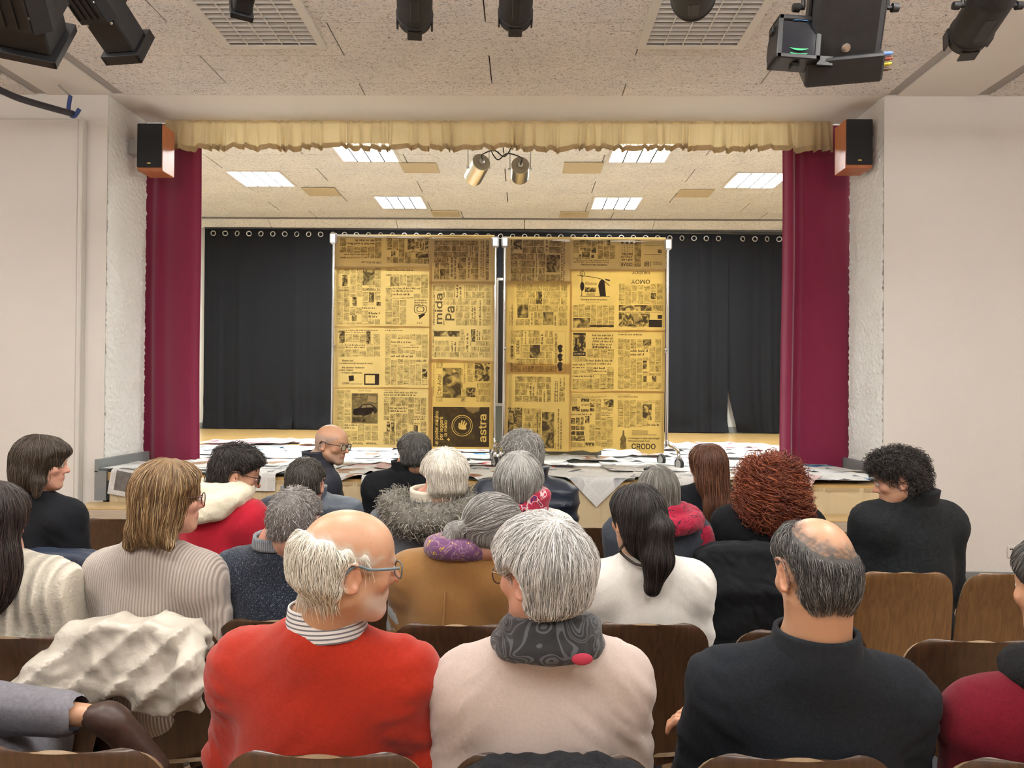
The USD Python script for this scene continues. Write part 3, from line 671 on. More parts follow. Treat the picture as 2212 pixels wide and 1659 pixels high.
def column_mat(name, dark, dens, ink=INK, vec="uv.UV", pitch=4.4):
    "small print: broken lines across each column, in the mesh's own coordinates (metres)"
    n = {"uv": ("uvmap", {"attribute": "st"}),
         "mp": ("mapping", {"scale": (95, 1000.0 / pitch, 1)}), "n": ("noise_texture", {"dimensions": "2D", "scale": 1.0, "detail": 2.0, "roughness": .7}),
         "mp2": ("mapping", {"scale": (26, 26, 1)}), "n2": ("noise_texture", {"dimensions": "2D", "scale": 1.0, "detail": 2.0}),
         "a": ("math", {"math_type": "multiply_add", "value2": .55, "value3": -.27}), "s": ("math", {"math_type": "add"}),
         "r": ("map_range", {"from_min": .36, "from_max": .60, "to_min": 0.04, "to_max": dens, "clamp": True}),
         "i": ("diffuse_bsdf", {"color": ink}), "t": ("transparent_bsdf", {}), "m": ("mix_closure", {})}
    return mat(name, n, [("uv.UV", "mp.vector"), ("mp.vector", "n.vector"), ("uv.UV", "mp2.vector"), ("mp2.vector", "n2.vector"), ("n2.fac", "a.value1"), ("a.value", "s.value1"), ("n.fac", "s.value2"), ("s.value", "r.value"),
                         ("r.result", "m.fac"), ("t.BSDF", "m.closure1"), ("i.BSDF", "m.closure2")], "m.closure")
M_COL = column_mat('small_print', 1, .46, pitch=3.4)
M_COLD = column_mat('dense_print', 1, .66, pitch=3.4)
M_INK = pm('printing_ink', (.05, .036, .026), .8, spec=.1)
M_INKG = mat('grey_ink', {"i": ("diffuse_bsdf", {"color": (.12, .10, .07)}), "t": ("transparent_bsdf", {}), "m": ("mix_closure", {"fac": .62})}, [("t.BSDF", "m.closure1"), ("i.BSDF", "m.closure2")], "m.closure")
M_LIGHTINK = paper_mat('unprinted_lettering', (.70, .56, .30), (.95, .76, .35))
def photo_mat(name, scale, lo, hi, t0=.15, t1=.93):
    n = {"uv": ("uvmap", {"attribute": "st"}), "n": ("noise_texture", {"dimensions": "2D", "scale": scale, "detail": 4, "roughness": .55, "distortion": .9}),
         "r": ("map_range", {"from_min": lo, "from_max": hi, "to_min": t0, "to_max": t1, "clamp": True}),
         "i": ("diffuse_bsdf", {"color": (.05, .036, .028)}), "t": ("transparent_bsdf", {}), "m": ("mix_closure", {})}
    return mat(name, n, [("uv.UV", "n.vector"), ("n.fac", "r.value"), ("r.result", "m.fac"), ("t.BSDF", "m.closure1"), ("i.BSDF", "m.closure2")], "m.closure")
M_PHOTO = [photo_mat('halftone_a', 24, .36, .58), photo_mat('halftone_b', 40, .32, .56), photo_mat('halftone_c', 15, .30, .62)]
M_HALF = photo_mat('halftone_dark', 20, .22, .56, .50, .80)

class Sheet:
    "one sheet of old newspaper hanging in the plane y0, carrying printed pages"
    def __init__(s, parent, o, rect, y0, m, seed, sag=None):
        s.o, s.seed, s.y0 = np.asarray(o, float), seed, y0
        a, b = UY(rect[0], rect[1], y0), UY(rect[2], rect[3], y0)
        a2, b2 = UY(rect[2], rect[1], y0), UY(rect[0], rect[3], y0)
        s.x0, s.x1 = (a[0] + b2[0]) / 2, (b[0] + a2[0]) / 2; s.z1, s.z0 = (a[2] + a2[2]) / 2, (b[2] + b2[2]) / 2
        n, k = 14, 12
        X, Z = np.meshgrid(np.linspace(s.x0, s.x1, n), np.linspace(s.z0, s.z1, k), indexing='ij')
        if sag is not None: Z = Z + sag(np.linspace(0, 1, n))[:, None] * (1 - np.linspace(0, 1, k))[None] ** 3
        s.prim = obj('newspaper_sheet', grid(np.stack([X, s.wave(X, Z), Z], -1)), m, parent, True, off=s.o)
    def wave(s, X, Z):
        return s.y0 + .004 * np.sin(X * 7 + s.seed) * np.sin(Z * 5 + s.seed * 2) + .0022 * np.sin(X * 19 + Z * 9 + s.seed)
    def put(s, name, V, F, m, uv=None, lift=.0025):
        "V: (x, z, thickness) in the plane of the sheet"
        P = np.stack([V[:, 0], s.wave(V[:, 0], V[:, 1]) - lift - V[:, 2], V[:, 1]], 1)
        obj(name, (P, F), m, s.prim, off=s.o, uv=uv, kind='stuff' if name in ('text_columns', 'television_drawing', 'headlines', 'pictures', 'ruled_boxes', 'printed_block', 'drawing') else None)
class Page:
    def __init__(s, sheet, rect, rot, seed, cols=7):
        s.sh, s.rot, s.cols = sheet, rot, cols; y0 = sheet.y0
        a, b = UY(rect[0], rect[1], y0), UY(rect[2], rect[3], y0); a2, b2 = UY(rect[2], rect[1], y0), UY(rect[0], rect[3], y0)
        s.x0, s.x1 = (a[0] + b2[0]) / 2, (b[0] + a2[0]) / 2; s.z1, s.z0 = (a[2] + a2[2]) / 2, (b[2] + b2[2]) / 2
        s.w, s.h = (s.x1 - s.x0, s.z1 - s.z0) if rot in (0, 180) else (s.z1 - s.z0, s.x1 - s.x0)
        s.r = np.random.default_rng(seed); s.res = []; s.q = {}
    def map(s, uv):
        u, v = uv[:, 0], uv[:, 1]
        if s.rot == 0: return np.stack([s.x0 + u, s.z1 - v], 1)
        if s.rot == 180: return np.stack([s.x1 - u, s.z0 + v], 1)
        if s.rot == 90: return np.stack([s.x0 + v, s.z0 + u], 1)
        return np.stack([s.x1 - v, s.z1 - u], 1)
    def quad(s, layer, u0, v0, u1, v1):
        s.q.setdefault(layer, []).append((u0, v0, u1, v1))
    def rel(s, b): return b[0] * s.w, b[1] * s.h, b[2] * s.w, b[3] * s.h
    def reserve(s, *b): s.res.append(s.rel(b))
    def photo(s, *b, kind=0):
        s.reserve(*b); s.quad(('photo', kind), *s.rel(b))
    def box(s, *b, t=.0012, layer='rule'):
        u0, v0, u1, v1 = s.rel(b)
        for q in ((u0, v0, u1, v0 + t), (u0, v1 - t, u1, v1), (u0, v0, u0 + t, v1), (u1 - t, v0, u1, v1)): s.quad(layer, *q)
    def words(s, u0, v0, u1, h, lines=1, gap=1.5, dens=1.0):
        "a headline too small to read: a row of letter-like bars"
        for i in range(lines):
            u = u0; end = u1 - (s.r.uniform(0, .25) * (u1 - u0) if i == lines - 1 else 0)
            while u < end - h * .5:
                for _ in range(s.r.integers(2, 9)):
                    wd = h * s.r.uniform(.22, .5)
                    if u + wd > end: break
                    tall = s.r.choice([.62, .62, 1.0]); vv = v0 + i * h * gap
                    s.quad('headline', u, vv + h * (1 - tall), u + wd * .66, vv + h); u += wd
                u += h * .45
    def letter(s, txt, u0, v0, w, h, bold=True, m=None, flip=False, name='lettering'):
        V, F = fit_text(txt, w * s.w, h * s.h, bold, .0006)
        if flip: V = V * [1, -1, 1] + [0, h * s.h, 0]; F = F[:, ::-1]
        uv = np.stack([u0 * s.w + V[:, 0], (v0 + h) * s.h - V[:, 1]], 1)
        s.reserve(u0 - .01, v0 - .01, u0 + w + .01, v0 + h + .01)
        s.sh.put(name, np.column_stack([s.map(uv), V[:, 2]]), F, m or M_INK, lift=.0038)
    def shape(s, name, polys, m=None, lift=.003):
        "flat drawn shapes, page-relative outlines"
        vs, fs, n = [], [], 0
        for p in polys:
            p = np.asarray(p, float) * [s.w, s.h]
            v2, f = trimesh.creation.triangulate_polygon(Polygon(p).buffer(0), engine='earcut')
            vs.append(np.asarray(v2)); fs.append(np.asarray(f) + n); n += len(v2)
        uv = np.vstack(vs); s.sh.put(name, np.column_stack([s.map(uv), np.zeros(n)]), np.vstack(fs), m or M_INK, uv=uv, lift=lift)
    def fill(s, head=.06, dense=False, busy=.5, top=0.0):
        "columns of small print and headlines around whatever has been placed"
        cw = s.w / s.cols; blocked = lambda a, b, c, d: any(a < R[2] and c > R[0] and b < R[3] and d > R[1] for R in s.res)
        if head and not blocked(0, 0, s.w * .6, s.h * .05):
            s.words(0, s.h * .004, s.w * .35, .0055); s.words(0, s.h * .035, s.w * s.r.uniform(.5, .95), s.h * head * .42, int(s.r.integers(1, 3)))
            top = max(top, .035 + head * 1.35)
        occ = []
        for k in range(int(4 * busy + 2)):
            c0 = s.r.integers(0, s.cols - 1); c1 = min(s.cols, c0 + s.r.integers(2, 5)); v = s.r.uniform(top + .08, .9) * s.h; hh = s.r.uniform(.010, .020); ln = s.r.integers(1, 3)
            b = (c0 * cw, v, c1 * cw - .004, v + hh * 1.5 * ln)
            if not blocked(*b) and b[3] < s.h: s.words(b[0], b[1], b[2], hh, ln); s.res.append((b[0], b[1] - .006, b[2], b[3] + .003))
        for k in range(int(3 * busy)):
            c0 = s.r.integers(0, s.cols); c1 = min(s.cols, c0 + s.r.integers(1, 3)); v = s.r.uniform(top + .05, .8) * s.h; hh = s.r.uniform(.04, .09)
            b = (c0 * cw + .002, v, c1 * cw - .006, v + hh)
            if not blocked(*b) and b[3] < s.h: s.quad(('photo', int(s.r.integers(0, 3))), *b); s.res.append(b)
        for c in range(s.cols):
            v = top * s.h + s.r.uniform(0, .006)
            while v < s.h * .985:
                hh = s.r.uniform(.03, .13); e = min(v + hh, s.h)
                step = .012; a = v
                while a < e - .004:
                    b = min(a + step, e)
                    if not blocked(c * cw, a, c * cw + cw - .005, b): s.quad('dense' if (dense or s.r.random() < .2) else 'col', c * cw, a, c * cw + cw - .005, b)
                    a = b
                v = e + s.r.uniform(.002, .007)
        return s
    def done(s):
        for layer, qs in s.q.items():
            q = np.array(qs); n = len(q)
            uv = np.stack([q[:, [0, 1]], q[:, [2, 1]], q[:, [2, 3]], q[:, [0, 3]]], 1).reshape(-1, 2)
            F = (np.arange(n)[:, None, None] * 4 + np.array([[0, 2, 1], [0, 3, 2]])[None]).reshape(-1, 3)
            m, nm = {'col': (M_COL, 'text_columns'), 'dense': (M_COLD, 'text_columns'), 'headline': (M_INK, 'headlines'), 'rule': (M_INK, 'ruled_boxes'), 'solid': (M_INK, 'printed_block'), 'half': (M_HALF, 'dark_picture')}.get(layer, (None, None))
            if m is None: m, nm = M_PHOTO[layer[1]], 'pictures'
            off = {'col': 0, 'dense': 0, 'headline': 1e-4, 'rule': 2e-4, 'solid': 1.5e-4, 'half': .5e-4}.get(layer, .5e-4)
            s.sh.put(nm, np.column_stack([s.map(uv), np.zeros(len(uv))]), F, m, uv=uv + s.r.uniform(0, 9, 2), lift=.0026 + off)

RY = 6.03
def screen(name_label, xs, y):
    o = UY(xs[0], 970, y); o[2] = ZS
    return thing('newspaper_screen', name_label, 'newspaper screen', o), o
# ---- left screen
t, o = screen('left screen of yellowed newspaper sheets, dark horoscope page low at its right', (722, 1070), RY)
def spread(rect, rot, y, mi, seed): return Sheet(t, o, rect, y, M_OLD[mi], seed)
back = Sheet(t, o, (722, 507, 1068, 575), RY + .03, M_OLD[1], 90); Sheet(t, o, (928, 509, 1068, 611), RY + .034, M_OLD[1], 91)
sh = spread((723, 511, 933, 584), 180, RY - .004, 1, 1)
p = Page(sh, (733, 514, 824, 570), 180, 11, 6); p.fill(.12, True, .1).done()
p = Page(sh, (834, 514, 927, 570), 180, 12, 7); p.photo(.02, .24, .31, .40, kind=2); p.photo(.12, .52, .22, .84); p.photo(.02, .55, .1, .9, kind=1); p.photo(.24, .60, .32, .84, kind=1); p.photo(.34, .55, .5, .95, kind=1); p.photo(.78, .28, .88, .48); p.box(.01, .18, .42, .46); p.fill(0, True, .1).done()
sh = spread((723, 576, 933, 708), 0, RY - .008, 0, 2)
p = Page(sh, (730, 578, 823, 701), 0, 13, 7); p.photo(.57, .03, .85, .31, kind=2); p.letter('GUARNERA n. 34', .57, .36, .40, .05); p.photo(.10, .13, .22, .33, kind=0); p.photo(.34, .52, .44, .68, kind=1); p.photo(.33, .84, .44, .94, kind=2); p.photo(.9, .60, 1.0, .67); p.box(.56, .76, .77, .995); p.box(.55, .01, .99, .44, t=.0008); p.fill(.05, False, .9).done()
p = Page(sh, (833, 578, 925, 701), 0, 14, 6); p.photo(.11, .16, .32, .33, kind=2)
an = np.linspace(0, 2 * np.pi, 25); lp = lambda cx, cy, rx, ry, n=1.0, a=an: np.stack([cx + rx * np.sign(np.cos(a)) * np.abs(np.cos(a)) ** n, cy + ry * np.sign(np.sin(a)) * np.abs(np.sin(a)) ** n], 1)
def ring2(cx, cy, rx, ry, k=.86, n=1.0): return np.vstack([lp(cx, cy, rx, ry, n), lp(cx, cy, rx * k, ry * k, n)[::-1]])
p.reserve(.64, .55, 1, 1); p.words(.68 * p.w, .56 * p.h, .98 * p.w, .012, 3, 1.6); p.shape('drawing', [ring2(.82, .73, .15, .075, .9, .6), ring2(.82, .73, .09, .045, .8, .5), [(.76, .84), (.92, .80), (.93, .83), (.84, .88), (.80, .91), (.79, .86)]]); p.words(.74 * p.w, .955 * p.h, .9 * p.w, .013); p.fill(.06, False, .5).done()
sh = spread((722, 704, 933, 840), 0, RY - .005, 0, 3)
p = Page(sh, (731, 708, 822, 832), 0, 15, 6); p.photo(.02, .06, .15, .27, kind=1); p.photo(.66, .06, .76, .28, kind=1); p.reserve(0, .52, 1, 1)
for s_, u, v, w_ in (('Siamo noi', .09, .555, .27), ('a organizzare gli europei di calcio.', .03, .605, .80), ('Ma saranno i tedeschi', .09, .675, .53), ('a farci vedere', .03, .72, .33), ('il miglior spettacolo.', .09, .77, .49)): p.letter(s_, u, v, w_, .036)
p.letter('LOEWE', .10, .95, .17, .036); p.quad('headline', .29 * p.w, .978 * p.h, .58 * p.w, .984 * p.h)
p.shape('television_drawing', [np.vstack([[(.62, .80), (.97, .80), (.97, .995), (.62, .995), (.62, .80)], [(.65, .825), (.65, .97), (.87, .97), (.87, .825), (.65, .825)]]), [(.25, .84), (.37, .83), (.38, .92), (.26, .935)]]); p.fill(.05, False, .3).done()
p = Page(sh, (832, 708, 925, 832), 0, 16, 7); p.fill(.055, False, .9).done()
sh = spread((720, 836, 934, 967), 0, RY - .002, 0, 4)
p = Page(sh, (729, 842, 818, 961), 0, 17, 6); p.letter('FORD FIESTA', .385, .075, .27, .035); p.words(.385 * p.w, .125 * p.h, .65 * p.w, .009)
p.reserve(.33, .03, 1.0, .62); p.box(.34, .06, .98, .62, t=.0008)
p.quad('half', .345 * p.w, .065 * p.h, .975 * p.w, .61 * p.h)
car = [(.37, .41), (.39, .35), (.53, .325), (.60, .265), (.82, .262), (.93, .32), (.965, .36), (.95, .41), (.9, .43), (.86, .46), (.82, .43), (.68, .465), (.62, .49), (.58, .46), (.44, .465), (.38, .45)]
p.shape('car_drawing', [car]); p.shape('car_windows', [[(.56, .33), (.615, .28), (.69, .278), (.69, .325)], [(.705, .278), (.80, .275), (.87, .315), (.705, .322)], lp(.62, .455, .035, .04), lp(.86, .43, .03, .034)], M_LIGHTINK, .0034)
p.shape('price_flag', [[(.74, .10), (.95, .12), (.93, .23), (.72, .21)]], M_LIGHTINK, .0034); p.photo(.36, .50, .68, .58, kind=1)
p.letter('APEROL', .37, .955, .265, .036); p.letter('APEROL', .70, .955, .265, .036); p.fill(0, False, .3).done()
p = Page(sh, (829, 842, 922, 961), 0, 18, 7); p.photo(.07, .58, .15, .76, kind=1); p.photo(.17, .58, .25, .76, kind=1); p.photo(.70, .64, .8, .94, kind=1); p.photo(.86, .9, .99, 1.0, kind=2); p.box(.68, .62, 1, 1); p.fill(.07, True, .6).done()
# rotated right-hand column
sh = spread((927, 513, 1069, 614), 270, RY - .006, 1, 5)
p = Page(sh, (938, 520, 1058, 605), 270, 19, 7); p.letter('CORRIERE DELLA SERA', 0, .015, 1.0, .055); p.reserve(0, .08, 1, .2); p.words(0, .10 * p.h, p.w * .96, .012, 2); p.fill(0, True, .4, .2).done()
sh = spread((927, 608, 1067, 784), 90, RY - .010, 0, 6)
p = Page(sh, (935, 614, 1060, 703), 90, 20, 6); p.letter('mida', .03, .04, .74, .13, m=M_INKG); p.letter('Pa', .12, .22, .34, .16, m=M_INKG); p.words(0, .005, p.w * .8, .012); p.fill(0, False, .6).done()
p = Page(sh, (935, 710, 1060, 772), 90, 21, 5); p.photo(.05, .0, .98, .0 + .01); p.photo(.72, .02, .92, .46, kind=2); p.photo(.55, .66, .98, .73, kind=1); p.fill(0, False, .9).done()
sh = spread((925, 776, 1066, 970), 90, RY - .003, 2, 7, ) 
p = Page(sh, (935, 782, 1060, 868), 90, 22, 6); p.letter('CORRIERE DEGLI SPETTACOLI', .14, .0, .80, .028, bold=False); p.letter('Che Aida!', .18, .075, .50, .075, bold=False); p.photo(.10, .17, .85, .49, kind=2); p.box(.10, .05, .85, .5); p.photo(.52, .72, .98, .98, kind=0); p.photo(.12, .58, .36, .74, kind=1); p.letter('Carpentieri in Dollarin', .46, .53, .52, .035, bold=False); p.fill(0, False, .1).done()
p = Page(sh, (935, 879, 1057, 965), 90, 23, 6); p.res.append((0, 0, p.w, p.h)); holes = []
for s_, u, v, w_, h_ in (('un poster magico', .03, .03, .86, .085), ('per leggere', .17, .115, .58, .08), ('la mano', .26, .19, .40, .065), ('astra', .12, .82, .70, .13)): V, F = fit_text(s_, w_ * p.w, h_ * p.h, True, .01); holes.append((V * [1, 1, 1] + [u * p.w, -(v + h_) * p.h, -.005], F))
hand = [np.array([(.43, .56), (.44, .47), (.50, .45), (.60, .46), (.60, .49), (.52, .49), (.66, .505), (.66, .53), (.53, .52), (.66, .55), (.65, .575), (.53, .55), (.61, .59), (.60, .61), (.50, .585), (.45, .60)])]
for q in [ring2(.53, .52, .27, .19, .93), ring2(.53, .52, .22, .155, .96)] + hand + [[(.16, .27), (.18, .25), (.2, .27), (.22, .28), (.2, .29), (.18, .31), (.16, .29), (.14, .28)]]:
    for g_ in getattr(Polygon(np.asarray(q) * [p.w, -p.h]).buffer(0), 'geoms', [Polygon(np.asarray(q) * [p.w, -p.h]).buffer(0)]):
        e_ = trimesh.creation.extrude_polygon(g_, .01, engine='earcut'); holes.append((np.array(e_.vertices) - [0, 0, .005], np.array(e_.faces)))
blk = m3.Manifold.cube((p.w, p.h, .0004)).translate((0, -p.h, 0))
for V, F in holes:
    tm = trimesh.Trimesh(V, F, process=True)
    for part in tm.split(only_watertight=False):
        mm = m3.Manifold(m3.Mesh(vert_properties=np.asarray(part.vertices, np.float32), tri_verts=np.asarray(part.faces, np.uint32)))
        if mm.status() == m3.Error.NoError and mm.volume() > 0: blk = blk - mm
V, F = cat_([blk]); uv = np.stack([V[:, 0], -V[:, 1]], 1); p.sh.put('dark_print', np.column_stack([p.map(uv), V[:, 2]]), F, M_HALF, uv=uv, lift=.0026)
for k in range(5): p.quad('headline', .3 * p.w, (.70 + k * .02) * p.h, .74 * p.w, (.705 + k * .02) * p.h)
p.done()
# ---- right screen
t, o = screen('right screen of yellowed newspaper sheets, mineral water advert at its lower right', (1090, 1440), RY - .03)
RY2 = RY - .03
Sheet(t, o, (1092, 512, 1438, 580), RY2 + .03, M_OLD[1], 92); Sheet(t, o, (1092, 512, 1235, 611), RY2 + .034, M_OLD[1], 93)
sh = spread((1093, 514, 1236, 613), 270, RY2 - .006, 1, 21)
p = Page(sh, (1103, 518, 1224, 608), 270, 31, 6); p.photo(.36, .12, .78, .36, kind=2); p.photo(.0, .80, .24, .95, kind=1); p.words(0, .03 * p.h, p.w, .012, 2); p.reserve(0, 0, 1, .1); p.fill(0, True, .3, .1).done()
sh = spread((1093, 607, 1235, 808), 270, RY2 - .010, 2, 22)
p = Page(sh, (1100, 613, 1226, 703), 90, 32, 6); p.photo(.18, .14, .50, .33, kind=2); p.photo(.02, .58, .32, .76, kind=2); p.fill(.06, False, .6).done()
p = Page(sh, (1103, 713, 1222, 804), 90, 33, 6); p.letter('LONDRA!', .43, .10, .33, .06); p.letter('DOVE?', .02, .0, .20, .045); p.letter('PROVA LA TUA PRIMA VOLVO', .22, .80, .70, .045); p.reserve(.0, .84, .95, .99); p.box(.0, .82, .98, .995)
for q0, q1 in ((.02, .25), (.25, .45), (.46, .66)): p.shape('car_drawing', [[(q0, .90), (q0 + .02, .875), (q0 + .08, .865), (q0 + .11, .85), (q1 - .05, .85), (q1 - .01, .875), (q1, .91), (q1 - .02, .93), (q1 - .05, .95), (q1 - .08, .93), (q0 + .07, .93), (q0 + .05, .95), (q0 + .03, .93)]], M_INK)
for b in ((.35, .2, .62, .34), (.64, .2, .98, .34), (.35, .36, .62, .46), (.64, .36, .98, .46), (.30, .18, .99, .48)): p.box(*b)
p.photo(.30, .0, .62, .05, kind=0); p.fill(0, False, .4).done()
sh = spread((1091, 782, 1234, 975), 270, RY2 - .002, 2, 23)
p = Page(sh, (1112, 812, 1190, 868), 90, 34, 4); p.fill(0, True, .2).done(); p = Page(sh, (1197, 812, 1220, 868), 90, 44, 5); p.fill(.3, True, .2).done()
p = Page(sh, (1097, 881, 1216, 970), 90, 35, 6); p.photo(.02, .62, .9, .84, kind=2); p.photo(.0, .0, 1.0, .26, kind=0); p.words(0, .90 * p.h, p.w, .013, 2, 1.6); p.words(0, .52 * p.h, p.w, .012); p.reserve(0, .88, 1, 1); p.fill(0, False, .3).done()
sh = spread((1231, 516, 1438, 586), 180, RY2 - .006, 1, 24)
p = Page(sh, (1237, 519, 1329, 577), 180, 36, 7); p.letter('CORRIERE DELLE SCIENZE', .19, .055, .62, .06); p.words(.15 * p.w, .15 * p.h, p.w * .98, .010, 2); p.reserve(0, 0, 1, .28); p.photo(.60, .36, .78, .56, kind=1); p.photo(.80, .38, .86, .5); p.photo(.50, .34, .57, .46, kind=2); p.photo(.7, .6, .82, .72); p.photo(.45, .52, .56, .74, kind=1); p.photo(.12, .82, .20, 1.0); p.fill(0, True, .1, .28).done()
p = Page(sh, (1338, 519, 1432, 577), 180, 37, 6); p.letter('CESAB', .70, .045, .26, .10); p.box(.67, .02, .99, .17, t=.002); p.letter('Credito', .03, .145, .20, .055, bold=False); p.letter('Italiano', .03, .075, .20, .055, bold=False)
p.shape('bank_emblem', [ring2(.36, .07, .045, .045, .6), ring2(.36, .16, .045, .045, .6), [(.28, .02), (.29, .02), (.29, .21), (.28, .21)], [(.42, .02), (.43, .02), (.43, .21), (.42, .21)]]); p.photo(.03, .52, .12, .66, kind=2)
p.reserve(.0, 0, .45, 1); p.reserve(.67, 0, 1, 1); p.quad('headline', .04 * p.w, .47 * p.h, .43 * p.w, .48 * p.h); p.quad('headline', .04 * p.w, .8 * p.h, .43 * p.w, .81 * p.h)
for k in range(6):
    for c in range(5): p.words((.69 + .06 * c) * p.w, (.42 + .07 * k) * p.h, (.725 + .06 * c) * p.w, .010)
p.words(.7 * p.w, .22 * p.h, .97 * p.w, .016, 3, 1.5)
for k in range(3): p.photo(.69 + .1 * k, .86, .76 + .1 * k, .97, kind=1)
p.fill(0, True, .0).done()
sh = spread((1231, 582, 1437, 717), 0, RY2 - .010, 2, 25)
p = Page(sh, (1238, 586, 1328, 708), 0, 38, 7); p.reserve(.08, .02, .92, .58); p.letter('Giovane anche nel prezzo', .18, .485, .64, .04); p.letter('Allonsa', .28, .19, .28, .05, bold=False); p.letter('AMOR', .32, .39, .2, .045, bold=False); p.photo(.28, .29, .54, .37, kind=1); p.words(.3 * p.w, .54 * p.h, .7 * p.w, .006)
p.shape('drawing', [[(.62, .20), (.66, .155), (.70, .15), (.745, .17), (.76, .22), (.77, .30), (.79, .44), (.645, .44), (.63, .38), (.60, .26)], ring2(.215, .045, .06, .055, .8), [(.10, .07), (.5, .10), (.70, .135), (.88, .25), (.87, .26), (.69, .145), (.5, .11), (.10, .08)], [(.16, .435), (.88, .445), (.88, .455), (.16, .445)], lp(.215, .27, .05, .08), [(.77, .13), (.88, .15), (.88, .175), (.77, .155)], [(.2, .02), (.215, .02), (.215, .44), (.2, .44)]])
p.photo(.0, .83, .41, 1.0, kind=2); p.quad('solid', .41 * p.w, .955 * p.h, .98 * p.w, .985 * p.h); p.fill(0, False, .2).done()
p = Page(sh, (1337, 586, 1432, 708), 0, 39, 7); p.letter('YOGURT', .29, .0, .42, .05, m=M_INKG, flip=True); p.letter('YOMO', .27, .15, .43, .075, m=M_INKG, flip=True); p.photo(.0, .60, 1, .70, kind=0); p.photo(.0, .75, .7, .98, kind=0); p.quad('solid', .68 * p.w, .86 * p.h, .98 * p.w, .99 * p.h); p.quad('solid', .88 * p.w, .77 * p.h, .98 * p.w, .84 * p.h); p.res.append((.66 * p.w, .75 * p.h, p.w, p.h)); p.fill(0, False, .4, .22).done()
sh = spread((1230, 712, 1436, 849), 0, RY2 - .005, 2, 26)
p = Page(sh, (1237, 717, 1327, 841), 0, 40, 6); p.photo(.01, .03, .31, .42, kind=0); p.quad('solid', .01 * p.w, .35 * p.h, .31 * p.w, .42 * p.h); p.quad('solid', .01 * p.w, .02 * p.h, .31 * p.w, .05 * p.h); p.letter('FENWICK', .03, .365, .26, .04, m=M_LIGHTINK)
p.shape('forklift_drawing', [[(.06, .10), (.1, .10), (.1, .28), (.06, .28)], [(.2, .10), (.24, .10), (.24, .28), (.2, .28)], ring2(.10, .28, .06, .04, .6)])
p.words(.47 * p.w, .04 * p.h, .98 * p.w, .016, 5, 1.55); p.letter('Perché conviene.', .47, .24, .36, .036); p.reserve(.44, .02, 1, .29); p.box(.70, .30, .98, .47); p.box(.44, .74, .97, .99, t=.002); p.fill(0, False, .5).done()
p = Page(sh, (1335, 717, 1429, 841), 0, 41, 7); p.photo(.57, .13, .76, .24, kind=1); p.photo(.57, .50, .66, .65, kind=0); p.photo(.78, .77, .88, .87, kind=1); p.photo(.58, .77, .66, .87, kind=2); p.fill(.06, False, .6).done()
tear = lambda u: -.012 * np.sin(u * 9) - .012 * np.cos(u * 23) - .02 * np.clip((u - .75) / .25, 0, 1) + .015
sh = Sheet(t, o, (1229, 844, 1435, 977), RY2 - .002, M_OLD[2], 27, tear)
p = Page(sh, (1234, 852, 1325, 966), 0, 42, 7)
for i, b in enumerate(((.02, .23, .2, .32), (.23, .08, .42, .14), (.44, .16, .55, .24), (.44, .26, .55, .32), (.02, .24, .2, .31), (.23, .28, .42, .33), (.77, .09, 1.0, .24), (.0, .45, .09, .56), (.11, .44, .2, .56), (.23, .43, .29, .56), (.33, .41, .43, .55), (.0, .6, .1, .67), (.11, .6, .2, .67), (.22, .6, .31, .67), (.0, .7, .1, .77), (.12, .7, .3, .78), (.0, .8, .32, .88), (.34, .91, .55, .97))): p.photo(*b, kind=i % 2)
p.letter('arlanti', .24, .17, .18, .05, bold=False); p.box(.0, .79, .32, 1.0, t=.002); p.fill(.03, False, .3).done()
p = Page(sh, (1334, 852, 1428, 970), 0, 43, 7); p.photo(.57, .18, .78, .47, kind=0); p.reserve(0, .62, 1, 1); p.letter('un messaggio di salute sulla bottiglia', .24, .785, .72, .04); p.letter('dell\'acqua minerale Crodo', .24, .835, .50, .04); p.letter('CRODO', .325, .90, .55, .10)
for k in range(5): p.quad('headline', .33 * p.w, (.665 + k * .018) * p.h, (.7 + .2 * (k == 4)) * p.w, (.671 + k * .018) * p.h)
p.shape('bottle_drawing', [[(.12, .66), (.15, .66), (.152, .70), (.16, .75), (.20, .80), (.205, .84), (.19, .87), (.205, .90), (.205, .985), (.19, 1.0), (.08, 1.0), (.065, .985), (.065, .90), (.08, .87), (.065, .84), (.07, .80), (.11, .75), (.118, .70)]], M_HALF); p.fill(.05, False, .3).done()

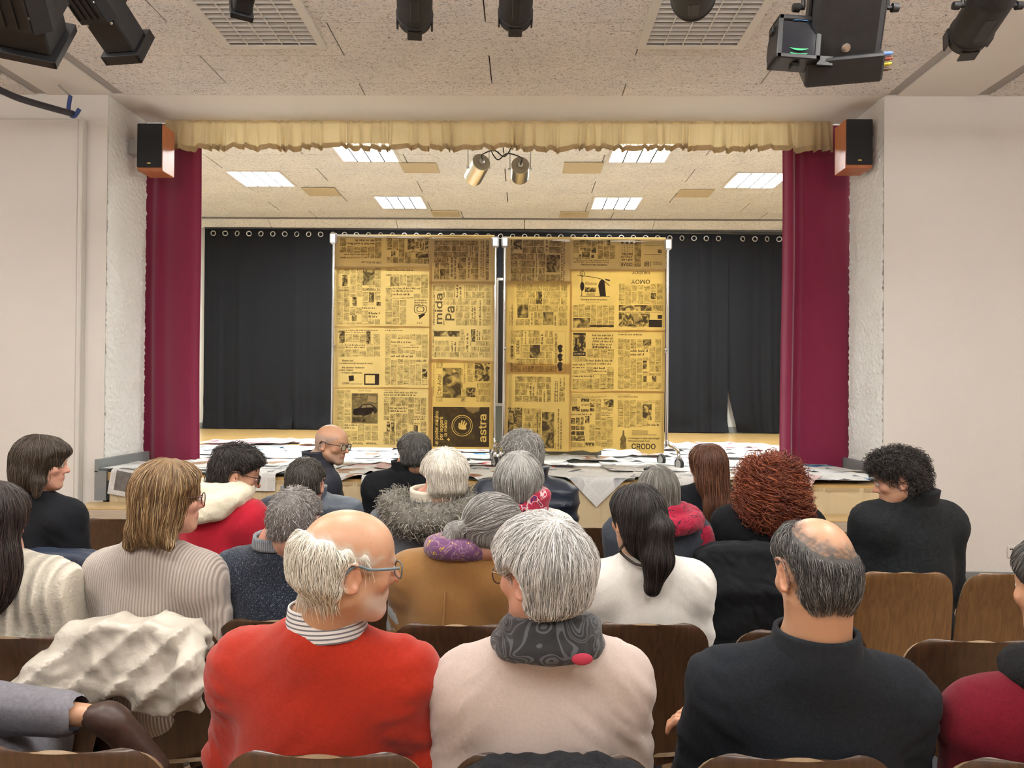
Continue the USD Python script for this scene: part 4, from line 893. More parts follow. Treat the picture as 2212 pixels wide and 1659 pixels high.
# ---- garment rails
def rail(x0p, x1p, y, tp0, tp1, label):
    a, b = UY(x0p, tp0, y), UY(x1p, tp1, y); t = thing('garment_rail', label, 'garment rail', ((a[0] + b[0]) / 2, y, ZS)); c = np.array([(a[0] + b[0]) / 2, y, ZS])
    zt = a[2] - .012, b[2] - .012; w = (b[0] - a[0]) / 2
    obj('top_bar', tube([(-w, .012, zt[0] - ZS), (w, .012, zt[1] - ZS)], .016, 12), M_CHROME, t, 40)
    obj('paper_fold', grid(np.array([[(-w + .03 + 2 * (w - .03) * u, .012 + .021 * math.cos(q), zt[0] - ZS + (zt[1] - zt[0]) * u + .021 * math.sin(q)) for q in np.linspace(0, np.pi, 7)] for u in (0, .5, 1)])), pm('paper_fold_white', (.70, .66, .55), .7), t, True)
    for s, z in ((-1, zt[0]), (1, zt[1])):
        x = s * w; h = z - ZS
        obj('post', tube([(x, .012, .17), (x, .012, h)], .013, 12), M_CHROME, t, 40)
        obj('post', tube([(x - s * .032, .02, .17), (x - s * .032, .02, h - .01)], .010, 10), M_CHROME, t, 40)
        obj('corner_clamp', bbox(x - .03, x + .03, -.025, .045, h - .06, h + .03, .012), M_ALU, t)
        obj('collar', lathe([(0, .018), (.03, .018)], 12, (x, .012, h * .52)), M_STEEL, t)
        ft = bezier([(x, .012, .22), (x + s * .015, -.0, .185), (x + s * .045, -.05, .165), (x + s * .06, -.13, .15), (x + s * .062, -.165, .12), (x + s * .062, -.17, .055)], 5)
        fb = bezier([(x, .012, .22), (x + s * .005, .03, .185), (x + s * .0, .08, .165), (x - s * .01, .15, .15), (x - s * .012, .175, .12), (x - s * .012, .18, .055)], 5)
        obj('foot', tube(ft, .014, 10), M_CHROME, t, 40); obj('foot', tube(fb, .014, 10), M_CHROME, t, 40)
        for (cx, cy) in ((x + s * .062, -.17), (x - s * .012, .18)):
            r = .046; cyy = cy - .012
            wl = obj('caster', lathe([(-.012, r * .78), (-.012, r), (.012, r), (.012, r * .78)], 24, (cx, cyy, r), (cx + 1, cyy + .45, r)), M_RUBBER, t, 30)
            obj('wheel_disc', lathe([(-.010, .0001), (-.010, r * .78), (.010, r * .78), (.010, .0001)], 20, (cx, cyy, r), (cx + 1, cyy + .45, r)), M_ALU, wl, 30)
            obj('fork', bbox(cx - .02, cx + .02, cyy - .012, cyy + .012, r * .9, r * 2.1, .006), M_STEEL, wl)
rail(721, 1070, RY + .002, 508, 516, 'left chrome garment rail on casters, carrying the left newspaper screen')
rail(1091, 1443, RY2 + .002, 516, 521, 'right chrome garment rail on casters, carrying the right newspaper screen')
# mobile board in the gap
by = 6.75; a, b = UY(1074, 603, by), UY(1300, 870, by); zb = UY(1080, 872, by)[2]
t = thing('mobile_board', 'dark mobile board with aluminium edge in the gap between the two screens', 'board', ((a[0] + b[0]) / 2, by, ZS)); c = np.array([(a[0] + b[0]) / 2, by, ZS])
w = (b[0] - a[0]) / 2; h0, h1 = zb - ZS, a[2] - ZS
obj('panel', bbox(-w, w, 0, .018, h0, h1, .003), pm('board_black', (.012, .014, .015), .4), t)
for q in ((-w - .012, -w + .014, h0, h1), (w - .014, w + .012, h0, h1)): obj('frame', bbox(q[0], q[1], -.012, .024, q[2], q[3], .004), M_ALU, t)
obj('frame', bbox(-w, w, -.012, .024, h1 - .014, h1 + .012, .004), M_ALU, t); obj('tray', bbox(-w - .02, w, -.06, .02, h0 - .02, h0 + .006, .004), M_ALU, t)
obj('lower_panel', bbox(-w - .06, w, .004, .02, .02, h0 - .02, .003), pm('board_grey_green', (.17, .185, .165), .6), t)
obj('foot', cat_([bbox(q - .02, q + .02, -.28, .30, 0, .03, .006) for q in (-w + .05, w - .05)]), M_STEEL, t)
# pen on the papers at the right screen's foot
pe = thing('marker_pen', 'dark marker pen lying at the foot of the right screen', 'pen', UY(1219, 977, 5.72) * [1, 1, 0] + [0, 0, ZS + .03])
obj('barrel', lathe([(-.07, .006), (-.068, .009), (.03, .009), (.032, .008), (.068, .008), (.07, .0001)], 12, (0, 0, 0), (1, .1, 0)), pm('pen_dark', (.03, .02, .035), .3), pe, 30)
obj('clip', tube([(.02, 0, .008), (.03, -.004, .02), (.034, 0, .03)], .003, 5), M_STEEL, pe)

# ================================================================ NEWSPAPERS SPREAD ON THE STAGE
def loose_mat(name, base, patch, thr, inkcol=(.10, .10, .11), tint_amt=.5, colored=None):
    n = {"uv": ("uvmap", {"attribute": "st"}), "mp": ("mapping", {"scale": (80, 210, 1)}), "n": ("noise_texture", {"dimensions": "2D", "scale": 1.0, "detail": 2.0, "roughness": .7}),
         "r": ("map_range", {"from_min": .42, "from_max": .62, "to_min": .0, "to_max": .38, "clamp": True}),
         "br": ("brick_texture", {"scale": 1.0, "brick_width": .115, "row_height": .16, "mortar_size": .008, "color1": (1, 1, 1), "color2": (.25, .25, .25), "mortar": (0, 0, 0), "offset": .37}),
         "mul": ("math", {"math_type": "multiply"}), "bw": ("rgb_to_bw", {}),
         "oi": ("object_info", {}), "cx": ("combine_xyz", {}), "ad": ("vector_math", {"vector_math_type": "add"} if False else {"math_type": "add"}),
         "v": ("noise_texture", {"dimensions": "2D", "scale": 4.2, "detail": 0.5}), "vr": ("rgb_ramp", {"ramp": [(thr, (0, 0, 0)), (thr + .01, (1, 1, 1))], "interpolate": True}),
         "pc": ("noise_texture", {"dimensions": "2D", "scale": 9.0, "detail": 2}), "pr": ("rgb_ramp", {"ramp": patch}),
         "m1": ("mix", {"mix_type": "mix", "color1": base, "color2": inkcol}), "m2": ("mix", {"mix_type": "mix"}),
         "hs": ("hsv", {}), "mr": ("map_range", {"from_min": 0., "from_max": 1., "to_min": .88, "to_max": 1.05}),
         "p": ("diffuse_bsdf", {}), "t": ("translucent_bsdf", {"color": (.4, .4, .38)}), "mm": ("mix_closure", {"fac": .12})}
    l = [("oi.random", "cx.x"), ("oi.random", "cx.y"), ("uv.UV", "mp.vector"), ("mp.vector", "n.vector"), ("n.fac", "r.value"), ("uv.UV", "br.vector"), ("br.color", "bw.color"), ("r.result", "mul.value1"), ("bw.val", "mul.value2"),
         ("uv.UV", "v.vector"), ("uv.UV", "pc.vector"), ("v.fac", "vr.fac"), ("pc.fac", "pr.fac"), ("mul.value", "m1.fac"), ("m1.color", "m2.color1"), ("pr.color", "m2.color2"), ("vr.color", "m2.fac"),
         ("m2.color", "hs.color"), ("oi.random", "mr.value"), ("mr.result", "hs.value"), ("hs.color", "p.color"), ("p.BSDF", "mm.closure1"), ("t.BSDF", "mm.closure2")]
    for k in ("cx", "ad"): n.pop(k)
    l = [q for q in l if not q[1].startswith('cx')]
    return mat(name, n, l, "mm.closure")
PW = (.78, .78, .76)
M_LOOSE = [loose_mat('newsprint_white_a', PW, [(.3, (.22, .23, .25)), (.5, (.50, .51, .52)), (.7, (.65, .64, .61))], .60),
           loose_mat('newsprint_white_b', PW, [(.3, (.05, .12, .28)), (.5, (.12, .3, .5)), (.7, (.45, .5, .55))], .64),
           loose_mat('newsprint_white_c', (.76, .76, .73), [(.3, (.25, .12, .08)), (.5, (.45, .3, .2)), (.7, (.5, .48, .42))], .62),
           loose_mat('newsprint_pink', (.80, .58, .57), [(.3, (.2, .1, .12)), (.5, (.5, .25, .27)), (.7, (.62, .42, .42))], .62),
           loose_mat('newsprint_red', PW, [(.3, (.45, .03, .05)), (.5, (.6, .08, .09)), (.7, (.6, .5, .48))], .60)]
def loose_sheet(w, d, seed, fold=True):
    r = np.random.default_rng(seed); n, k = 15, 11
    X, Y = np.meshgrid(np.linspace(-w / 2, w / 2, n), np.linspace(-d / 2, d / 2, k), indexing='ij')
    Z = meshkit.fbm(np.stack([X * 4 + seed * 3, Y * 4, 0 * X], -1), 2, seed)
    Z = np.clip(Z - .42, 0, 1) * .024
    if fold: Z += .012 * np.exp(-(X / .03) ** 2)
    e = np.maximum(np.abs(X) / (w / 2), np.abs(Y) / (d / 2)); Z += .006 * np.clip(e - .8, 0, 1) / .2 * r.uniform(.2, 1)
    uv = np.stack([X + 5 + seed * 1.7, Y + 5 + seed], -1).reshape(-1, 2)
    return grid(np.stack([X, Y, Z], -1)), uv
protos, lab = [], 'loose newspaper sheet spread among many others on the stage floor'
rs = np.random.default_rng(44)
cells = []
for j in range(10):
    for i in range(12):
        cells.append((-3.3 + i * .53 + rs.uniform(-.09, .09), 5.02 + j * .385 + rs.uniform(-.06, .06), i, j))
rs.shuffle(cells)
fx_front = .33
zlev = 0
for q, (x, y, i, j) in enumerate(cells):
    i, j = int(i), int(j)
    x = np.clip(x, -3.12 if y > 6.3 else -2.72, 2.42)
    y = max(y, float(stage_front(x)) + fx_front)
    if y < 5.95: x = np.clip(x, -2.65, 2.2)
    if x + .4 > 2.5 and y < 6.1: x = 2.1
    pink = (x > 1.2 and y > 7.3) or (x < -2.2 and y > 7.6)
    u = rs.random(); k = 3 if (pink and u < .7) else (0 if u < .5 else 1 if u < .64 else 2 if u < .8 else 4 if u < .87 else 3 if u < .92 else 0)
    big = rs.random() < .62; key = (k, big, int(rs.integers(0, 2)))
    z = ZS + .002 + .0021 * (q % 12) + .0012 * rs.random(); rz = float(rs.normal(0, 7) + (90 if (not big and rs.random() < .3) else 0))
    found = [p for p in protos if p[0] == key]
    if not found:
        t = thing('newspaper_sheet', lab, 'newspaper', (x, y, z), rz, 'newspapers covering the stage floor')
        m, uv = loose_sheet(*((.80, .56) if big else (.42, .57)), len(protos) + 3, big)
        obj('paper', m, M_LOOSE[k], t, True, uv=uv); protos.append((key, t))
    else: dup(found[0][1], (x, y, z), rz, rx=float(rs.normal(0, .35)), ry=float(rs.normal(0, .35)))

# sheets hanging over the stage edge
def hanging(label, xc, rot, w, d, s0, mi, seed, extras=()):
    "rectangle w x d turned by rot, its centre s0 past the edge (down positive); bent over the edge"
    n, k = 26, 22
    U, V = np.meshgrid(np.linspace(-w / 2, w / 2, n), np.linspace(-d / 2, d / 2, k), indexing='ij')
    c, s = math.cos(math.radians(rot)), math.sin(math.radians(rot))
    def bend(U, V, lift=0.0):
        x = xc + U * c - V * s; q = s0 + U * s + V * c
        r = .02; ang = np.clip((q + r) / (2 * r), 0, 1) * np.pi / 2; yf = stage_front(x)
        y = np.where(q < -r, yf - q - .035, yf - .035 + r - 2 * r * np.sin(ang) * .64 - .02 * np.clip(q, 0, .3)); z = np.where(q < r, ZS + .034 + r * (np.cos(ang) - 1), ZS + .034 - r - (q - r))
        z = np.where(q < -r, ZS + .034, z)
        wob = .008 * np.sin(U * 9 + seed) * np.clip(q / .1, 0, 1)
        return np.stack([x, y - .004 + wob - lift, z + np.where(q < r, lift, 0)], -1)
    P = bend(U, V); o = np.array([xc, float(stage_front(xc)), ZS])
    t = thing('newspaper_sheet', label, 'newspaper', o)
    uv = np.stack([U + 3 + seed, V + 2 + seed * .7], -1).reshape(-1, 2)
    obj('paper', grid(P), M_LOOSE[mi], t, True, off=o, uv=uv)
    for name, u0, v0, u1, v1, m in extras:
        U2, V2 = np.meshgrid(np.linspace(u0, u1, 9), np.linspace(v0, v1, 7), indexing='ij')
        obj(name, grid(bend(U2, V2, .0015)), m, t, True, off=o, uv=np.stack([U2, V2], -1).reshape(-1, 2))
    return t, bend, o
M_GREYPIC = pm('printed_grey', (.13, .12, .115), .7, noise=.5, scale=9); M_BLUEPIC = pm('printed_blue', (.12, .18, .30), .7); M_TAUPE = pm('printed_taupe', (.25, .22, .20), .7, noise=.25, scale=12)
t, bend, o = hanging('newspaper sheet with a big dark photograph drooping over the left end of the stage', -2.73, 8, .42, .46, -.02, 0, 1, (('photograph', -.165, -.01, .10, .195, M_GREYPIC),))
V, F = fit_text('BALFO', .11, .03, True, .001); q = np.array([[0, -1], [1, 0]])
obj('lettering', (bend(.155 - 0 * V[:, 0] - .0 + (.03 - V[:, 1]) * 1, .15 - V[:, 0], .0025 + V[:, 2]), F), M_INK, t, off=o)
hanging('plain newspaper sheet hanging over the edge beside the woman in the red jacket', -1.92, 0, .46, .40, -.08, 0, 5)
hanging('newspaper sheet with its slanting edge over the stage front behind the bald man', -1.30, -24, .50, .42, -.16, 2, 3)
hanging('hanging newspaper sheet with grey picture and blue square left of the man in black', -.86, 0, .46, .40, -.075, 0, 2, (('picture', -.185, .02, -.09, .075, M_TAUPE), ('blue_square', -.185, .085, -.125, .115, M_BLUEPIC)))
hanging('newspaper sheet with one corner over the stage edge left of the navy puffer coat', -.28, 40, .44, .40, -.22, 2, 8)
hanging('newspaper sheet hanging in a large triangle over the middle of the stage front', .49, 46, .46, .44, -.125, 0, 4)
hanging('newspaper sheet hanging between the grey bob and the long auburn hair', 1.06, -3, .44, .42, -.09, 0, 6, (('picture', -.1, .03, .0, .06, M_TAUPE),))
hanging('pink edged newspaper sheet slipping over the stage front beside the red curls', 1.80, 30, .44, .42, -.22, 3, 7)

# ================================================================ CHAIRS
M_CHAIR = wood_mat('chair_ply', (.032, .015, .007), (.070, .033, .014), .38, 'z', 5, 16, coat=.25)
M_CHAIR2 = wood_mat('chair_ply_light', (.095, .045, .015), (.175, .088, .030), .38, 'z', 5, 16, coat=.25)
M_EDGE = pm('ply_edge', (.22, .15, .085), .5, noise=.15, scale=60)
CH_TOP = .83
def make_chair(label, loc, rz, m):
    t = thing('chair', label, 'chair', loc, rz)
    def shell(prof, wid, rad, name, th=.011):
        k = len(prof); n = 25; P = np.zeros((n, k, 3)); u = np.linspace(-1, 1, n); L = np.concatenate([[0], np.cumsum(np.linalg.norm(np.diff(prof, axis=0), axis=1))])
        for j in range(k):
            w = wid[j]
            for e, s0 in ((L[j], 1), (L[-1] - L[j], 1)):
                if e < rad: w = w - rad + math.sqrt(max(rad ** 2 - (rad - e) ** 2, 0))
            P[:, j, 0] = u * w; P[:, j, 1] = prof[j, 0] + (.03 * (u ** 2) if name == 'backrest' else 0); P[:, j, 2] = prof[j, 1] + (0 if name == 'backrest' else .008 * u ** 2)
        V, F = grid(P, th); nf = 2 * (n - 1) * (k - 1)
        sh = obj(name, (V, F[:2 * nf]), m, t, 40); obj('ply_edge', (V, F[2 * nf:]), M_EDGE, sh)
    zb = np.concatenate([np.linspace(.40, .44, 3), np.linspace(.46, CH_TOP - .07, 8), CH_TOP - .07 + .07 * np.sin(np.linspace(.2, np.pi / 2, 7))])
    prof = np.stack([-.005 - (zb - .42) * .14 + .02 * np.sin((zb - .40) * 7), zb], 1)
    shell(prof, np.interp(zb, [.40, .55, .70, CH_TOP], [.165, .205, .20, .178]), .065, 'backrest')
    yb_ = np.concatenate([-.0 + .05 * (1 - np.cos(np.linspace(0, 1.2, 4))), np.linspace(.06, .38, 8), .38 + .04 * np.sin(np.linspace(.3, np.pi / 2, 5))])
    zs = np.interp(yb_, [0, .05, .2, .36, .43], [.437, .43, .428, .44, .432])
    shell(np.stack([yb_, zs], 1), np.interp(yb_, [0, .15, .42], [.17, .20, .20]), .05, 'seat')
    for sx in (-1, 1):
        obj('leg', tube(bezier([(sx * .15, .06, .42), (sx * .19, .00, .30), (sx * .22, -.08, .005)], 5), .010, 10), M_CHROME, t, 40)
        obj('leg', tube(bezier([(sx * .15, .34, .42), (sx * .19, .37, .30), (sx * .22, .42, .005)], 5), .010, 10), M_CHROME, t, 40)
        obj('side_rail', tube([(sx * .15, .06, .415), (sx * .15, .34, .415)], .010, 10), M_CHROME, t, 40)
        obj('back_support', tube(bezier([(sx * .10, .12, .412), (sx * .10, .04, .405), (sx * .10, .0, .41), (sx * .10, -.018, .435)], 5), .009, 8), M_CHROME, t, 40)
    obj('cross_rail', tube([(-.15, .20, .412), (.15, .20, .412)], .010, 10), M_CHROME, t, 40)
    return t
_protoch = {}
def chair(px, top_y, y, label, rz=0, light=False, dx=0):
    p = UY(px, top_y, y); loc = (p[0], y + .05, 0)
    if light not in _protoch:
        _protoch[light] = make_chair(label, loc, rz, M_CHAIR2 if light else M_CHAIR); return _protoch[light]
    return dup(_protoch[light], loc, rz, label)
# ================================================================ PEOPLE: implicit bodies, meshed by surface nets
from scipy.ndimage import map_coordinates, gaussian_filter
class Field:
    def __init__(s, lo, hi, h, far=.12):
        s.lo, s.h = np.asarray(lo, float), h; s.n = np.maximum(np.ceil((np.asarray(hi) - s.lo) / h).astype(int) + 1, 4)
        s.D = np.full(s.n, far, np.float32)
    def sl(s, lo, hi):
        a = np.clip(np.floor((np.asarray(lo) - s.lo) / s.h).astype(int), 0, s.n); b = np.clip(np.ceil((np.asarray(hi) - s.lo) / s.h).astype(int) + 1, 0, s.n)
        return tuple(slice(i, j) for i, j in zip(a, b))
    def pts(s, sl):
        ax = [s.lo[i] + s.h * np.arange(sl[i].start, sl[i].stop) for i in range(3)]
        return np.stack(np.meshgrid(*ax, indexing='ij'), -1).astype(np.float32)
    def apply(s, fn, lo, hi, k=.02, op='+'):
        m = k + 3 * s.h + .012; sl = s.sl(np.asarray(lo) - m, np.asarray(hi) + m)
        if any(q.stop <= q.start for q in sl): return
        d = fn(s.pts(sl)); a = s.D[sl]
        if op == '-': a, d = -a, d
        k = max(k, 1e-5); hh = np.clip(.5 + .5 * (d - a) / k, 0, 1); r = d + (a - d) * hh - k * hh * (1 - hh)
        s.D[sl] = -r if op == '-' else r
    def cone(s, a, b, ra, rb, k=.02, op='+'):
        a, b = np.asarray(a, np.float32), np.asarray(b, np.float32); ba = b - a; L = max(float(ba @ ba), 1e-9); r = max(ra, rb)
        def fn(P):
            pa = P - a; t = np.clip(pa @ ba / L, 0, 1); return np.linalg.norm(pa - t[..., None] * ba, axis=-1) - (ra + (rb - ra) * t)
        s.apply(fn, np.minimum(a, b) - r, np.maximum(a, b) + r, k, op)
    def chain(s, pts, rs, k=.02, op='+'):
        for i in range(len(pts) - 1): s.cone(pts[i], pts[i + 1], rs[i], rs[i + 1], k, op)
    def ell(s, c, r, R=None, k=.02, op='+'):
        c, r = np.asarray(c, np.float32), np.asarray(r, np.float32); R = np.eye(3) if R is None else np.asarray(R); e = np.sqrt(((R * r) ** 2).sum(1))
        Rf = R.astype(np.float32)
        def fn(P):
            q = (P - c) @ Rf; k0 = np.linalg.norm(q / r, axis=-1); k1 = np.linalg.norm(q / r ** 2, axis=-1); return np.where(k0 < 1e-4, -r.min(), k0 * (k0 - 1) / np.maximum(k1, 1e-6))
        s.apply(fn, c - e, c + e, k, op)
    def at(s, P, D=None):
        return map_coordinates(s.D if D is None else D, ((P - s.lo) / s.h).T, order=1, mode='nearest')
    def grad(s, P, D=None):
        g = np.stack([s.at(P + e, D) - s.at(P - e, D) for e in np.eye(3) * s.h], -1); return g / (np.linalg.norm(g, axis=-1, keepdims=True) + 1e-9)
    def mesh(s, D=None, level=0.0):
        D = (s.D if D is None else D) - level; ins = D < 0; n = D.shape
        c = np.stack([ins[i:n[0] - 1 + i, j:n[1] - 1 + j, k:n[2] - 1 + k] for i in (0, 1) for j in (0, 1) for k in (0, 1)], 0)
        act = c.any(0) & ~c.all(0); idx = -np.ones(act.shape, int); cells = np.argwhere(act); idx[act] = np.arange(len(cells))
        if not len(cells): return np.zeros((0, 3)), np.zeros((0, 3), int)
        acc, cnt = np.zeros((len(cells), 3)), np.zeros(len(cells))
        cor = [(i, j, k) for i in (0, 1) for j in (0, 1) for k in (0, 1)]
        val = np.stack([D[cells[:, 0] + i, cells[:, 1] + j, cells[:, 2] + k] for i, j, k in cor], 1)
        for p in range(8):
            for q in range(p + 1, 8):
                d = np.array(cor[q]) - cor[p]
                if np.abs(d).sum() != 1: continue
                x = (val[:, p] < 0) != (val[:, q] < 0); t = val[:, p] / (val[:, p] - val[:, q] + 1e-20)
                acc[x] += np.array(cor[p]) + t[x, None] * d; cnt += x
        V = s.lo + s.h * (cells + acc / np.maximum(cnt, 1)[:, None]); F = []
        for ax in range(3):
            o1, o2 = [(1, 2), (2, 0), (0, 1)][ax]
            a = ins[tuple(slice(0, -1) if i == ax else slice(1, -1) for i in range(3))]; b = ins[tuple(slice(1, None) if i == ax else slice(1, -1) for i in range(3))]
            e = np.argwhere(a != b); 
            if not len(e): continue
            flip = a[tuple(e.T)]; base = e.copy(); base[:, o1] += 1; base[:, o2] += 1
            g = []
            for d1, d2 in ((0, 0), (1, 0), (1, 1), (0, 1)):
                q = base.copy(); q[:, o1] -= d1; q[:, o2] -= d2; g.append(idx[q[:, 0], q[:, 1], q[:, 2]])
            g = np.stack(g, 1); g = np.where(flip[:, None], g, g[:, ::-1]); F += [g[:, [0, 1, 2]], g[:, [0, 2, 3]]]
        return V, np.vstack(F)[:, ::-1]
def sstep(x, a, b): t = np.clip((x - a) / (b - a), 0, 1); return t * t * (3 - 2 * t)
def vnormals(V, F):
    n = np.zeros_like(V); fn = np.cross(V[F[:, 1]] - V[F[:, 0]], V[F[:, 2]] - V[F[:, 0]])
    for k in range(3): np.add.at(n, F[:, k], fn)
    return n / (np.linalg.norm(n, axis=1, keepdims=True) + 1e-12)

# ---- materials of people
def tint_mat(name, rough, spec=.4, sss=0.0, bump=0.0, bscale=300, bdist=.001, sheen=0.0, coat=0.0, aniso=None):
    n = {"a": ("attribute", {"attribute": "tint"}), "p": ("principled_bsdf", {"roughness": rough, "specular_ior_level": spec, "subsurface_weight": sss, "subsurface_scale": .004, "sheen_weight": sheen, "coat_weight": coat, "coat_roughness": .3})}
    l = [("a.color", "p.base_color")]
    if bump:
        n["g"] = ("geometry", {}); n["mp"] = ("mapping", {"scale": aniso or (1, 1, 1)}); n["n"] = ("noise_texture", {"scale": bscale, "detail": 2}); n["b"] = ("bump", {"strength": bump, "distance": bdist})
        l += [("g.position", "mp.vector"), ("mp.vector", "n.vector"), ("n.fac", "b.height"), ("b.normal", "p.normal")]
    return mat(name, n, l, "p.BSDF")
M_SKIN = tint_mat('skin', .42, .45, .12, .12, 260, .0008)
M_HAIRCAP = tint_mat('hair_mass', .55, .35, 0, .5, 420, .002, aniso=(1, 1, .22))
M_STRAND = tint_mat('hair_strand', .42, .45)
M_EYE = tint_mat('eye', .1, .6)
M_LENS = mat('spectacle_lens', {"t": ("transparent_bsdf", {"color": (.93, .95, .95)}), "g": ("glossy_bsdf", {"roughness": .02}), "f": ("fresnel", {"IOR": 1.45}), "m": ("mix_closure", {})}, [("f.fac", "m.fac"), ("t.BSDF", "m.closure1"), ("g.BSDF", "m.closure2")], "m.closure")

# ---- one hand, wrist at the origin, fingers towards +y, palm down, thumb at +x; curled
def hand_mesh(curl=1.0, h=.0052):
    f = Field((-.065, -.03, -.085), (.085, .20, .035), h)
    f.cone((0, -.02, 0), (0, .02, 0), .026, .028, .015); f.ell((0, .05, 0), (.042, .052, .0155), k=.012); f.ell((.022, .032, -.010), (.018, .030, .014), k=.012)
    for x, L, sp in ((-.033, .058, -.10), (-.012, .072, -.03), (.010, .078, .03), (.031, .070, .09)):
        p = np.array([x, .088, .001]); a = math.radians(18 * curl); r = .0092; pts, rs = [p - [0, .02, 0], p], [.010, .0095]
        for i, q in enumerate((.44, .32, .24)):
            d = np.array([math.sin(sp) * math.cos(a), math.cos(a) * math.cos(sp), -math.sin(a)]); p = p + d * L * q; pts.append(p); r -= .0009; rs.append(r); a += math.radians((34, 30, 16)[i] * curl)
        f.chain(pts, rs, .004)
    f.chain([(.024, .018, -.006), (.047, .045, -.014), (.056, .072, -.024), (.054, .094, -.036)], (.014, .0115, .010, .0082), .006)
    return f.mesh()
_HAND = {}
def hand(curl):
    if curl not in _HAND: _HAND[curl] = hand_mesh(curl)
    return _HAND[curl]

def head_prims(f, R, c, s, o, skull_only=False):
    "the head; o: options. returns the skull-only field for hair"
    T = lambda p: c + R @ (np.asarray(p, float) * s)
    E = lambda p, r, k=.02, op='+', Q=None: f.ell(T(p), np.asarray(r) * s, R if Q is None else R @ Q, k * s, op)
    C = lambda a, b, ra, rb, k=.02, op='+': f.cone(T(a), T(b), ra * s, rb * s, k * s, op)
    E((0, -.010, .036), (.0765, .0965, .083), .01); E((0, .030, .030), (.066, .061, .064), .03); E((0, .034, -.034), (.060, .058, .068), .03)
    E((0, -.045, .0), (.066, .055, .062), .03)
    jw = o.get('jaw', 1.0)
    for q in (-1, 1): C((q * .053 * jw, .004, -.052), (q * .020, .066, -.092), .019, .017, .03)
    C((0, .040, -.070), (0, .070, -.095), .036, .020, .03)
    nb = o['nb']; f.cone(T((0, -.025, -.055)), nb, .054 * s * o.get('neck', 1), .062 * o.get('neck', 1), .03); f.cone(nb, nb + [0, .01, -.06], .058 * o.get('neck', 1), .050, .02)
    if skull_only: return f.D, T
    skull = f.D.copy()
    for q in (-1, 1):
        E((q * .046, .056, -.020), (.024, .022, .020), .02)
        E((q * .0315, .104, .002), (.019, .020, .013), .012, '-')
        E((q * .0315, .080, .003), (.0128, .0128, .0115), .004)
    C((-.034, .083, .021), (0, .0875, .018), .010, .009, .012); C((.034, .083, .021), (0, .0875, .018), .010, .009, .012)
    nl = o.get('nose', 1.0)
    C((0, .087, .012), (0, .087 + .022 * nl, -.026), .0075, .0112, .010); 
    for q in (-1, 1): E((q * .0115, .094, -.031), (.0085, .011, .008), .007)
    E((0, .080, -.058), (.028, .016, .016), .015)
    C((-.021, .086, -.0565), (0, .0945, -.0555), .004, .0058, .005); C((.021, .086, -.0565), (0, .0945, -.0555), .004, .0058, .005)
    C((-.018, .086, -.0665), (0, .0925, -.0675), .0045, .0066, .005); C((.018, .086, -.0665), (0, .0925, -.0675), .0045, .0066, .005)
    C((-.023, .094, -.0612), (.023, .094, -.0612), .0022, .0022, .004, '-') if False else None
    E((0, .076, -.094), (.018, .016, .014), .015)
    for q in (-1, 1):
        a = np.linspace(-2.35, 2.05, 11); es = o.get('ear', 1.0)
        pts = [(q * (.080 + .010 * es * (.6 + .4 * np.sin(t)) + .004 * (np.cos(t) < 0)), -.014 - .0185 * es * np.cos(t) * (1 if np.cos(t) > 0 else .85) - .004, -.006 + .031 * es * np.sin(t)) for t in a]
        E((q * .080, -.014, -.008), (.0075, .019 * es, .029 * es), .006, '+', rotm(0, 0, -q * 16))
        for i in range(len(pts) - 1): C(pts[i], pts[i + 1], .0040, .0040, .003)
        E((q * .083, -.007, -.031 * es), (.006, .0085, .010), .006)
        E((q * .0900, -.009, -.008), (.0085, .0095, .016), .003, '-'); E((q * .0885, -.020, .014), (.004, .005, .009), .003, '-')
        C((q * .0835, -.002, -.004), (q * .084, .002, -.013), .0045, .0045, .004)
    return skull, T

SKIN = {'fair': (.58, .34, .24), 'pink': (.57, .315, .225), 'tan': (.52, .29, .19), 'olive': (.50, .30, .20), 'warm': (.50, .275, .165)}
def face_tint(L, base, o):
    "skin colour by place on the head (L: head-local, unit scale)"
    b = np.array(SKIN[base]); col = np.repeat(b[None], len(L), 0); x, y, z = L.T; g = lambda c, r: np.exp(-(((L - c) / r) ** 2).sum(1))
    red = .45 * g((0, .105, -.025), .022) + .30 * (g((.045, .07, -.02), .03) + g((-.045, .07, -.02), .03)) + .45 * np.clip((np.abs(x) - .078) / .012, 0, 1) * (np.abs(z) < .06)
    col = col * (1 + red[:, None] * np.array([.10, -.28, -.25]))
    lip = g((0, .09, -.0615), (.024, .02, .0105)); col = col * (1 - lip[:, None] * np.array([.10, .48, .42]))
    col *= (1 + .10 * (meshkit.fbm(L * 38 + 5, 3, 3) - .5) + .12 * (meshkit.fbm(L * 9, 2, 8) - .5))[:, None]
    br = o.get('brow', (.10, .07, .05))
    if br is not None:
        w = np.clip(g((.032, .088, .0245), (.021, .02, .0048)) + g((-.032, .088, .0245), (.021, .02, .0048)), 0, 1) * 1.2; w = np.clip(w, 0, .9)[:, None]; col = col * (1 - w) + np.array(br) * w
    if o.get('stubble'):
        w = (.55 * sstep(-z, .030, .062) * sstep(y, .005, .04) * (1 - lip))[:, None]; col = col * (1 - w) + np.array(o['stubble']) * w
    if o.get('spots'):
        w = (.22 * sstep(meshkit.noise(L * 110, 4), .84, .90) * (z > .0))[:, None]; col = col * (1 - w) + np.array((.30, .14, .08)) * w
    if o.get('scalp') is not None:
        sc_, fn, am = o['scalp']; w = (am * sstep(fn(L), -.010, .012) * (.55 + .45 * sstep(meshkit.noise(L * 190, 2), .25, .6)))[:, None]; col = col * (1 - w) + np.array(sc_) * w
    return np.clip(col, 0, 1)
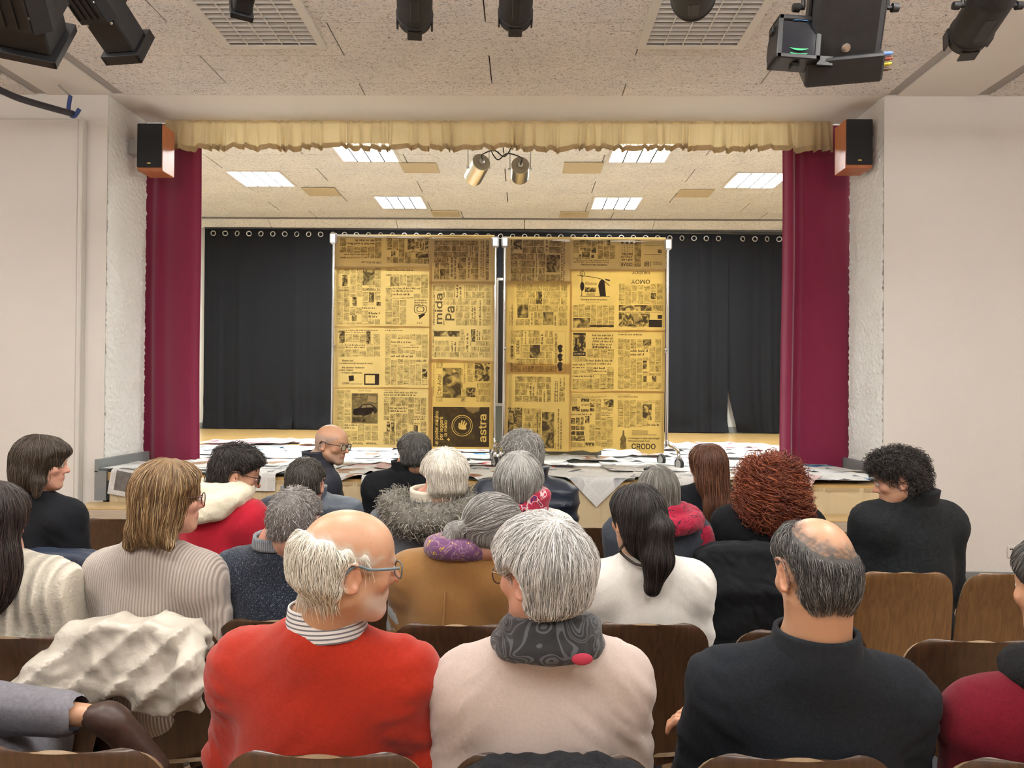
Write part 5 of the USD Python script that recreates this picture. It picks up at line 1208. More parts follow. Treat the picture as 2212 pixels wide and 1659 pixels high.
def hairline(L, front=.066, nape=-.066):
    "positive inside a full head of hair"
    y, z = L[..., 1], L[..., 2]; ax = np.abs(L[..., 0])
    zm = np.interp(y, [-.12, -.04, -.022, -.006, .006, .014, .03, .052, .07, .085, .12], [nape, nape, -.034, .004, .010, .002, .020, .034, .052, front, front + .012])
    return z - zm

def curves(name, parent, P, width, cols, m=None, kind=None, label=None):
    "P (n, k, 3)"
    n, k = P.shape[:2]; c = UsdGeom.BasisCurves.Define(stage, numbered(ppath(parent) + '/' + name))
    c.CreatePointsAttr(Vt.Vec3fArray.FromNumpy(P.reshape(-1, 3).astype(np.float32))); c.CreateCurveVertexCountsAttr(Vt.IntArray.FromNumpy(np.full(n, k, np.int32)))
    c.CreateTypeAttr('linear'); c.CreateWrapAttr('nonperiodic')
    w = np.asarray(width)[:, None] * np.interp(np.linspace(0, 1, k), [0, .15, .6, 1], [.75, 1, .9, .25])[None]
    c.CreateWidthsAttr(Vt.FloatArray.FromNumpy(w.ravel().astype(np.float32))); c.SetWidthsInterpolation('vertex')
    UsdGeom.PrimvarsAPI(c).CreatePrimvar('tint', Sdf.ValueTypeNames.Color3fArray, 'vertex').Set(Vt.Vec3fArray.FromNumpy(np.repeat(cols, k, 0).astype(np.float32)))
    UsdShade.MaterialBindingAPI.Apply(c.GetPrim()).Bind(m or M_STRAND)
    setdata(c.GetPrim(), label=label, kind=kind); return c.GetPrim()

def strands(f, D, V, F, n, k, length, flow, r, lift=.004, wave=0.0, curl=0.0, keep=None, rand=.12, grav=0.0, free=0.0):
    "hairs traced over the level sets of D from random places of the mesh"
    a = np.linalg.norm(np.cross(V[F[:, 1]] - V[F[:, 0]], V[F[:, 2]] - V[F[:, 0]]), axis=1)
    if keep is not None: a = a * keep(V[F].mean(1))
    i = r.choice(len(F), n, p=a / a.sum()); b = r.dirichlet((1, 1, 1), n); p = (V[F[i]] * b[..., None]).sum(1)
    L = length * r.uniform(.6, 1.15, n); st = (L / (k - 1))[:, None]; out = [p - f.grad(p, D) * .003]; lvl = lift * r.uniform(.15, 1.1, n) ** 1.3
    jit = r.normal(0, rand, (n, 3)); ph = r.uniform(0, 2 * np.pi, n)
    for j in range(1, k):
        nr = f.grad(p, D); d = flow(p) + jit; d = d - nr * (d * nr).sum(1, keepdims=True) * (1 - free * j / k); d /= np.linalg.norm(d, axis=1, keepdims=True) + 1e-9
        p = p + d * st; e = f.at(p, D) - lvl * min(1, j / 3); fr = free * (j / k) ** 2
        p = p - f.grad(p, D) * (np.where(e > 0, e * (1 - fr), e))[:, None] + np.array([0, 0, -grav]) * (j / k)
        q = p
        if wave or curl:
            side = np.cross(nr, d); am = (wave + curl * (j / k))
            q = p + side * (am * np.sin(ph + j * 2 * np.pi / (4.2 if curl else 6)))[:, None] + nr * (np.abs(am) * .8 * (1 + np.cos(ph + j * 2 * np.pi / (4.2 if curl else 6))))[:, None]
        out.append(q)
    return np.stack(out, 1)
def shades(r, n, pal, jit=.12):
    "colour per hair, drawn from a weighted palette [(weight, colour)]"
    w = np.array([q[0] for q in pal], float); c = np.array([q[1] for q in pal], float); i = r.choice(len(pal), n, p=w / w.sum()); return np.clip(c[i] * (1 + r.normal(0, jit, (n, 1))), .002, 1)

def body_prims(f, S, infl, arms=True, legs=False, torso=True, kk=1.0, sleeve=.97, belly=0.0):
    "the trunk and limbs, blown up by infl"
    sw, bw = S['sw'], S['bw']; C, P, NB = S['SC'], S['P'], S['NB']; q = lambda r: np.asarray(r) * bw + infl
    if torso:
        f.ell(P + [0, 0, .02], q((.165, .13, .125)), k=.03); m = P + (C - P) * .42; f.ell(m + [0, .01 + belly * .4, 0], q((.150 + belly * .3, .118 + belly * .5, .17)), k=.05); f.ell(C + [0, .008, -.15], q((min(sw, .19) * .90, .118, .19)), k=.05)
        f.ell(C + [0, -.008, -.045], q((sw * .92, .088, .085)), k=.05)
        for i in (0, 1):
            f.cone(NB + [0, -.016, -.024], S['sh'][i] + [0, -.004, .002], .045 * bw + infl * .8, .050 * bw + infl, .06)
    if arms:
        for i in (0, 1):
            f.ell(S['sh'][i], q((.055, .060, .060)), k=.05); f.cone(S['sh'][i], S['el'][i], .053 * bw + infl * 1.1, .043 * bw + infl * 1.35, .03)
            w = S['el'][i] + (S['wr'][i] - S['el'][i]) * sleeve; f.cone(S['el'][i], w, .043 * bw + infl * 1.35, .030 * bw + infl * 1.2, .02)
    if legs:
        for i in (0, 1): f.cone(S['hip'][i], S['kn'][i], .088 * bw + infl, .060 * bw + infl, .04); f.cone(S['kn'][i], S['an'][i], .056 * bw + infl, .042 + infl, .03)

def folds(V, N, S, amp, seed, kind='knit'):
    z = V[:, 2] - S['P'][2]; H = S['SC'][2] - S['P'][2]
    q = np.stack([V[:, 0] * 4, V[:, 1] * 4, V[:, 2] * 15 + 2.2 * np.sin(V[:, 0] * 7 + seed)], 1)
    rid = 1 - np.abs(2 * meshkit.fbm(q, 2, seed) - 1) * 1.6; low = meshkit.fbm(V * 6 + seed, 2, seed + 3) - .5
    q2 = np.stack([V[:, 0] * 11, V[:, 1] * 11, V[:, 2] * 26 + 3 * np.sin(V[:, 0] * 11 + seed)], 1) + 1.5 * low[:, None]; rid = rid + .45 * (1 - np.abs(2 * meshkit.fbm(q2, 2, seed + 5) - 1) * 1.8 - .3)
    w = .25 + .9 * np.exp(-((z - .06) / .10) ** 2) + .5 * sstep(np.abs(V[:, 0]), S['sw'] * .75, S['sw'] * 1.05)
    return V + N * (amp * w * (rid - .45) + amp * 1.3 * low)[:, None]
# ================================================================ PERSON BUILDER
QH = {0: (.0043, .0110, .0062), 1: (.0052, .0130, .0074), 2: (.0060, .0150, .0086), 3: (.0062, .017, .009)}   # grid of head, clothes, hair by distance
def rot_to(d, up=(0, 0, 1)):
    y = np.asarray(d, float); y = y / np.linalg.norm(y); x = np.cross(y, up); x /= np.linalg.norm(x) + 1e-9; return np.stack([x, y, np.cross(x, y)], 1)
def frustum(c_, rx, ry, h, flare, tilt, n=56, m=6, thick=.006, gap=0.0, R=None, dip=0.0):
    "stand-up band round a neck"
    a = np.linspace(-np.pi + gap, np.pi - gap, n); P = np.zeros((n, m, 3)); v = np.linspace(0, 1, m); c = np.asarray(c_) + [0, 0, .006]
    k = 1 + flare * v[None]; P[..., 0] = rx * np.sin(a)[:, None] * k; P[..., 1] = -ry * np.cos(a)[:, None] * k; P[..., 2] = h * v[None] - dip * (1 - np.cos(a))[:, None] * .5
    Q = rotm(tilt) if R is None else R @ rotm(tilt); return (lambda g: (g[0] @ Q.T + c, g[1]))(grid(P, thick))
def soft(ps, rs, h=.007, disp=.004, seed=1, k=.015, freq=22, lines=0):
    "a soft rolled piece of cloth from a chain of rounded segments"
    ps = np.asarray(ps, float); rs = np.broadcast_to(rs, (len(ps),)); m = max(rs) + .03
    f = Field(ps.min(0) - m, ps.max(0) + m, h); f.chain(ps, rs, k); V, F = f.mesh(); N = vnormals(V, F)
    t = meshkit.fbm(V * freq + seed, 3, seed) - .5
    return V + N * (disp * 2 * t)[:, None], F
def ringpts(c, rx, ry, z_front, n=22, a0=-180, a1=180, tilt=0):
    a = np.radians(np.linspace(a0, a1, n)); return np.asarray(c) + np.stack([rx * np.sin(a), -ry * np.cos(a), z_front * (1 - np.cos(a)) / 2], 1)
def person(label, head, hs=1.0, yaw=0, pitch=0, roll=0, body=(0, 2), shz=None, sw=.165, tyaw=0, bw=1.0, lean=-.02, q=2, skin='pink', face=None, hair=None, top=None, trousers=None, arms='lap', elbow=None, neck=1.0, belly=0.0, seat=.455, glasses=None, extras=None, legs=True, nbz=.092, legpose=None, shoecol=None, curl=1.0, jaw=1.0, nose=1.0, ear=1.0):
    hR, hC, hH = QH[q]; hs *= .845; Hw = UY(*head) + [0, 0, .022 * hs]; B = np.array([UY(body[0], 1100, body[1])[0], body[1], 0]); Rz = rotm(0, 0, tyaw)
    loc = lambda p: (np.asarray(p, float) - B) @ Rz
    if shz is None: shz = Hw[2] - .255 * hs - .02
    H = loc(Hw); HR = Rz.T @ rotm(0, 0, yaw) @ rotm(-pitch, roll, 0)
    S = dict(sw=sw, bw=bw); S['P'] = P = np.array([0, .0, seat + .105]); S['SC'] = C = np.array([0, lean, shz])
    ne = H + HR @ (np.array([0, -.03, -.06]) * hs); S['NB'] = NB = np.array([.25 * ne[0], C[1] * .6 + ne[1] * .4, min(C[2] + nbz, ne[2] - .015)])
    S['sh'] = [C + [-sw, 0, -.016], C + [sw, 0, -.016]]
    ex = {'lap': ((.022, .03, -.27), (-.10, .24, -.33)), 'crossed': ((.055, .06, -.25), (-.14, .22, -.22)), 'down': ((.03, .0, -.28), (-.02, .20, -.36))}[arms]
    S['el'], S['wr'] = [], []
    for i, sg in ((0, -1), (1, 1)):
        e = elbow[i] if elbow and elbow[i] is not None else ex
        S['el'].append(S['sh'][i] + np.array(e[0]) * [sg, 1, 1]); S['wr'].append(S['sh'][i] + np.array(e[1]) * [sg, 1, 1])
    S['hip'] = [np.array([sg * .085, .02, seat + .085]) for sg in (-1, 1)]; S['kn'] = [np.array([sg * .115, .43, seat + .07]) for sg in (-1, 1)]; S['an'] = [np.array([sg * .12, .42, .09]) for sg in (-1, 1)]; toe = [np.array([0, .15, -.058]), np.array([0, .15, -.058])]
    for i, kk in (legpose or {}).items(): S['kn'][i], S['an'][i], toe[i] = (np.array(q_, float) for q_ in kk)
    th = thing('person', label, 'person', B, tyaw)
    # ---- head and body as one skin
    o = dict(nb=NB, neck=neck * 1.1, jaw=jaw, nose=nose, ear=ear); o.update(face or {})
    ext = .135 * hs; f = Field(np.minimum(H - ext, NB - [.10, .10, .06]), np.maximum(H + ext, NB + [.10, .10, .05]), hR)
    skull, T = head_prims(f, HR, H, hs, o); hv, hf = f.mesh(); TL = lambda p: ((np.asarray(p) - H) @ HR) / hs
    if hair and not o.get('scalp'):
        w_ = np.array([p_[0] for p_ in hair['pal']], float); cm = (np.array([p_[1] for p_ in hair['pal']]) * w_[:, None]).sum(0) / w_.sum() * .8; o['scalp'] = (cm, lambda L: hair_region(hair, L), .85)
    cols = face_tint(TL(hv), skin, o)
    allp = np.array([P, C] + S['sh'] + S['el'] + S['wr'] + ([*S['kn'], *S['an']] if legs else [])); fb = Field(allp.min(0) - .2, allp.max(0) + [.2, .2, .16], .024)
    body_prims(fb, S, -.018, legs=legs); fb.cone(NB, NB + [0, .01, -.06], .050, .05, .03)
    if legs:
        for i in (0, 1): b_ = S['an'][i] + (S['an'][i] - S['kn'][i]) / np.linalg.norm(S['an'][i] - S['kn'][i]) * (.10 if S['an'][i][2] > .2 else 0); fb.cone(S['an'][i], b_, .034, .028, .02); fb.cone(b_, b_ + toe[i] * .8, .026, .020, .01)
    bv, bf = fb.mesh(); vs, fs, cs = [hv, bv], [hf, bf + len(hv)], [cols, np.repeat([SKIN[skin]], len(bv), 0)]; n = len(hv) + len(bv)
    for i, sg in ((0, -1), (1, 1)):
        v, t = hand(curl); v = v * [1 if sg < 0 else -1, 1, 1]; t = t if sg < 0 else t[:, ::-1]; d = S['wr'][i] - S['el'][i]; R2 = rot_to(d * [1, 1, .5]); v = (v * .96) @ R2.T + S['wr'][i]; vs.append(v); fs.append(t + n); n += len(v)
        cs.append(np.repeat([np.array(SKIN[skin]) * (1, .93, .92)], len(v), 0))
    bd = obj('body', (np.vstack(vs), np.vstack(fs)), M_SKIN, th, True, colors=np.vstack(cs))
    if q < 3 or yaw:
        for sg in (-1, 1):
            ev, ef = cat_([trimesh.creation.icosphere(2, .0117)]); dd = np.linalg.norm((ev / .0117 - [0, 1, 0]), axis=1); ec = np.where(dd[:, None] < .28, (.01, .008, .008), np.where(dd[:, None] < .55, (.09, .06, .035), (.62, .58, .55)))
            obj('eye', ((ev + [sg * .0315, .0838, .0032]) * hs @ HR.T + H, ef), M_EYE, bd, True, colors=ec)
    # ---- clothes
    if top:
        fg = Field(np.array([P - .22, C - .3] + [p - .12 for p in S['sh'] + S['el'] + S['wr']]).min(0), np.array([P + .2, C + [.3, .3, .17]] + [p + .12 for p in S['sh'] + S['el'] + S['wr']]).max(0), hC)
        infl = top.get('infl', .012); body_prims(fg, S, infl, sleeve=top.get('sleeve', .95), belly=belly)
        if top.get('fn'): top['fn'](fg, S, H, HR)
        nr = min(top.get('neck', .066) * .85, .075); fg.cone(NB + [0, .012, .0], NB + [0, .03, .22], nr, nr * 1.25, .012, '-')
        if top.get('scoop'): fg.ell(NB + [0, -.05, .03 + nr * .2], (nr * 1.3, .08, top['scoop']), k=.02, op='-')
        fg.D[:, :, :max(0, int((seat + .03 - fg.lo[2]) / hC))] = .1
        V, F = fg.mesh(); N = vnormals(V, F); sd = top.get('seed', len(label))
        if top.get('quilt'):
            pz, am = top['quilt']; ph = V[:, 2] / pz + .25 * np.sin(V[:, 0] * 6 + sd) + .12 * meshkit.noise(V * 9, 2); V = V + N * (am * (np.abs(np.sin(np.pi * ph)) ** .6 - .6) + .005 * (meshkit.noise(V * 34, 5) - .5))[:, None]
        V = folds(V, N, S, top.get('fold', .006), sd)
        obj(top.get('name', 'sweater'), (V, F), top['mat'], th, True, label=top.get('label'))
    if legs:
        fl_ = Field(np.array([P - .25, *S['an']]).min(0) - .1, np.array([P + .2, *S['kn']]).max(0) + .12, .016); body_prims(fl_, S, .012, arms=False, torso=False, legs=True); fl_.ell(P + [0, 0, -.02], (.175, .14, .10), k=.04)
        V, F = fl_.mesh(); obj('trousers', (V, F), trousers or M_TROUSERS, th, True)
        for i in (0, 1):
            A, Tt = S['an'][i], toe[i]; ld_ = (A - S['kn'][i]) / np.linalg.norm(A - S['kn'][i]); A = A + ld_ * (.105 if A[2] > .2 else 0); fs_ = Field(np.minimum(A, A + Tt) - .10, np.maximum(A, A + Tt) + .10, .010); dn_ = np.array([0, -.03, -.05]) if A[2] < .2 else np.zeros(3)
            hr_ = .034 if A[2] > .2 else .046; fs_.cone(A + dn_ * .2, A + dn_ * .8, hr_, hr_, .02); fs_.cone(A + dn_, A + Tt, hr_ - .004, .033, .02)
            if A[2] > .2: fs_.cone(A - ld_ * .03, A, .031, .034, .02); fs_.cone(A + ld_ * .015 + Tt * .1, A + ld_ * .015 + Tt * .95, .036, .030, .02)
            if A[2] < .2: fs_.D[:, :, :max(0, int((.002 - fs_.lo[2]) / .01) + 1)] = .1
            V, F = fs_.mesh(); obj('shoe', (V, F), shoecol or M_SHOE, th, True)
    ctx = dict(th=th, H=H, HR=HR, hs=hs, T=T, TL=TL, S=S, NB=NB, P=P, C=C, bd=bd, q=q, Rz=Rz, B=B, loc=loc, f=f)
    if hair: do_hair(ctx, o, hair)
    if glasses: do_glasses(ctx, **glasses)
    if extras: extras(ctx)
    return ctx
M_TROUSERS = pm('dark_trousers', (.02, .022, .028), .85, noise=.2, scale=60)
M_JEANS = pm('blue_jeans', (.035, .07, .15), .85, noise=.25, scale=120, bump=.2)
M_SHOE = pm('dark_shoe', (.02, .014, .010), .4)

def hair_region(h, L):
    g = h.get('line', hairline)(L)
    if h.get('earfree', 1): g = np.minimum(g, np.where(np.abs(L[..., 0]) > .055, np.sqrt(((L[..., 1] + .004) / .86) ** 2 + (L[..., 2] + .010) ** 2) - h.get('earr', .033), 1))
    if h.get('cut'): g = np.minimum(g, h['cut'](L))
    return g
def do_hair(c, o, h):
    r = np.random.default_rng(h.get('seed', 5)); H, HR, hs, T = c['H'], c['HR'], c['hs'], c['T']; hH = QH[c['q']][2]
    vols = h.get('vols', []); pts = [T(v[1]) for v in vols] + [T(v[2]) for v in vols if v[0] == 'C']
    ext = (h.get('ext', .15)) * hs; lo, hi = H - ext, H + ext
    for v in vols:
        m = max(v[3], v[4]) if v[0] == 'C' else (0 if v[0] == '-' else max(np.ravel(v[2])))
        for p in ([T(v[1]), T(v[2])] if v[0] == 'C' else [T(v[1])] if v[0] == 'E' else []): lo, hi = np.minimum(lo, p - m * hs - .02), np.maximum(hi, p + m * hs + .02)
    f = Field(lo, hi, hH, far=.3); head_prims(f, HR, H, hs, o, True)
    SK = f.D.copy(); G = f.pts(tuple(slice(0, k) for k in f.n)); L = ((G - H) @ HR) / hs; g = hair_region(h, L)
    t = -.010 + (h.get('th', .012) + .010) * sstep(g, -.014, h.get('soft', .022))
    if h.get('bulk'): t = t + h['bulk'](L) * (g > 0)
    f.D = (f.D - t * hs).astype(np.float32)
    for v in vols:
        if v[0] == 'E': f.ell(T(v[1]), np.asarray(v[2]) * hs, HR if len(v) < 5 else HR @ v[4], v[3] * hs)
        elif v[0] == 'C': f.cone(T(v[1]), T(v[2]), v[3] * hs, v[4] * hs, v[5] * hs)
        elif v[0] == '-': f.ell(T(v[1]), np.asarray(v[2]) * hs, HR, v[3] * hs, '-')
    V, F = f.mesh(); 
    F = F[f.at(V, SK)[F].max(1) > -.0045 * hs]
    if not len(F): return
    us, iv = np.unique(F, return_inverse=True); V, F = V[us], iv.reshape(-1, 3)
    N = vnormals(V, F); Wp = T(h.get('whorl', (.006, -.060, .108))); u = TL = c['TL'](V)
    # locks: grooves that run the way the hair falls
    ang = np.arctan2(u[:, 0] - h.get('whorl', (0, -.06, 0))[0], u[:, 1] + .06); fq = h.get('groove', 9)
    qn = np.stack([np.cos(ang) * fq * .6, np.sin(ang) * fq * .6, u[:, 2] * h.get('gz', 7)], 1) if not h.get('straight') else np.stack([u[:, 0] * fq * 6, u[:, 1] * fq * 6, u[:, 2] * 6], 1)
    gr = meshkit.fbm(qn + 4, 3, h.get('seed', 5)) - .5
    V2 = V + N * (h.get('lock', .006) * hs * gr)[:, None]
    w = np.array([q[0] for q in h['pal']], float); base = (np.array([q[1] for q in h['pal']]) * w[:, None]).sum(0) / w.sum() * h.get('capdark', .62)
    col = np.clip(base[None] * (1 + .7 * gr[:, None]), .003, 1)
    if h.get('roots') is not None: k = sstep(np.linalg.norm(u - np.array(h.get('whorl', (0, -.06, .108))), axis=1), .10, .02)[:, None] * .6; col = col * (1 - k) + np.array(h['roots']) * k
    hp = obj('hair', (V2, F), M_HAIRCAP, c['th'], True, colors=col, label=h.get('label'))
    n = int(h.get('n', 1400) * (.78 if c['q'] == 0 else .66)); k = max(5, round(h.get('k', 7) * .8)); dn = np.array([0, 0, -1.0]); mode = h.get('flow', 'crown')
    if mode == 'crown':
        gw = h.get('gw', .7)
        def flow(p): d = p - Wp; l = np.linalg.norm(d, axis=1, keepdims=True); return d / (l + .01) + dn * np.clip(gw * l / .1, 0, 3) + h.get('bias', np.zeros(3)) @ HR.T
    elif mode == 'tie':
        tp = T(h['tie'])
        def flow(p):
            d = tp - p; l = np.linalg.norm(d, axis=1, keepdims=True); low = sstep((tp - p)[:, 2:3], -.01, .02); return d / (l + .005) * (1 - low) + dn * low
    elif mode == 'down':
        part = T(h.get('part', (.0, -.0, .12)))
        def flow(p): d = (p - part) * [1, 1, .2]; l = np.linalg.norm(d, axis=1, keepdims=True); return d / (l + .02) * np.clip(1.1 - l / .13, .0, 1) + dn * np.clip(.25 + l / .10, 0, 2.2)
    else:
        def flow(p): return r.normal(0, 1, p.shape) + dn * .5
    P = strands(f, f.D, V, F, n, k, h.get('len', .06) * hs, flow, r, h.get('lift', .004), h.get('wave', 0), h.get('curl', 0), lambda p: (f.at(p, SK) > .0006) * (h['keep'](c['TL'](p)) if h.get('keep') else 1) + 1e-9, h.get('rand', .12), h.get('grav', 0), h.get('free', 0))
    curves('hair_strands', hp, P, np.full(n, h.get('w', .0012) * 1.12) * r.uniform(.7, 1.3, n), shades(r, n, h['pal']), kind='stuff')
    c['hair_field'] = f

def do_glasses(c, col, w=.050, hgt=.038, z=.0, round_=.7, rim=.0016, temple=None, fwd=.104, lower=True, tz=.010):
    H, HR, hs, T = c['H'], c['HR'], c['hs'], c['T']; g = None; pr = c['th']; parts = []
    a = np.linspace(0, 2 * np.pi, 29); sgn = lambda v: np.sign(v) * np.abs(v) ** round_
    for q in (-1, 1):
        x = q * .0345 + w / 2 * sgn(np.cos(a)); zz = z + hgt / 2 * sgn(np.sin(a)); y = fwd - .25 * (np.abs(x) - .02) ** 2 * 14 * .5
        pts = np.stack([x, y, zz], 1); parts.append(('rim', tube([T(p) for p in pts], rim * hs, 6, False), col))
        n = 28; v = np.vstack([np.array([[q * .0345, fwd - .002, z]]), pts[:28]]); fc = np.array([[0, 1 + i, 1 + (i + 1) % n] for i in range(n)]); parts.append(('lens', (np.array([T(p) for p in v]), fc), M_LENS))
        xe = q * (.0345 + w / 2); te = [(xe, fwd - .012, z + tz), (q * .074, .080, z + tz + .002), (q * .0865, .02, z + .012), (q * .0885, -.012, .020), (q * .0875, -.032, .004), (q * .083, -.040, -.014)]
        parts.append(('temple', tube(bezier([T(p) for p in te], 6), (temple[1] if temple else rim * .9) * hs, 6), temple[0] if temple else col))
    parts.append(('bridge', tube(bezier([T((-.0345 + w / 2, fwd, z + .006)), T((0, fwd + .004, z + .011)), T((.0345 - w / 2, fwd, z + .006))], 5), rim * hs, 6), col))
    for nm, m, mt in parts: g_ = obj(nm, m, mt, c['th'], True) if g is None else obj(nm, m, mt, g, True)
# ================================================================ THE AUDIENCE
def knit(name, col, scale=300, bump=.5, noise=.15, bdist=.0015, sheen=.25, aniso=None): return pm(name, col, .92, spec=.12, noise=noise, scale=scale * .35, bump=bump, bscale=scale, bdist=bdist, sheen=sheen * min(1, 6 * sum(col) / 3), aniso=aniso)
def ramp_mat(name, cols, scale, dist=0.0, detail=1.5, rough=.85, bump=.2, interp=False):
    return mat(name, {"g": ("geometry", {}), "n": ("noise_texture", {"scale": scale, "detail": detail, "distortion": dist}), "r": ("rgb_ramp", {"ramp": cols, "interpolate": interp}), "b": ("bump", {"strength": bump, "distance": .002}), "p": ("principled_bsdf", {"roughness": rough, "sheen_weight": .15, "specular_ior_level": .2})},
        [("g.position", "n.vector"), ("n.fac", "r.fac"), ("r.color", "p.base_color"), ("n.fac", "b.height"), ("b.normal", "p.normal")], "p.BSDF")
def rib_mat(name, col, axis, period, dark=.75, bump=.8, dist=.003, noise_scale=300):
    c = np.array(col)
    return mat(name, {"t": ("texture_coordinate", {}), "s": ("separate_xyz", {}), "m": ("math", {"math_type": "multiply", "value2": 2 * np.pi / period}), "w": ("math", {"math_type": "sine"}), "mr": ("map_range", {"from_min": -1., "from_max": 1., "to_min": 0., "to_max": 1.}),
        "n": ("noise_texture", {"scale": noise_scale, "detail": 2}), "ad": ("math", {"math_type": "multiply_add", "value2": .35}), "r": ("rgb_ramp", {"ramp": [(0, tuple(c * dark)), (.5, tuple(c)), (1, tuple(np.minimum(c * 1.08, 1)))]}), "b": ("bump", {"strength": bump, "distance": dist}), "p": ("principled_bsdf", {"roughness": .92, "sheen_weight": .3, "specular_ior_level": .15})},
        [("t.object", "s.vector"), ("s." + axis, "m.value1"), ("m.value", "w.value1"), ("w.value", "mr.value"), ("t.object", "n.vector"), ("n.fac", "ad.value1"), ("mr.result", "ad.value3"), ("mr.result", "r.fac"), ("r.color", "p.base_color"), ("ad.value", "b.height"), ("b.normal", "p.normal")], "p.BSDF")
GREY = [(4, (.60, .585, .56)), (3, (.42, .405, .39)), (1.4, (.20, .19, .18)), (3, (.76, .74, .72))]
GREYD = [(4, (.30, .29, .27)), (3, (.18, .17, .16)), (2, (.09, .085, .08)), (2, (.46, .45, .42))]
WHITEH = [(5, (.78, .74, .66)), (3, (.64, .59, .50)), (1, (.45, .41, .34))]
CROSS = (((.03, .03, -.23), (-.10, .22, -.26)), ((.03, .03, -.23), (-.12, .22, -.26)))
def scarf(c, name, m, rings, r=.032, disp=.006, h=.007, label=None, dy=0, seed=2):
    pts = np.vstack([ringpts(c['NB'] + [x, y + dy, z], rx, ry, fz, 20, a0, a1) for x, y, z, rx, ry, fz, a0, a1 in rings]); return obj(name, soft(pts, r, h, disp, seed), m, c['th'], True, label=label)
# ------------------------------------------------ front row
RED = knit('orange_red_wool', (.33, .022, .009), 420, .35, .10)
def x_red(c):
    NB = c['NB']; st = mat('striped_cotton', {"uv": ("texture_coordinate", {}), "s": ("separate_xyz", {}), "m": ("math", {"math_type": "multiply", "value2": 122.0}), "f": ("math", {"math_type": "fraction"}), "r": ("rgb_ramp", {"ramp": [(.0, (.62, .60, .58)), (.58, (.62, .60, .58)), (.64, (.13, .13, .15)), (.96, (.13, .13, .15)), (1, (.62, .60, .58))]}), "p": ("principled_bsdf", {"roughness": .8})},
        [("uv.object", "s.vector"), ("s.z", "m.value1"), ("m.value", "f.value1"), ("f.value", "r.fac"), ("r.color", "p.base_color")], "p.BSDF")
    obj('shirt_collar', frustum(NB + [.012, -.004, -.004], .083, .083, .056, -.12, 4, thick=.004, gap=.25, dip=.012), st, c['th'], True, label='white shirt collar with dark stripes')
def bald_side(L):
    x, y, z = L[..., 0], L[..., 1], L[..., 2]; zt = np.interp(y, [-.11, -.075, -.03, .01, .05, .08], [.078, .070, .054, .042, .030, .02]); return np.minimum(zt - z + .006 * np.sin(y * 160), .06 - y)
person('man in orange-red sweater, white fringe round a bald crown, striped collar, glasses', (752, 1243, 1.44), 1.07, yaw=-60, pitch=7, roll=2, body=(703, 1.53), shz=.925, sw=.168, tyaw=-8, bw=1.06, q=0, skin='warm', elbow=CROSS, nose=1.2,
    face=dict(spots=1, stubble=(.60, .52, .46), brow=(.45, .40, .35)), lean=-.01,
    hair=dict(pal=WHITEH, th=.013, cut=bald_side, soft=.03, n=4200, k=9, len=.066, whorl=(0, -.055, .115), gw=.9, lift=.012, w=.0011, capdark=.92, groove=12, lock=.010, rand=.3, label='white hair fringe round the bald crown', line=lambda L: hairline(L, .066, -.060)),
    glasses=dict(col=pm('grey_blue_frame', (.08, .105, .12), .35), temple=(pm('grey_blue_temple', (.12, .16, .18), .4), .0034), w=.050, hgt=.034), top=dict(mat=RED, fold=.014, seed=3, neck=.080, infl=.016), extras=x_red, belly=.05)
PINK = knit('pale_pink_jersey', (.47, .385, .34), 500, .2, .06)
SC_DARK = mat('dark_patterned_scarf', {"g": ("texture_coordinate", {}), "n": ("noise_texture", {"scale": 9, "detail": 1.0, "distortion": 1.2}), "m": ("math", {"math_type": "multiply", "value2": 13.0}), "f": ("math", {"math_type": "pingpong", "value2": .5}), "r": ("rgb_ramp", {"ramp": [(0, (.012, .012, .014)), (.22, (.065, .07, .078)), (.40, (.016, .016, .018))], "interpolate": False}), "p": ("principled_bsdf", {"roughness": .85, "sheen_weight": .2})},
    [("g.object", "n.vector"), ("n.fac", "m.value1"), ("m.value", "f.value1"), ("f.value", "r.fac"), ("r.color", "p.base_color")], "p.BSDF")
def x_pink(c):
    sc = scarf(c, 'scarf', SC_DARK, [(0, -.008, -.012, .086, .092, -.03, -180, 180), (.008, -.010, .014, .074, .080, -.02, -180, 180)], .024, .008, .006, 'dark scarf patterned with zigzags and red dots', seed=3)
    obj('red_dot', xf(trimesh.creation.icosphere(2, 1), np.diag((.020, .006, .011)), c['NB'] + (.050, -.122, -.022)), pm('scarf_red', (.40, .03, .06), .85), sc, True)
person('woman with short silver hair, pale pink jersey, dark scarf with red dots', (1168, 1260, 1.44), 1.0, yaw=44, pitch=6, roll=-3, nbz=.118, body=(1172, 1.53), shz=.912, sw=.150, tyaw=6, bw=1.06, q=0, skin='pink', elbow=CROSS,
    hair=dict(pal=GREY, th=.017, n=5200, k=10, len=.080, whorl=(.012, -.062, .112), gw=.95, lift=.009, w=.0010, capdark=.85, groove=13, lock=.012, rand=.18, soft=.018, earr=.036, bulk=lambda L: .010 * np.exp(-((L[..., 2] - .03) / .06) ** 2) * (L[..., 1] < .03), seed=8, line=lambda L: hairline(L, .052, -.088)),
    glasses=dict(col=pm('tortoise_frame', (.05, .03, .02), .3), temple=(pm('copper_temple', (.45, .30, .2), .3, .8), .0018), w=.050, hgt=.044, round_=.85), top=dict(mat=PINK, fold=.012, seed=5, neck=.095, scoop=.035, infl=.016), extras=x_pink, belly=.03, face=dict(brow=(.3, .25, .2)))
FLEECE = knit('charcoal_fleece', (.013, .015, .019), 520, .35, .3)
SALT = [(5, (.035, .032, .03)), (3, (.075, .07, .065)), (2.4, (.20, .19, .18))]
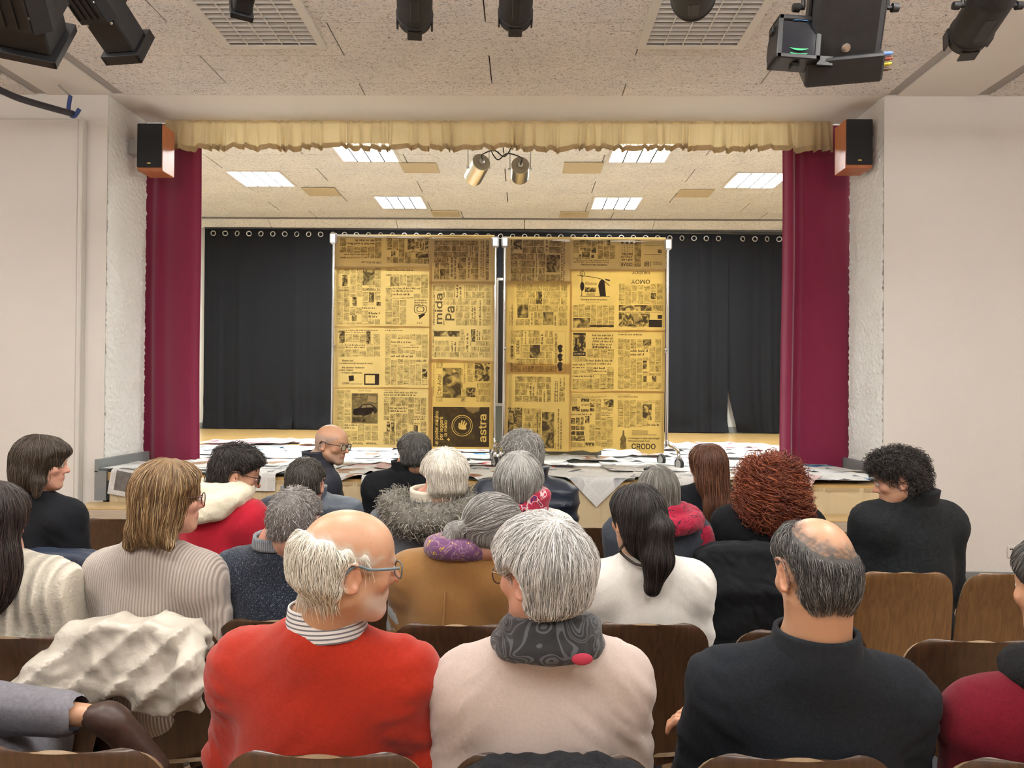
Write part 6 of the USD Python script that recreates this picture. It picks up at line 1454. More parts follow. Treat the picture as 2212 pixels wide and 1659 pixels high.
def x_fleece(c): obj('stand_collar', frustum(c['NB'] + [0, -.006, -.012],   .090, .088, .052, -.10, 6, thick=.010, gap=.15, dip=.01, m=8), knit('charcoal_rib', (.016, .018, .022), 260, .6, .2), c['th'], True)
def spot(L): return np.linalg.norm((L - np.array([.012, -.070, .092])) * [1.0, .85, .9], axis=-1) - .052 + .012 * (meshkit.noise(L * 70, 6) - .5)
person('man in a charcoal fleece, dark greying hair with a bald spot at the crown', (1761, 1256, 1.46), 1.02, yaw=7, pitch=19, nbz=.098, body=(1738, 1.55), shz=.893, sw=.165, tyaw=-3, bw=1.08, q=0, skin='warm', arms='crossed', elbow=(((.04, .06, -.24), (.015, .01, -.33)), ((.035, .04, -.25), (-.285, .17, -.15))),
    hair=dict(pal=SALT, th=.006, cut=spot, soft=.05, n=5200, k=8, len=.05, whorl=(.0, .03, .12), gw=.8, lift=.006, w=.0010, capdark=.8, groove=12, lock=.005, rand=.25, seed=11, line=lambda L: hairline(L, .066, -.102)), face=dict(ear=1.15), top=dict(name='fleece', mat=FLEECE, fold=.012, seed=9, neck=.083, infl=.018), extras=x_fleece, belly=.06)
CRIM = knit('crimson_fleece', (.12, .006, .014), 480, .4, .2); SILV = pm('silver_lining', (.33, .33, .36), .4, noise=.2, scale=30, bump=.4, bscale=40, bdist=.006)
def x_edge(c):
    S = c['S']; scarf(c, 'scarf', knit('black_fuzzy', (.012, .012, .013), 300, .9, .3, .004), [(0, 0, .0, .085, .09, 0, -180, 180)], .036, .008)
    e, w = S['el'][0], S['wr'][0]; sl = obj('quilted_lining', soft(np.array([e + [-.035, .02, -.05], e + [-.05, .05, -.02], e + [-.04, .09, .03]]), [.03, .035, .03], .007, .010, 4, freq=34), SILV, c['th'], True, label='silver quilted lining with a red edge'); obj('red_strap', soft(np.array([e + [-.02, .05, .0], e + [-.035, .10, .045]]), [.018, .016], .006, .002), CRIM, sl, True)
person('person in a crimson fleece jacket cut by the right edge of the picture', (2296, 1300, 1.46), 1.0, yaw=10, pitch=5, body=(2292, 1.52), shz=.85, sw=.16, bw=1.06, q=1, skin='warm', hair=dict(pal=SALT, th=.014, n=900, seed=3), top=dict(name='jacket', mat=CRIM, fold=.007, infl=.022, seed=4), extras=x_edge)
GJEANS = pm('grey_trousers', (.17, .165, .185), .85, noise=.18, scale=90, bump=.3, bscale=30, bdist=.006)
def x_leg(c): obj('ankle_skin', tube(np.array([[.385, .264, .687], [.28, .273, .692]]), [.030, .040], 14), tint_mat('skin', 0) , c['bd'], True, colors=np.repeat([SKIN['warm']], 30, 0)); obj('shoe_sole', soft(np.array([[.425, .262, .70], [.438, .262, .683], [.476, .285, .612], [.512, .305, .548]]), [.012, .020, .020, .014], .006, .001), pm('tan_sole', (.34, .22, .13), .6), c['th'], True)
person('man beyond the left edge, grey trousered leg crossed with a brown shoe', (-330, 1235, 1.46), 1.03, yaw=-6, body=(-310, 1.54), sw=.17, q=3, skin='warm', hair=dict(pal=SALT, th=.012, n=500, seed=3), top=dict(mat=knit('dark_blue_wool', (.02, .03, .06)), fold=.006), trousers=GJEANS, shoecol=pm('tan_brown_shoe', (.050, .025, .017), .45, noise=.25, scale=30),
    legpose={0: ((-.06, .29, .71), (.285, .27, .692), (.09, .05, -.15)), 1: ((.12, .43, .545), (.13, .42, .09), (0, .15, -.058))})
# ------------------------------------------------ second row
BLOND = [(3, (.28, .165, .07)), (3, (.15, .085, .038)), (2.4, (.44, .31, .16)), (1.5, (.075, .04, .02))]
BOB = [('E', (0, -.016, .025), (.093, .112, .103), .02), ('E', (0, -.040, -.060), (.100, .080, .095), .03), ('C', (-.075, -.02, -.13), (-.095, -.035, -.150), .032, .014, .03), ('C', (.075, -.02, -.13), (.095, -.01, -.145), .032, .014, .03), ('C', (.0, -.095, -.13), (.0, -.11, -.150), .04, .02, .04), ('-', (0, .125, -.05), (.068, .085, .125), .012)]
BEIGE = rib_mat('beige_rib_knit', (.44, .38, .33), 'x', .0085, .66)
person('woman with a straight blond-brown bob and glasses in a beige ribbed sweater', (366, 1090, 2.13), 1.0, yaw=-52, pitch=4, body=(345, 2.22), sw=.138, shz=.945, tyaw=-6, bw=1.04, q=1, skin='pink', elbow=(((.045, .03, -.27), (-.10, .24, -.33)), ((.05, .02, -.27), (-.06, .22, -.34))),
    hair=dict(pal=BLOND, vols=BOB, th=.016, earfree=0, n=2900, k=11, len=.15, flow='down', part=(.01, .0, .125), lift=.004, w=.0014, straight=1, groove=10, lock=.010, rand=.10, capdark=.75, seed=5, free=.15), glasses=dict(col=pm('dark_red_frame', (.07, .012, .018), .3), w=.052, hgt=.044, round_=.8), top=dict(mat=BEIGE, fold=.006, infl=.020, seed=6, neck=.075))
DARKH = [(4, (.022, .014, .012)), (2, (.045, .026, .022)), (1, (.07, .045, .036))]
CABLE = rib_mat('cream_cable_knit', (.60, .555, .46), 'x', .030, .80, 1.0, .008, 120)
LONGBACK = lambda z1, w=.10, d=.06: [('E', (0, -.016, .022), (.092, .112, .102), .02), ('E', (0, -.058, (z1 - .02) / 2), (w, d, abs(z1) * .62), .03), ('-', (0, .12, -.05), (.072, .085, .125), .012)]
person('woman with long dark hair and cream cable-knit sweater at the left edge', (-12, 1142, 2.03), 1.0, yaw=12, pitch=4, body=(12, 2.12), sw=.145, shz=.935, q=1, skin='pink', trousers=M_JEANS, elbow=(None, ((.05, .05, -.26), (.03, .28, -.30))),
    hair=dict(pal=DARKH, vols=LONGBACK(-.26, .105, .075), th=.016, earfree=0, n=2000, k=11, len=.22, flow='down', lift=.005, w=.0013, straight=1, lock=.012, rand=.16, seed=9, free=.2), top=dict(mat=CABLE, fold=.006, infl=.022, neck=.075))
NAVYSP = ramp_mat('navy_speckled_knit', [(.40, (.014, .02, .035)), (.60, (.035, .045, .065)), (.70, (.24, .27, .30))], 330, 0, 2, .92, .6, True)
SHORTG = [(4, (.17, .155, .145)), (3, (.27, .25, .235)), (2, (.10, .09, .085)), (1.6, (.44, .42, .40))]
def x_navy(c):
    obj('neck_band', frustum(c['NB'] + [0, -.004, -.006], .086, .086, .035, -.06, 5, thick=.010, gap=.0), rib_mat('grey_rib', (.20, .22, .25), 'x', .007, .6), c['th'], True, label='paler grey ribbed neck band')
person('man with cropped grey hair in a navy speckled knit sweater', (637, 1143, 2.22), 1.0, yaw=-4, pitch=8, body=(612, 2.32), sw=.138, shz=.93, q=1, skin='pink', hair=dict(pal=SHORTG, th=.007, n=3400, k=6, len=.022, gw=.3, lift=.009, w=.0011, capdark=.8, rand=.5, lock=.003, soft=.03, seed=7, free=.6), face=dict(ear=1.05), top=dict(mat=NAVYSP, fold=.006, infl=.016, neck=.08), extras=x_navy)
BROWN = pm('mustard_brown_wool', (.235, .115, .028), .92, noise=.08, scale=200, bump=.25, bscale=400, bdist=.001, sheen=.2)
PURPLE = ramp_mat('purple_yellow_scarf', [(0, (.14, .06, .14)), (.46, (.26, .16, .22)), (.52, (.16, .07, .16)), (.62, (.52, .36, .06)), (.68, (.15, .06, .15))], 32, 1.5)
def x_vest(c):
    scarf(c, 'scarf', PURPLE, [(0, -.006, .012, .076, .080, -.02, -180, 180)], .030, .005, .007, 'purple scarf with yellow pattern')
    fs_ = c['S']; f2 = Field(np.minimum(fs_['sh'][0], fs_['el'][0]) - .12, np.maximum(fs_['sh'][0], fs_['el'][0]) + .12, .011); f2.cone(fs_['sh'][0] + (fs_['el'][0] - fs_['sh'][0]) * .35, fs_['el'][0], .068, .062, .03); f2.cone(fs_['el'][0], fs_['el'][0] + (fs_['wr'][0] - fs_['el'][0]) * .7, .062, .045, .03); V, F = f2.mesh(); obj('shirt_sleeve', (V + vnormals(V, F) * (.012 * (meshkit.fbm(V * 16, 2, 2) - .5))[:, None], F), knit('pale_grey_cotton', (.30, .33, .34)), c['th'], True)
    P_, C_ = c['P'], c['C']; obj('back_seam', tube(np.array([[.012, C_[1] - .118, C_[2] - .02], [.012, C_[1] - .139, C_[2] - .12], [.012, C_[1] - .140, C_[2] - .25]]), .0025, 6), BROWN, c['th'], True)
    H, T = c['H'], c['T']; obj('hair_tie', xf(trimesh.creation.torus(.020, .009, major_sections=18, minor_sections=8), c['HR'] @ rotm(70), T((-.012, -.118, -.020))), M_RUBBER, c['th'], True)
PONY = [('E', (0, -.012, .024), (.084, .104, .094), .02), ('C', (-.012, -.10, -.015), (-.012, -.135, -.018), .026, .024, .02), ('C', (-.012, -.135, -.018), (-.03, -.145, -.06), .026, .026, .02), ('C', (-.03, -.145, -.06), (-.01, -.115, -.125), .026, .010, .02)]
person('woman with a grey ponytail in a brown waistcoat and purple scarf, turned right', (1066, 1156, 2.22), .98, yaw=-58, pitch=10, body=(985, 2.29), sw=.140, shz=.93, tyaw=-12, q=1, skin='pink', hair=dict(pal=GREYD, vols=PONY, th=.010, n=2600, k=10, len=.13, flow='tie', tie=(-.012, -.125, -.016), lift=.003, w=.0012, lock=.006, groove=14, rand=.05, capdark=.8, seed=6), top=dict(name='waistcoat', mat=BROWN, fold=.006, infl=.016, neck=.088, sleeve=.2), extras=x_vest)
WHITEK = knit('white_soft_knit', (.66, .645, .60), 360, .35, .05, .002, .4)
BLACKH = [(5, (.014, .011, .010)), (3, (.028, .021, .019)), (1, (.055, .045, .042))]
HALFP = [('E', (0, -.014, .025), (.088, .108, .098), .02), ('E', (0, -.055, -.05), (.085, .050, .085), .03), ('C', (.02, -.105, .0), (.025, -.125, -.02), .026, .03, .02), ('C', (.02, -.120, -.03), (.01, -.115, -.13), .045, .048, .03), ('C', (.01, -.115, -.13), (-.012, -.105, -.225), .046, .026, .03), ('C', (.045, -.10, -.10), (.055, -.10, -.165), .022, .008, .02), ('-', (0, .125, -.05), (.075, .09, .125), .012)]
def x_white(c):
    obj('glasses_cord', tube(bezier([c['T']((-.088, -.02, -.01)), c['T']((-.085, -.05, -.07)), c['NB'] + [-.085, -.04, .02], c['NB'] + [-.05, -.095, -.005], c['NB'] + [.0, -.105, -.01]], 8), .0045, 6), pm('brown_cord', (.035, .022, .015), .6), c['th'], True)
    obj('hair_tie', xf(trimesh.creation.torus(.012, .005, major_sections=16, minor_sections=6), c['HR'] @ rotm(60), c['T']((.024, -.135, -.010))), pm('copper_tie', (.30, .12, .05), .35, .6), c['th'], True)
person('woman in a white knit sweater with dark half-tied hair down her back', (1376, 1136, 2.25), .99, yaw=22, pitch=5, body=(1390, 2.33), sw=.140, shz=.905, tyaw=4, q=1, skin='warm', hair=dict(pal=BLACKH, vols=HALFP, th=.013, earfree=0, n=2400, k=11, len=.17, flow='down', part=(0, .02, .13), lift=.003, w=.0013, straight=1, lock=.008, rand=.08, seed=4), top=dict(mat=WHITEK, fold=.007, infl=.018, neck=.072), extras=x_white)
# ------------------------------------------------ third row
BLACKK = knit('black_fine_knit', (.012, .013, .016), 420, .3, .2)
DKBROWN = [(4, (.040, .027, .018)), (3, (.065, .045, .03)), (1, (.10, .075, .05))]
BOB2 = [('E', (0, -.012, .026), (.094, .114, .103), .02), ('E', (0, -.040, -.055), (.100, .082, .085), .03), ('E', (0, .082, .066), (.062, .03, .026), .02), ('C', (-.07, .0, -.09), (-.085, .0, -.125), .03, .012, .02), ('C', (.08, .005, -.08), (.095, .01, -.13), .03, .012, .02), ('-', (0, .125, -.03), (.068, .075, .085), .010)]
person('woman with a dark brown bob and black top sitting by the left wall, turned right', (90, 1012, 2.95), 1.02, yaw=-66, pitch=6, body=(92, 3.02), sw=.145, shz=.985, tyaw=-14, q=2, skin='pink', elbow=(None, ((.05, .02, -.27), (.10, .14, -.33))), hair=dict(pal=DKBROWN, vols=BOB2, th=.016, earfree=0, n=1600, k=10, len=.12, flow='down', lift=.005, w=.0017, straight=1, lock=.010, rand=.14, seed=12, free=.2), top=dict(mat=BLACKK, fold=.006, infl=.014, neck=.085))
REDJ = knit('red_wool_jacket', (.40, .012, .028), 380, .4, .1); CREAMK = pm('cream_hood_cloth', (.66, .60, .46), .85, bump=.3, bscale=90, bdist=.004)
def x_hood(c):
    NB = c['NB']; P = np.vstack([ringpts(NB + [0, .01, .015], .088, .090, .01, 20), ringpts(NB + [0, -.025, -.025], .112, .118, .05, 16, -115, 115), ringpts(NB + [0, -.05, -.055], .085, .11, .05, 12, -70, 70)]); obj('hood', soft(P, .034, .008, .007, 6, freq=30), CREAMK, c['th'], True, label='cream hood lying folded round the neck')
    obj('earring', xf(trimesh.creation.torus(.014, .0022, major_sections=20, minor_sections=6), c['HR'] @ rotm(90, 0, 60), c['T']((.090, -.008, -.058))), pm('gold', (.75, .5, .2), .2, 1.0), c['th'], True)
person('woman with cropped black hair, red jacket with cream hood, hoop earring and glasses', (510, 1036, 2.95), 1.02, yaw=-64, pitch=16, body=(474, 2.95), sw=.138, shz=.985, tyaw=-10, q=2, skin='tan', hair=dict(pal=BLACKH, th=.016, n=1900, k=7, len=.05, gw=.5, lift=.010, w=.0016, rand=.4, lock=.008, seed=14, free=.5, line=lambda L: hairline(L, .060, -.055), bulk=lambda L: .012 * sstep(L[..., 2], .04, .10)), glasses=dict(col=pm('dark_frame', (.012, .010, .010), .3), w=.052, hgt=.042, rim=.0022), top=dict(name='jacket', mat=REDJ, fold=.006, infl=.022), extras=x_hood, nose=1.15)
GREYP = pm('slate_puffer_cloth', (.085, .105, .135), .5, noise=.08, scale=8, bump=.25, bscale=60, bdist=.004)
def x_collar(m, rx=.088, h=.075, fl=.08, t=.018, tilt=4, nm='collar'): return lambda c: obj(nm, frustum(c['NB'] + [0, -.004, -.018], rx, rx, h, fl, tilt, thick=t, gap=.3, dip=.012, m=8), m, c['th'], True)
DARKMAN = [(5, (.035, .028, .022)), (3, (.06, .048, .038)), (1, (.11, .10, .09))]
person('man with short dark hair in a slate grey puffer jacket, collar up', (660, 1056, 2.95), 1.0, yaw=0, pitch=12, body=(668, 3.14), sw=.150, shz=.965, q=2, skin='pink', hair=dict(pal=DARKMAN, th=.009, n=1700, k=6, len=.035, gw=.6, lift=.006, w=.0016, rand=.3, lock=.004, seed=15), face=dict(ear=1.15), top=dict(name='puffer_jacket', mat=GREYP, fold=.005, infl=.030, quilt=(.085, .014), neck=.075), extras=x_collar(GREYP, .088, .060, .06, .020))
GREYW = knit('grey_wool_coat', (.13, .14, .155), 300, .5, .2)
FURC = [(4, (.20, .185, .15)), (3, (.32, .30, .25)), (2, (.09, .08, .065)), (1, (.46, .43, .37))]
def x_fur(c):
    NB = c['NB']; P = np.vstack([ringpts(NB + [.0, -.030, -.030], .150, .120, .05, 18, -125, 125), ringpts(NB + [0, -.05, -.055], .125, .115, .03, 12, -90, 90)]); m = .08; f = Field(P.min(0) - m, P.max(0) + m, .010); f.chain(P, np.full(len(P), .042), .02); V, F = f.mesh(); N = vnormals(V, F)
    t = meshkit.fbm(V * 40, 3, 3); fur = obj('fur_trim', (V + N * (.016 * (t - .5))[:, None], F), M_HAIRCAP, c['th'], True, colors=np.clip(np.array((.13, .12, .10)) * (.4 + 1.2 * t)[:, None], 0, 1), label='grey-brown fur trim of the hood')
    r = np.random.default_rng(3); n = 2600; S_ = strands(f, f.D, V, F, n, 5, .030, lambda p: r.normal(0, 1, p.shape) + [0, 0, -.6], r, .024, rand=.5, free=.9); curves('fur_hairs', fur, S_, np.full(n, .0018), shades(r, n, FURC), kind='stuff')
    obj('inner_collar', frustum(NB + [-.0, -.002, .0], .080, .080, .055, .0, 6, thick=.014, gap=.2), pm('cream_fleece', (.62, .56, .46), .9), c['th'], True)
person('woman with short white hair in a grey coat with a fur-trimmed hood', (960, 1046, 2.92), 1.02, yaw=22, pitch=8, body=(920, 3.0), sw=.145, shz=.955, q=2, skin='pink', hair=dict(pal=WHITEH, th=.018, n=2000, k=9, len=.075, lift=.006, w=.0016, capdark=.85, rand=.18, lock=.008, seed=16, bias=np.array([.3, 0, 0]), bulk=lambda L: .010 * sstep(L[..., 2], -.02, .05) * (L[..., 1] < .04), line=lambda L: hairline(L, .056, -.080)), top=dict(name='coat', mat=GREYW, fold=.006, infl=.026), extras=x_fur)
REDSC = ramp_mat('red_white_purple_scarf', [(0, (.35, .02, .05)), (.45, (.42, .03, .07)), (.52, (.6, .5, .5)), (.58, (.40, .03, .06)), (.64, (.08, .03, .14))], 24, 1.2)
SILVER = [(5, (.36, .35, .325)), (3, (.24, .23, .215)), (2, (.52, .51, .48)), (1, (.13, .125, .115))]
person('woman with a rounded grey bob, red scarf and white top in the middle row', (1121, 1050, 2.92), 1.03, yaw=-12, pitch=6, body=(1128, 3.0), sw=.135, shz=.945, q=2, skin='pink', hair=dict(pal=SILVER, th=.020, n=2000, k=9, len=.085, lift=.005, w=.0016, capdark=.8, rand=.12, lock=.009, groove=11, seed=18, earfree=0, bulk=lambda L: .012 * np.exp(-((L[..., 2] - .0) / .07) ** 2) * (L[..., 1] < .05), line=lambda L: hairline(L, .056, -.090) + .03 * (L[..., 1] < .03)), top=dict(mat=WHITEK, fold=.006, infl=.018), extras=lambda c: scarf(c, 'scarf', REDSC, [(0, -.006, .012, .078, .082, -.02, -180, 180), (.02, -.01, .045, .066, .07, 0, -180, 180)], .030, .006, .008, 'red scarf with white and purple'))
CRSC = ramp_mat('crimson_paisley_scarf', [(0, (.30, .010, .035)), (.47, (.36, .014, .045)), (.50, (.07, .006, .02)), (.54, (.36, .014, .045)), (.66, (.46, .025, .05)), (.70, (.20, .01, .03))], 22, 1.8)
def x_crim(c):
    NB, S = c['NB'], c['S']; P = np.vstack([ringpts(NB + [0, -.01, .005], .085, .088, -.01, 18), ringpts(NB + [.0, -.02, -.04], .135, .115, .03, 18, -140, 140)]); obj('scarf', soft(P, .036, .008, .008, 8, freq=28), CRSC, c['th'], True, label='crimson paisley scarf over the shoulders')
    obj('scarf_end', soft(np.array([S['sh'][1] + [-.04, -.02, .05], S['sh'][1] + [.02, -.02, .0], S['sh'][1] + [.035, -.02, -.09], S['sh'][1] + [.03, .02, -.15]]), [.05, .064, .066, .04], .009, .008, 5), CRSC, c['th'], True)
    obj('hair_clip', cat_([lathe([(0, .0001), (0, .014), (.006, .012), (.006, .0001)], 14, c['T']((-.05, -.0, .118)), c['T']((-.09, -.02, .22)))]), M_BLACK, c['th'], True)
LBOB = [('E', (0, -.016, .024), (.086, .108, .098), .02), ('E', (0, -.046, -.08), (.090, .066, .115), .03), ('-', (0, .12, -.05), (.066, .085, .125), .012)]
GREYBR = [(4, (.13, .12, .10)), (3, (.22, .205, .18)), (2, (.07, .062, .052)), (1, (.34, .32, .29))]
person('woman with straight grey-brown hair and a crimson paisley scarf', (1421, 1078, 2.92), 1.0, yaw=6, pitch=5, body=(1418, 3.0), sw=.138, shz=.935, q=2, skin='pink', hair=dict(pal=GREYBR, vols=LBOB, th=.012, earfree=0, n=1900, k=10, len=.14, flow='down', part=(-.02, .0, .125), lift=.003, w=.0016, straight=1, lock=.007, rand=.07, seed=19), top=dict(mat=knit('slate_knit', (.05, .058, .075)), fold=.006, infl=.018), extras=x_crim)
BLKCOAT = knit('black_wool_coat', (.011, .012, .014), 300, .5, .25)
CURLRED = [(4, (.20, .045, .018)), (3, (.13, .028, .012)), (2, (.32, .09, .035)), (1, (.07, .016, .008))]
CURL = [('E', (0, -.014, .028), (.106, .116, .106), .03), ('E', (-.01, -.03, -.045), (.116, .100, .088), .03), ('E', (.045, -.04, -.09), (.072, .07, .055), .03), ('-', (0, .14, -.03), (.06, .08, .09), .012)]
person('woman with a big mop of red curls in a black coat', (1664, 1070, 2.97), 1.02, yaw=8, pitch=6, body=(1655, 3.05), sw=.145, shz=.965, q=2, skin='pink', hair=dict(pal=CURLRED, vols=CURL, th=.02, earfree=0, n=1700, k=16, len=.12, flow='down', lift=.024, w=.0022, curl=.020, wave=.009, lock=.020, groove=20, gz=26, rand=.5, seed=20, free=.5, capdark=.7), top=dict(name='coat', mat=BLKCOAT, fold=.006, infl=.026), extras=x_collar(BLKCOAT, .092, .075, .18, .016, 8))
CARD = knit('dark_chunky_cardigan', (.016, .018, .020), 190, .9, .3, .003)
def x_card(c):
    obj('shawl_collar', frustum(c['NB'] + [0, -.006, -.030], .090, .090, .075, .10, 6, thick=.020, gap=.4, dip=.01, m=8), CARD, c['th'], True); C_ = c['C']
    obj('yoke_seam', tube(np.array([[x, C_[1] - .112 + .05 * (x / .17) ** 2, C_[2] - .045 + .02 * math.cos(x * 9)] for x in np.linspace(-.16, .16, 15)]), .0035, 6), CARD, c['th'], True)
CURLB = [('E', (0, -.016, .050), (.086, .104, .086), .02), ('E', (0, .030, .094), (.070, .072, .042), .02), ('-', (0, .125, -.03), (.085, .100, .080), .010)]
person('man with tousled black curls in a dark chunky cardigan, facing left by the right wall', (1942, 1048, 2.95), 1.03, yaw=62, pitch=16, body=(1955, 3.02), sw=.152, shz=.985, tyaw=8, bw=1.03, q=2, skin='tan', hair=dict(pal=BLACKH, vols=CURLB, th=.014, n=1700, k=12, len=.052, gw=.3, lift=.012, w=.0016, curl=.009, wave=.003, rand=.6, lock=.014, keep=lambda u: (u[:, 2] > .0) | (u[:, 1] < -.03), groove=18, gz=20, seed=21, free=.55), top=dict(name='cardigan', mat=CARD, fold=.006, infl=.026, neck=.09), extras=x_card, nose=1.1, face=dict(brow=(.03, .02, .02)))
# ------------------------------------------------ fourth row
NAVYJ = pm('navy_jacket_cloth', (.010, .013, .024), .7, bump=.2, bscale=200)
person('bald man with dark-rimmed glasses in a dark navy jacket, turned to the right', (716, 967, 3.85), 1.0, yaw=-104, pitch=10, body=(690, 3.88), sw=.150, shz=1.025, tyaw=-58, legpose={0: ((-.40, .18, .62), (-.40, .18, .09), (-.1, .1, -.058)), 1: ((-.22, .36, .62), (-.22, .36, .09), (-.1, .1, -.058))}, q=1, jaw=1.04, nose=1.2, skin='warm', face=dict(stubble=(.46, .33, .26), scalp=((.33, .27, .235), lambda L: np.minimum(hairline(L), .055 - L[..., 2]), .75), brow=(.10, .08, .07)), glasses=dict(col=pm('black_frame', (.010, .010, .012), .25), w=.052, hgt=.038, round_=.65, rim=.0026, fwd=.106), top=dict(name='jacket', mat=NAVYJ, fold=.006, infl=.022), extras=x_collar(NAVYJ, .080, .075, .02, .010, 6, 'roll_neck'), seat=.50)
person('man with thick dark grey hair in a black coat, fourth row', (895, 993, 3.72), 1.0, yaw=16, pitch=5, body=(880, 3.80), sw=.150, shz=1.005, q=2, skin='warm', hair=dict(pal=[(4, (.06, .058, .052)), (3, (.12, .115, .105)), (1, (.24, .23, .21))], th=.014, n=1500, k=7, len=.05, gw=.6, lift=.008, w=.0018, rand=.3, lock=.007, seed=22, bulk=lambda L: .010 * sstep(L[..., 2], .03, .09), free=.3), top=dict(name='coat', mat=BLKCOAT, fold=.006, infl=.022), extras=x_collar(BLKCOAT, .084, .06, .04, .012))
NAVYP = pm('navy_puffer_cloth', (.016, .022, .036), .42, noise=.1, scale=8, bump=.2, bscale=60, bdist=.004)
person('person with wavy grey hair in a navy puffer coat, facing left, before the stage', (1127, 992, 3.78), 1.02, yaw=52, pitch=8, body=(1133, 3.86), sw=.185, shz=.955, q=2, skin='pink', hair=dict(pal=SILVER, th=.022, n=1500, k=9, len=.06, lift=.010, w=.0018, wave=.004, rand=.35, lock=.012, seed=23, free=.3, bulk=lambda L: .008 * sstep(L[..., 2], .0, .08), line=lambda L: hairline(L, .058, -.075)), glasses=dict(col=pm('black_frame', (.010, .010, .012), .25), w=.050, hgt=.040), top=dict(name='puffer_coat', mat=NAVYP, fold=.005, infl=.034, quilt=(.075, .016), neck=.08), extras=x_collar(NAVYP, .105, .085, .22, .026))
AUB = [(4, (.095, .035, .018)), (3, (.14, .058, .028)), (2, (.055, .02, .012)), (1, (.22, .10, .05))]
LONGA = [('E', (0, -.014, .026), (.092, .110, .100), .02), ('E', (0, -.045, -.08), (.098, .075, .12), .03), ('E', (.015, -.075, -.22), (.100, .05, .13), .03), ('-', (0, .12, -.04), (.068, .08, .125), .012)]
person('woman with long straight auburn hair and a black top', (1527, 1016, 3.66), 1.02, yaw=26, pitch=4, body=(1532, 3.74), sw=.150, shz=.955, q=2, skin='pink', hair=dict(pal=AUB, vols=LONGA, th=.014, earfree=0, n=2000, k=13, len=.24, flow='down', part=(-.02, -.01, .12), lift=.006, w=.0017, straight=1, lock=.010, rand=.12, seed=24, free=.2), top=dict(mat=BLACKK, fold=.006, infl=.014, neck=.08))
# ================================================================ CHAIRS IN THEIR ROWS
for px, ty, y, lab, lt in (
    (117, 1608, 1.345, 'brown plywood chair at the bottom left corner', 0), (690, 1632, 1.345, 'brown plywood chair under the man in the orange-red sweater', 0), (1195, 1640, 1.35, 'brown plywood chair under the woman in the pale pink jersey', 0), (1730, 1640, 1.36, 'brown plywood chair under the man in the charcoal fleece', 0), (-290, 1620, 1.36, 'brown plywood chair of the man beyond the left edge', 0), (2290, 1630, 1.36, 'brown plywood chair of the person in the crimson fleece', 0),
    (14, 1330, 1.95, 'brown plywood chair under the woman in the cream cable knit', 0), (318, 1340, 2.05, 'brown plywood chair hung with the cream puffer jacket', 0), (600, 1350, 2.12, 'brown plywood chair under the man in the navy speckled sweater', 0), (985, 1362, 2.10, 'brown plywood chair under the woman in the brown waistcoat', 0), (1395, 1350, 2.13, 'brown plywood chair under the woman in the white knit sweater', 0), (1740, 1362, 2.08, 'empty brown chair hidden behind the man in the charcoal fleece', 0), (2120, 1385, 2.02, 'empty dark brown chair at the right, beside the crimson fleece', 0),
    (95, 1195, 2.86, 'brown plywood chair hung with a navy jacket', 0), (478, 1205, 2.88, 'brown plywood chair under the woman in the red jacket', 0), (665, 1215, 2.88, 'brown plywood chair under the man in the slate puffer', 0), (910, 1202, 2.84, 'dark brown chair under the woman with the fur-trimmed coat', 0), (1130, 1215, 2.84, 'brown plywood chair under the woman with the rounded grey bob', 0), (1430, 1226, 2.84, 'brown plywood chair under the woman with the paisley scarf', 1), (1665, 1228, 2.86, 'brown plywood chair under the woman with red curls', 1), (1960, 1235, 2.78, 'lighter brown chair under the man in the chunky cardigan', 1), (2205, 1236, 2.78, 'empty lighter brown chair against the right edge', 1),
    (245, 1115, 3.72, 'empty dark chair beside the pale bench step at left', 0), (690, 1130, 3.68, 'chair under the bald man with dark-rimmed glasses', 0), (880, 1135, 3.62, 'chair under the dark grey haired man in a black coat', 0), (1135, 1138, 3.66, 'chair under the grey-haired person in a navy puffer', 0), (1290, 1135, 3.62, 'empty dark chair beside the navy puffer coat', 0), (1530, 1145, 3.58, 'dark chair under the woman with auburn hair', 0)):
    chair(px, ty, y, lab, 0, bool(lt))
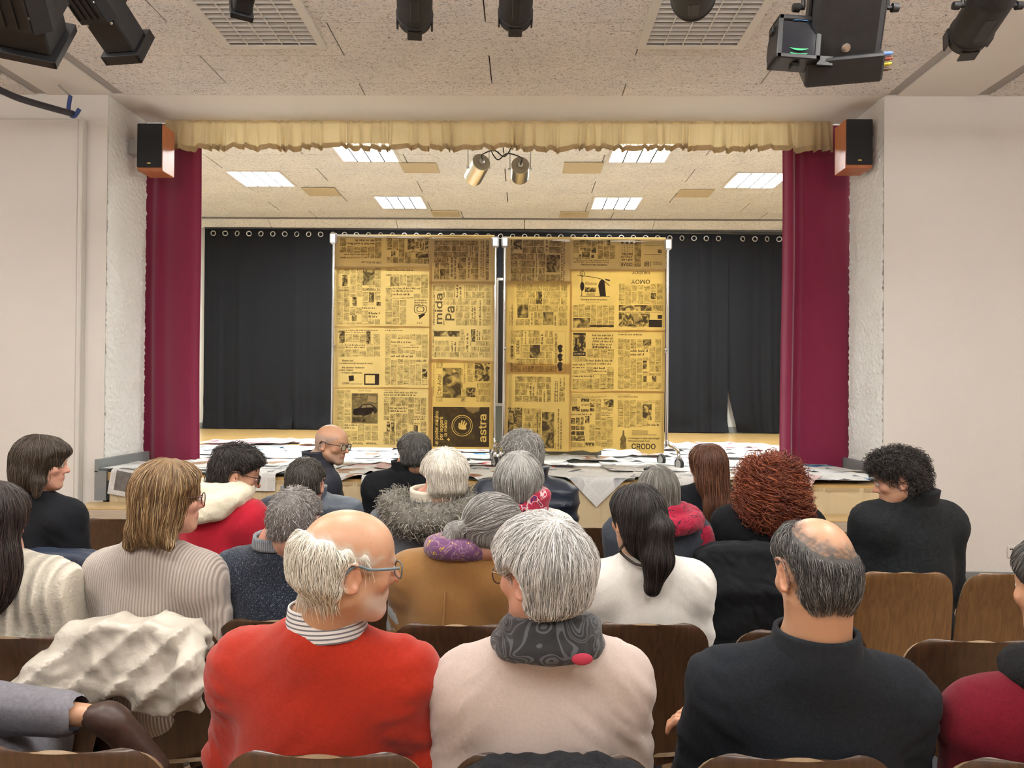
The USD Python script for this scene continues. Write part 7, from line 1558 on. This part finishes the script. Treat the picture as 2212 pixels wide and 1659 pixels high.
# ================================================================ GARMENTS HUNG ON CHAIR BACKS
def draped(name, label, cat, chair_px, y, lo, m, w, seed, front=.02, top=CH_TOP + .012, puff=.022, quilt=None, back=.25, sides=(), amp=.006, skew=0.0):
    "a garment over a chair back: hangs in front (towards the camera) down to lo, a little behind"
    cx = UY(chair_px, 1200, y)[0]; B = np.array([cx, y + .05, 0])
    yb = lambda z: -.005 - (z - .42) * .14
    f = Field((-w - .18, -.24, lo - .12), (w + .2, .16, top + .10), .0085); ph = seed * 1.7
    for x in np.linspace(-w, w, 19):
        zt = top - .03 * (abs(x) / w) ** 4; ll = lo + .022 * math.sin(x * 17 + ph) + .018 * math.sin(x * 41 + ph) + skew * x; wv = .012 * math.sin(x * 30 + ph)
        f.chain([(x, .065, zt - back * (.75 + .2 * math.sin(x * 9 + ph))), (x, yb(zt) + .03, zt + .004), (x, yb(zt) - .03, zt), (x * 1.03, yb(zt - .12) - .050 - front + wv * .4, zt - .14), (x * 1.10, yb(ll) - .052 - front + wv, ll)], [.014, .016, .018, puff, puff * .9], .022)
    for s in sides: f.chain(*s, .02)
    V, F = f.mesh(); N = vnormals(V, F)
    wp = meshkit.fbm(V * 6 + seed, 2, seed)
    rid = 1 - np.abs(2 * meshkit.fbm(V * [16, 16, 9] + seed + 2.5 * wp[:, None], 2, seed) - 1) * 2.0
    V = V + N * (amp * (rid - .4) + amp * .6 * (meshkit.noise(V * 42, seed) - .5))[:, None]
    if quilt: ph2 = (V[:, 0] * .66 - V[:, 2] * .75) / quilt + .35 * wp; V = V + N * (.018 * (np.abs(np.sin(np.pi * ph2)) ** .55 - .6))[:, None]
    t = thing(name, label, cat, B); obj('cloth', (V, F), m, t, True); return t
PUFFW = pm('cream_puffer_cloth', (.50, .46, .39), .45, noise=.04, scale=10, bump=.3, bscale=55, bdist=.006)
t = draped('puffer_jacket', 'cream puffer jacket hung over the back of the chair below the beige sweater', 'jacket', 296, 2.03, .665, PUFFW, .180, 5, puff=.026, quilt=.075, skew=-.04, amp=.008, sides=(([(-.15, -.075, .82), (-.20, -.13, .74), (-.25, -.16, .68), (-.275, -.16, .62)], [.035, .052, .050, .042]), ([(.15, -.10, .82), (.19, -.13, .76), (.19, -.14, .70)], [.032, .040, .040])))
draped('jacket', 'navy jacket hung over the chair of the woman in black at the left', 'jacket', 128, 2.85, .50, pm('navy_quilt', (.014, .022, .045), .6, bump=.3, bscale=50, bdist=.005), .20, 8, puff=.022)
draped('coat', 'black coat hung over the chair left of the red curls', 'coat', 1605, 2.83, .46, BLKCOAT, .165, 11, puff=.03, top=.905)
draped('coat', 'dark grey fuzzy coat over the chair of the woman in pale pink', 'coat', 1205, 1.335, .45, knit('dark_fuzzy_coat', (.020, .021, .024), 200, .9, .35, .004), .165, 14, puff=.02, top=.806)
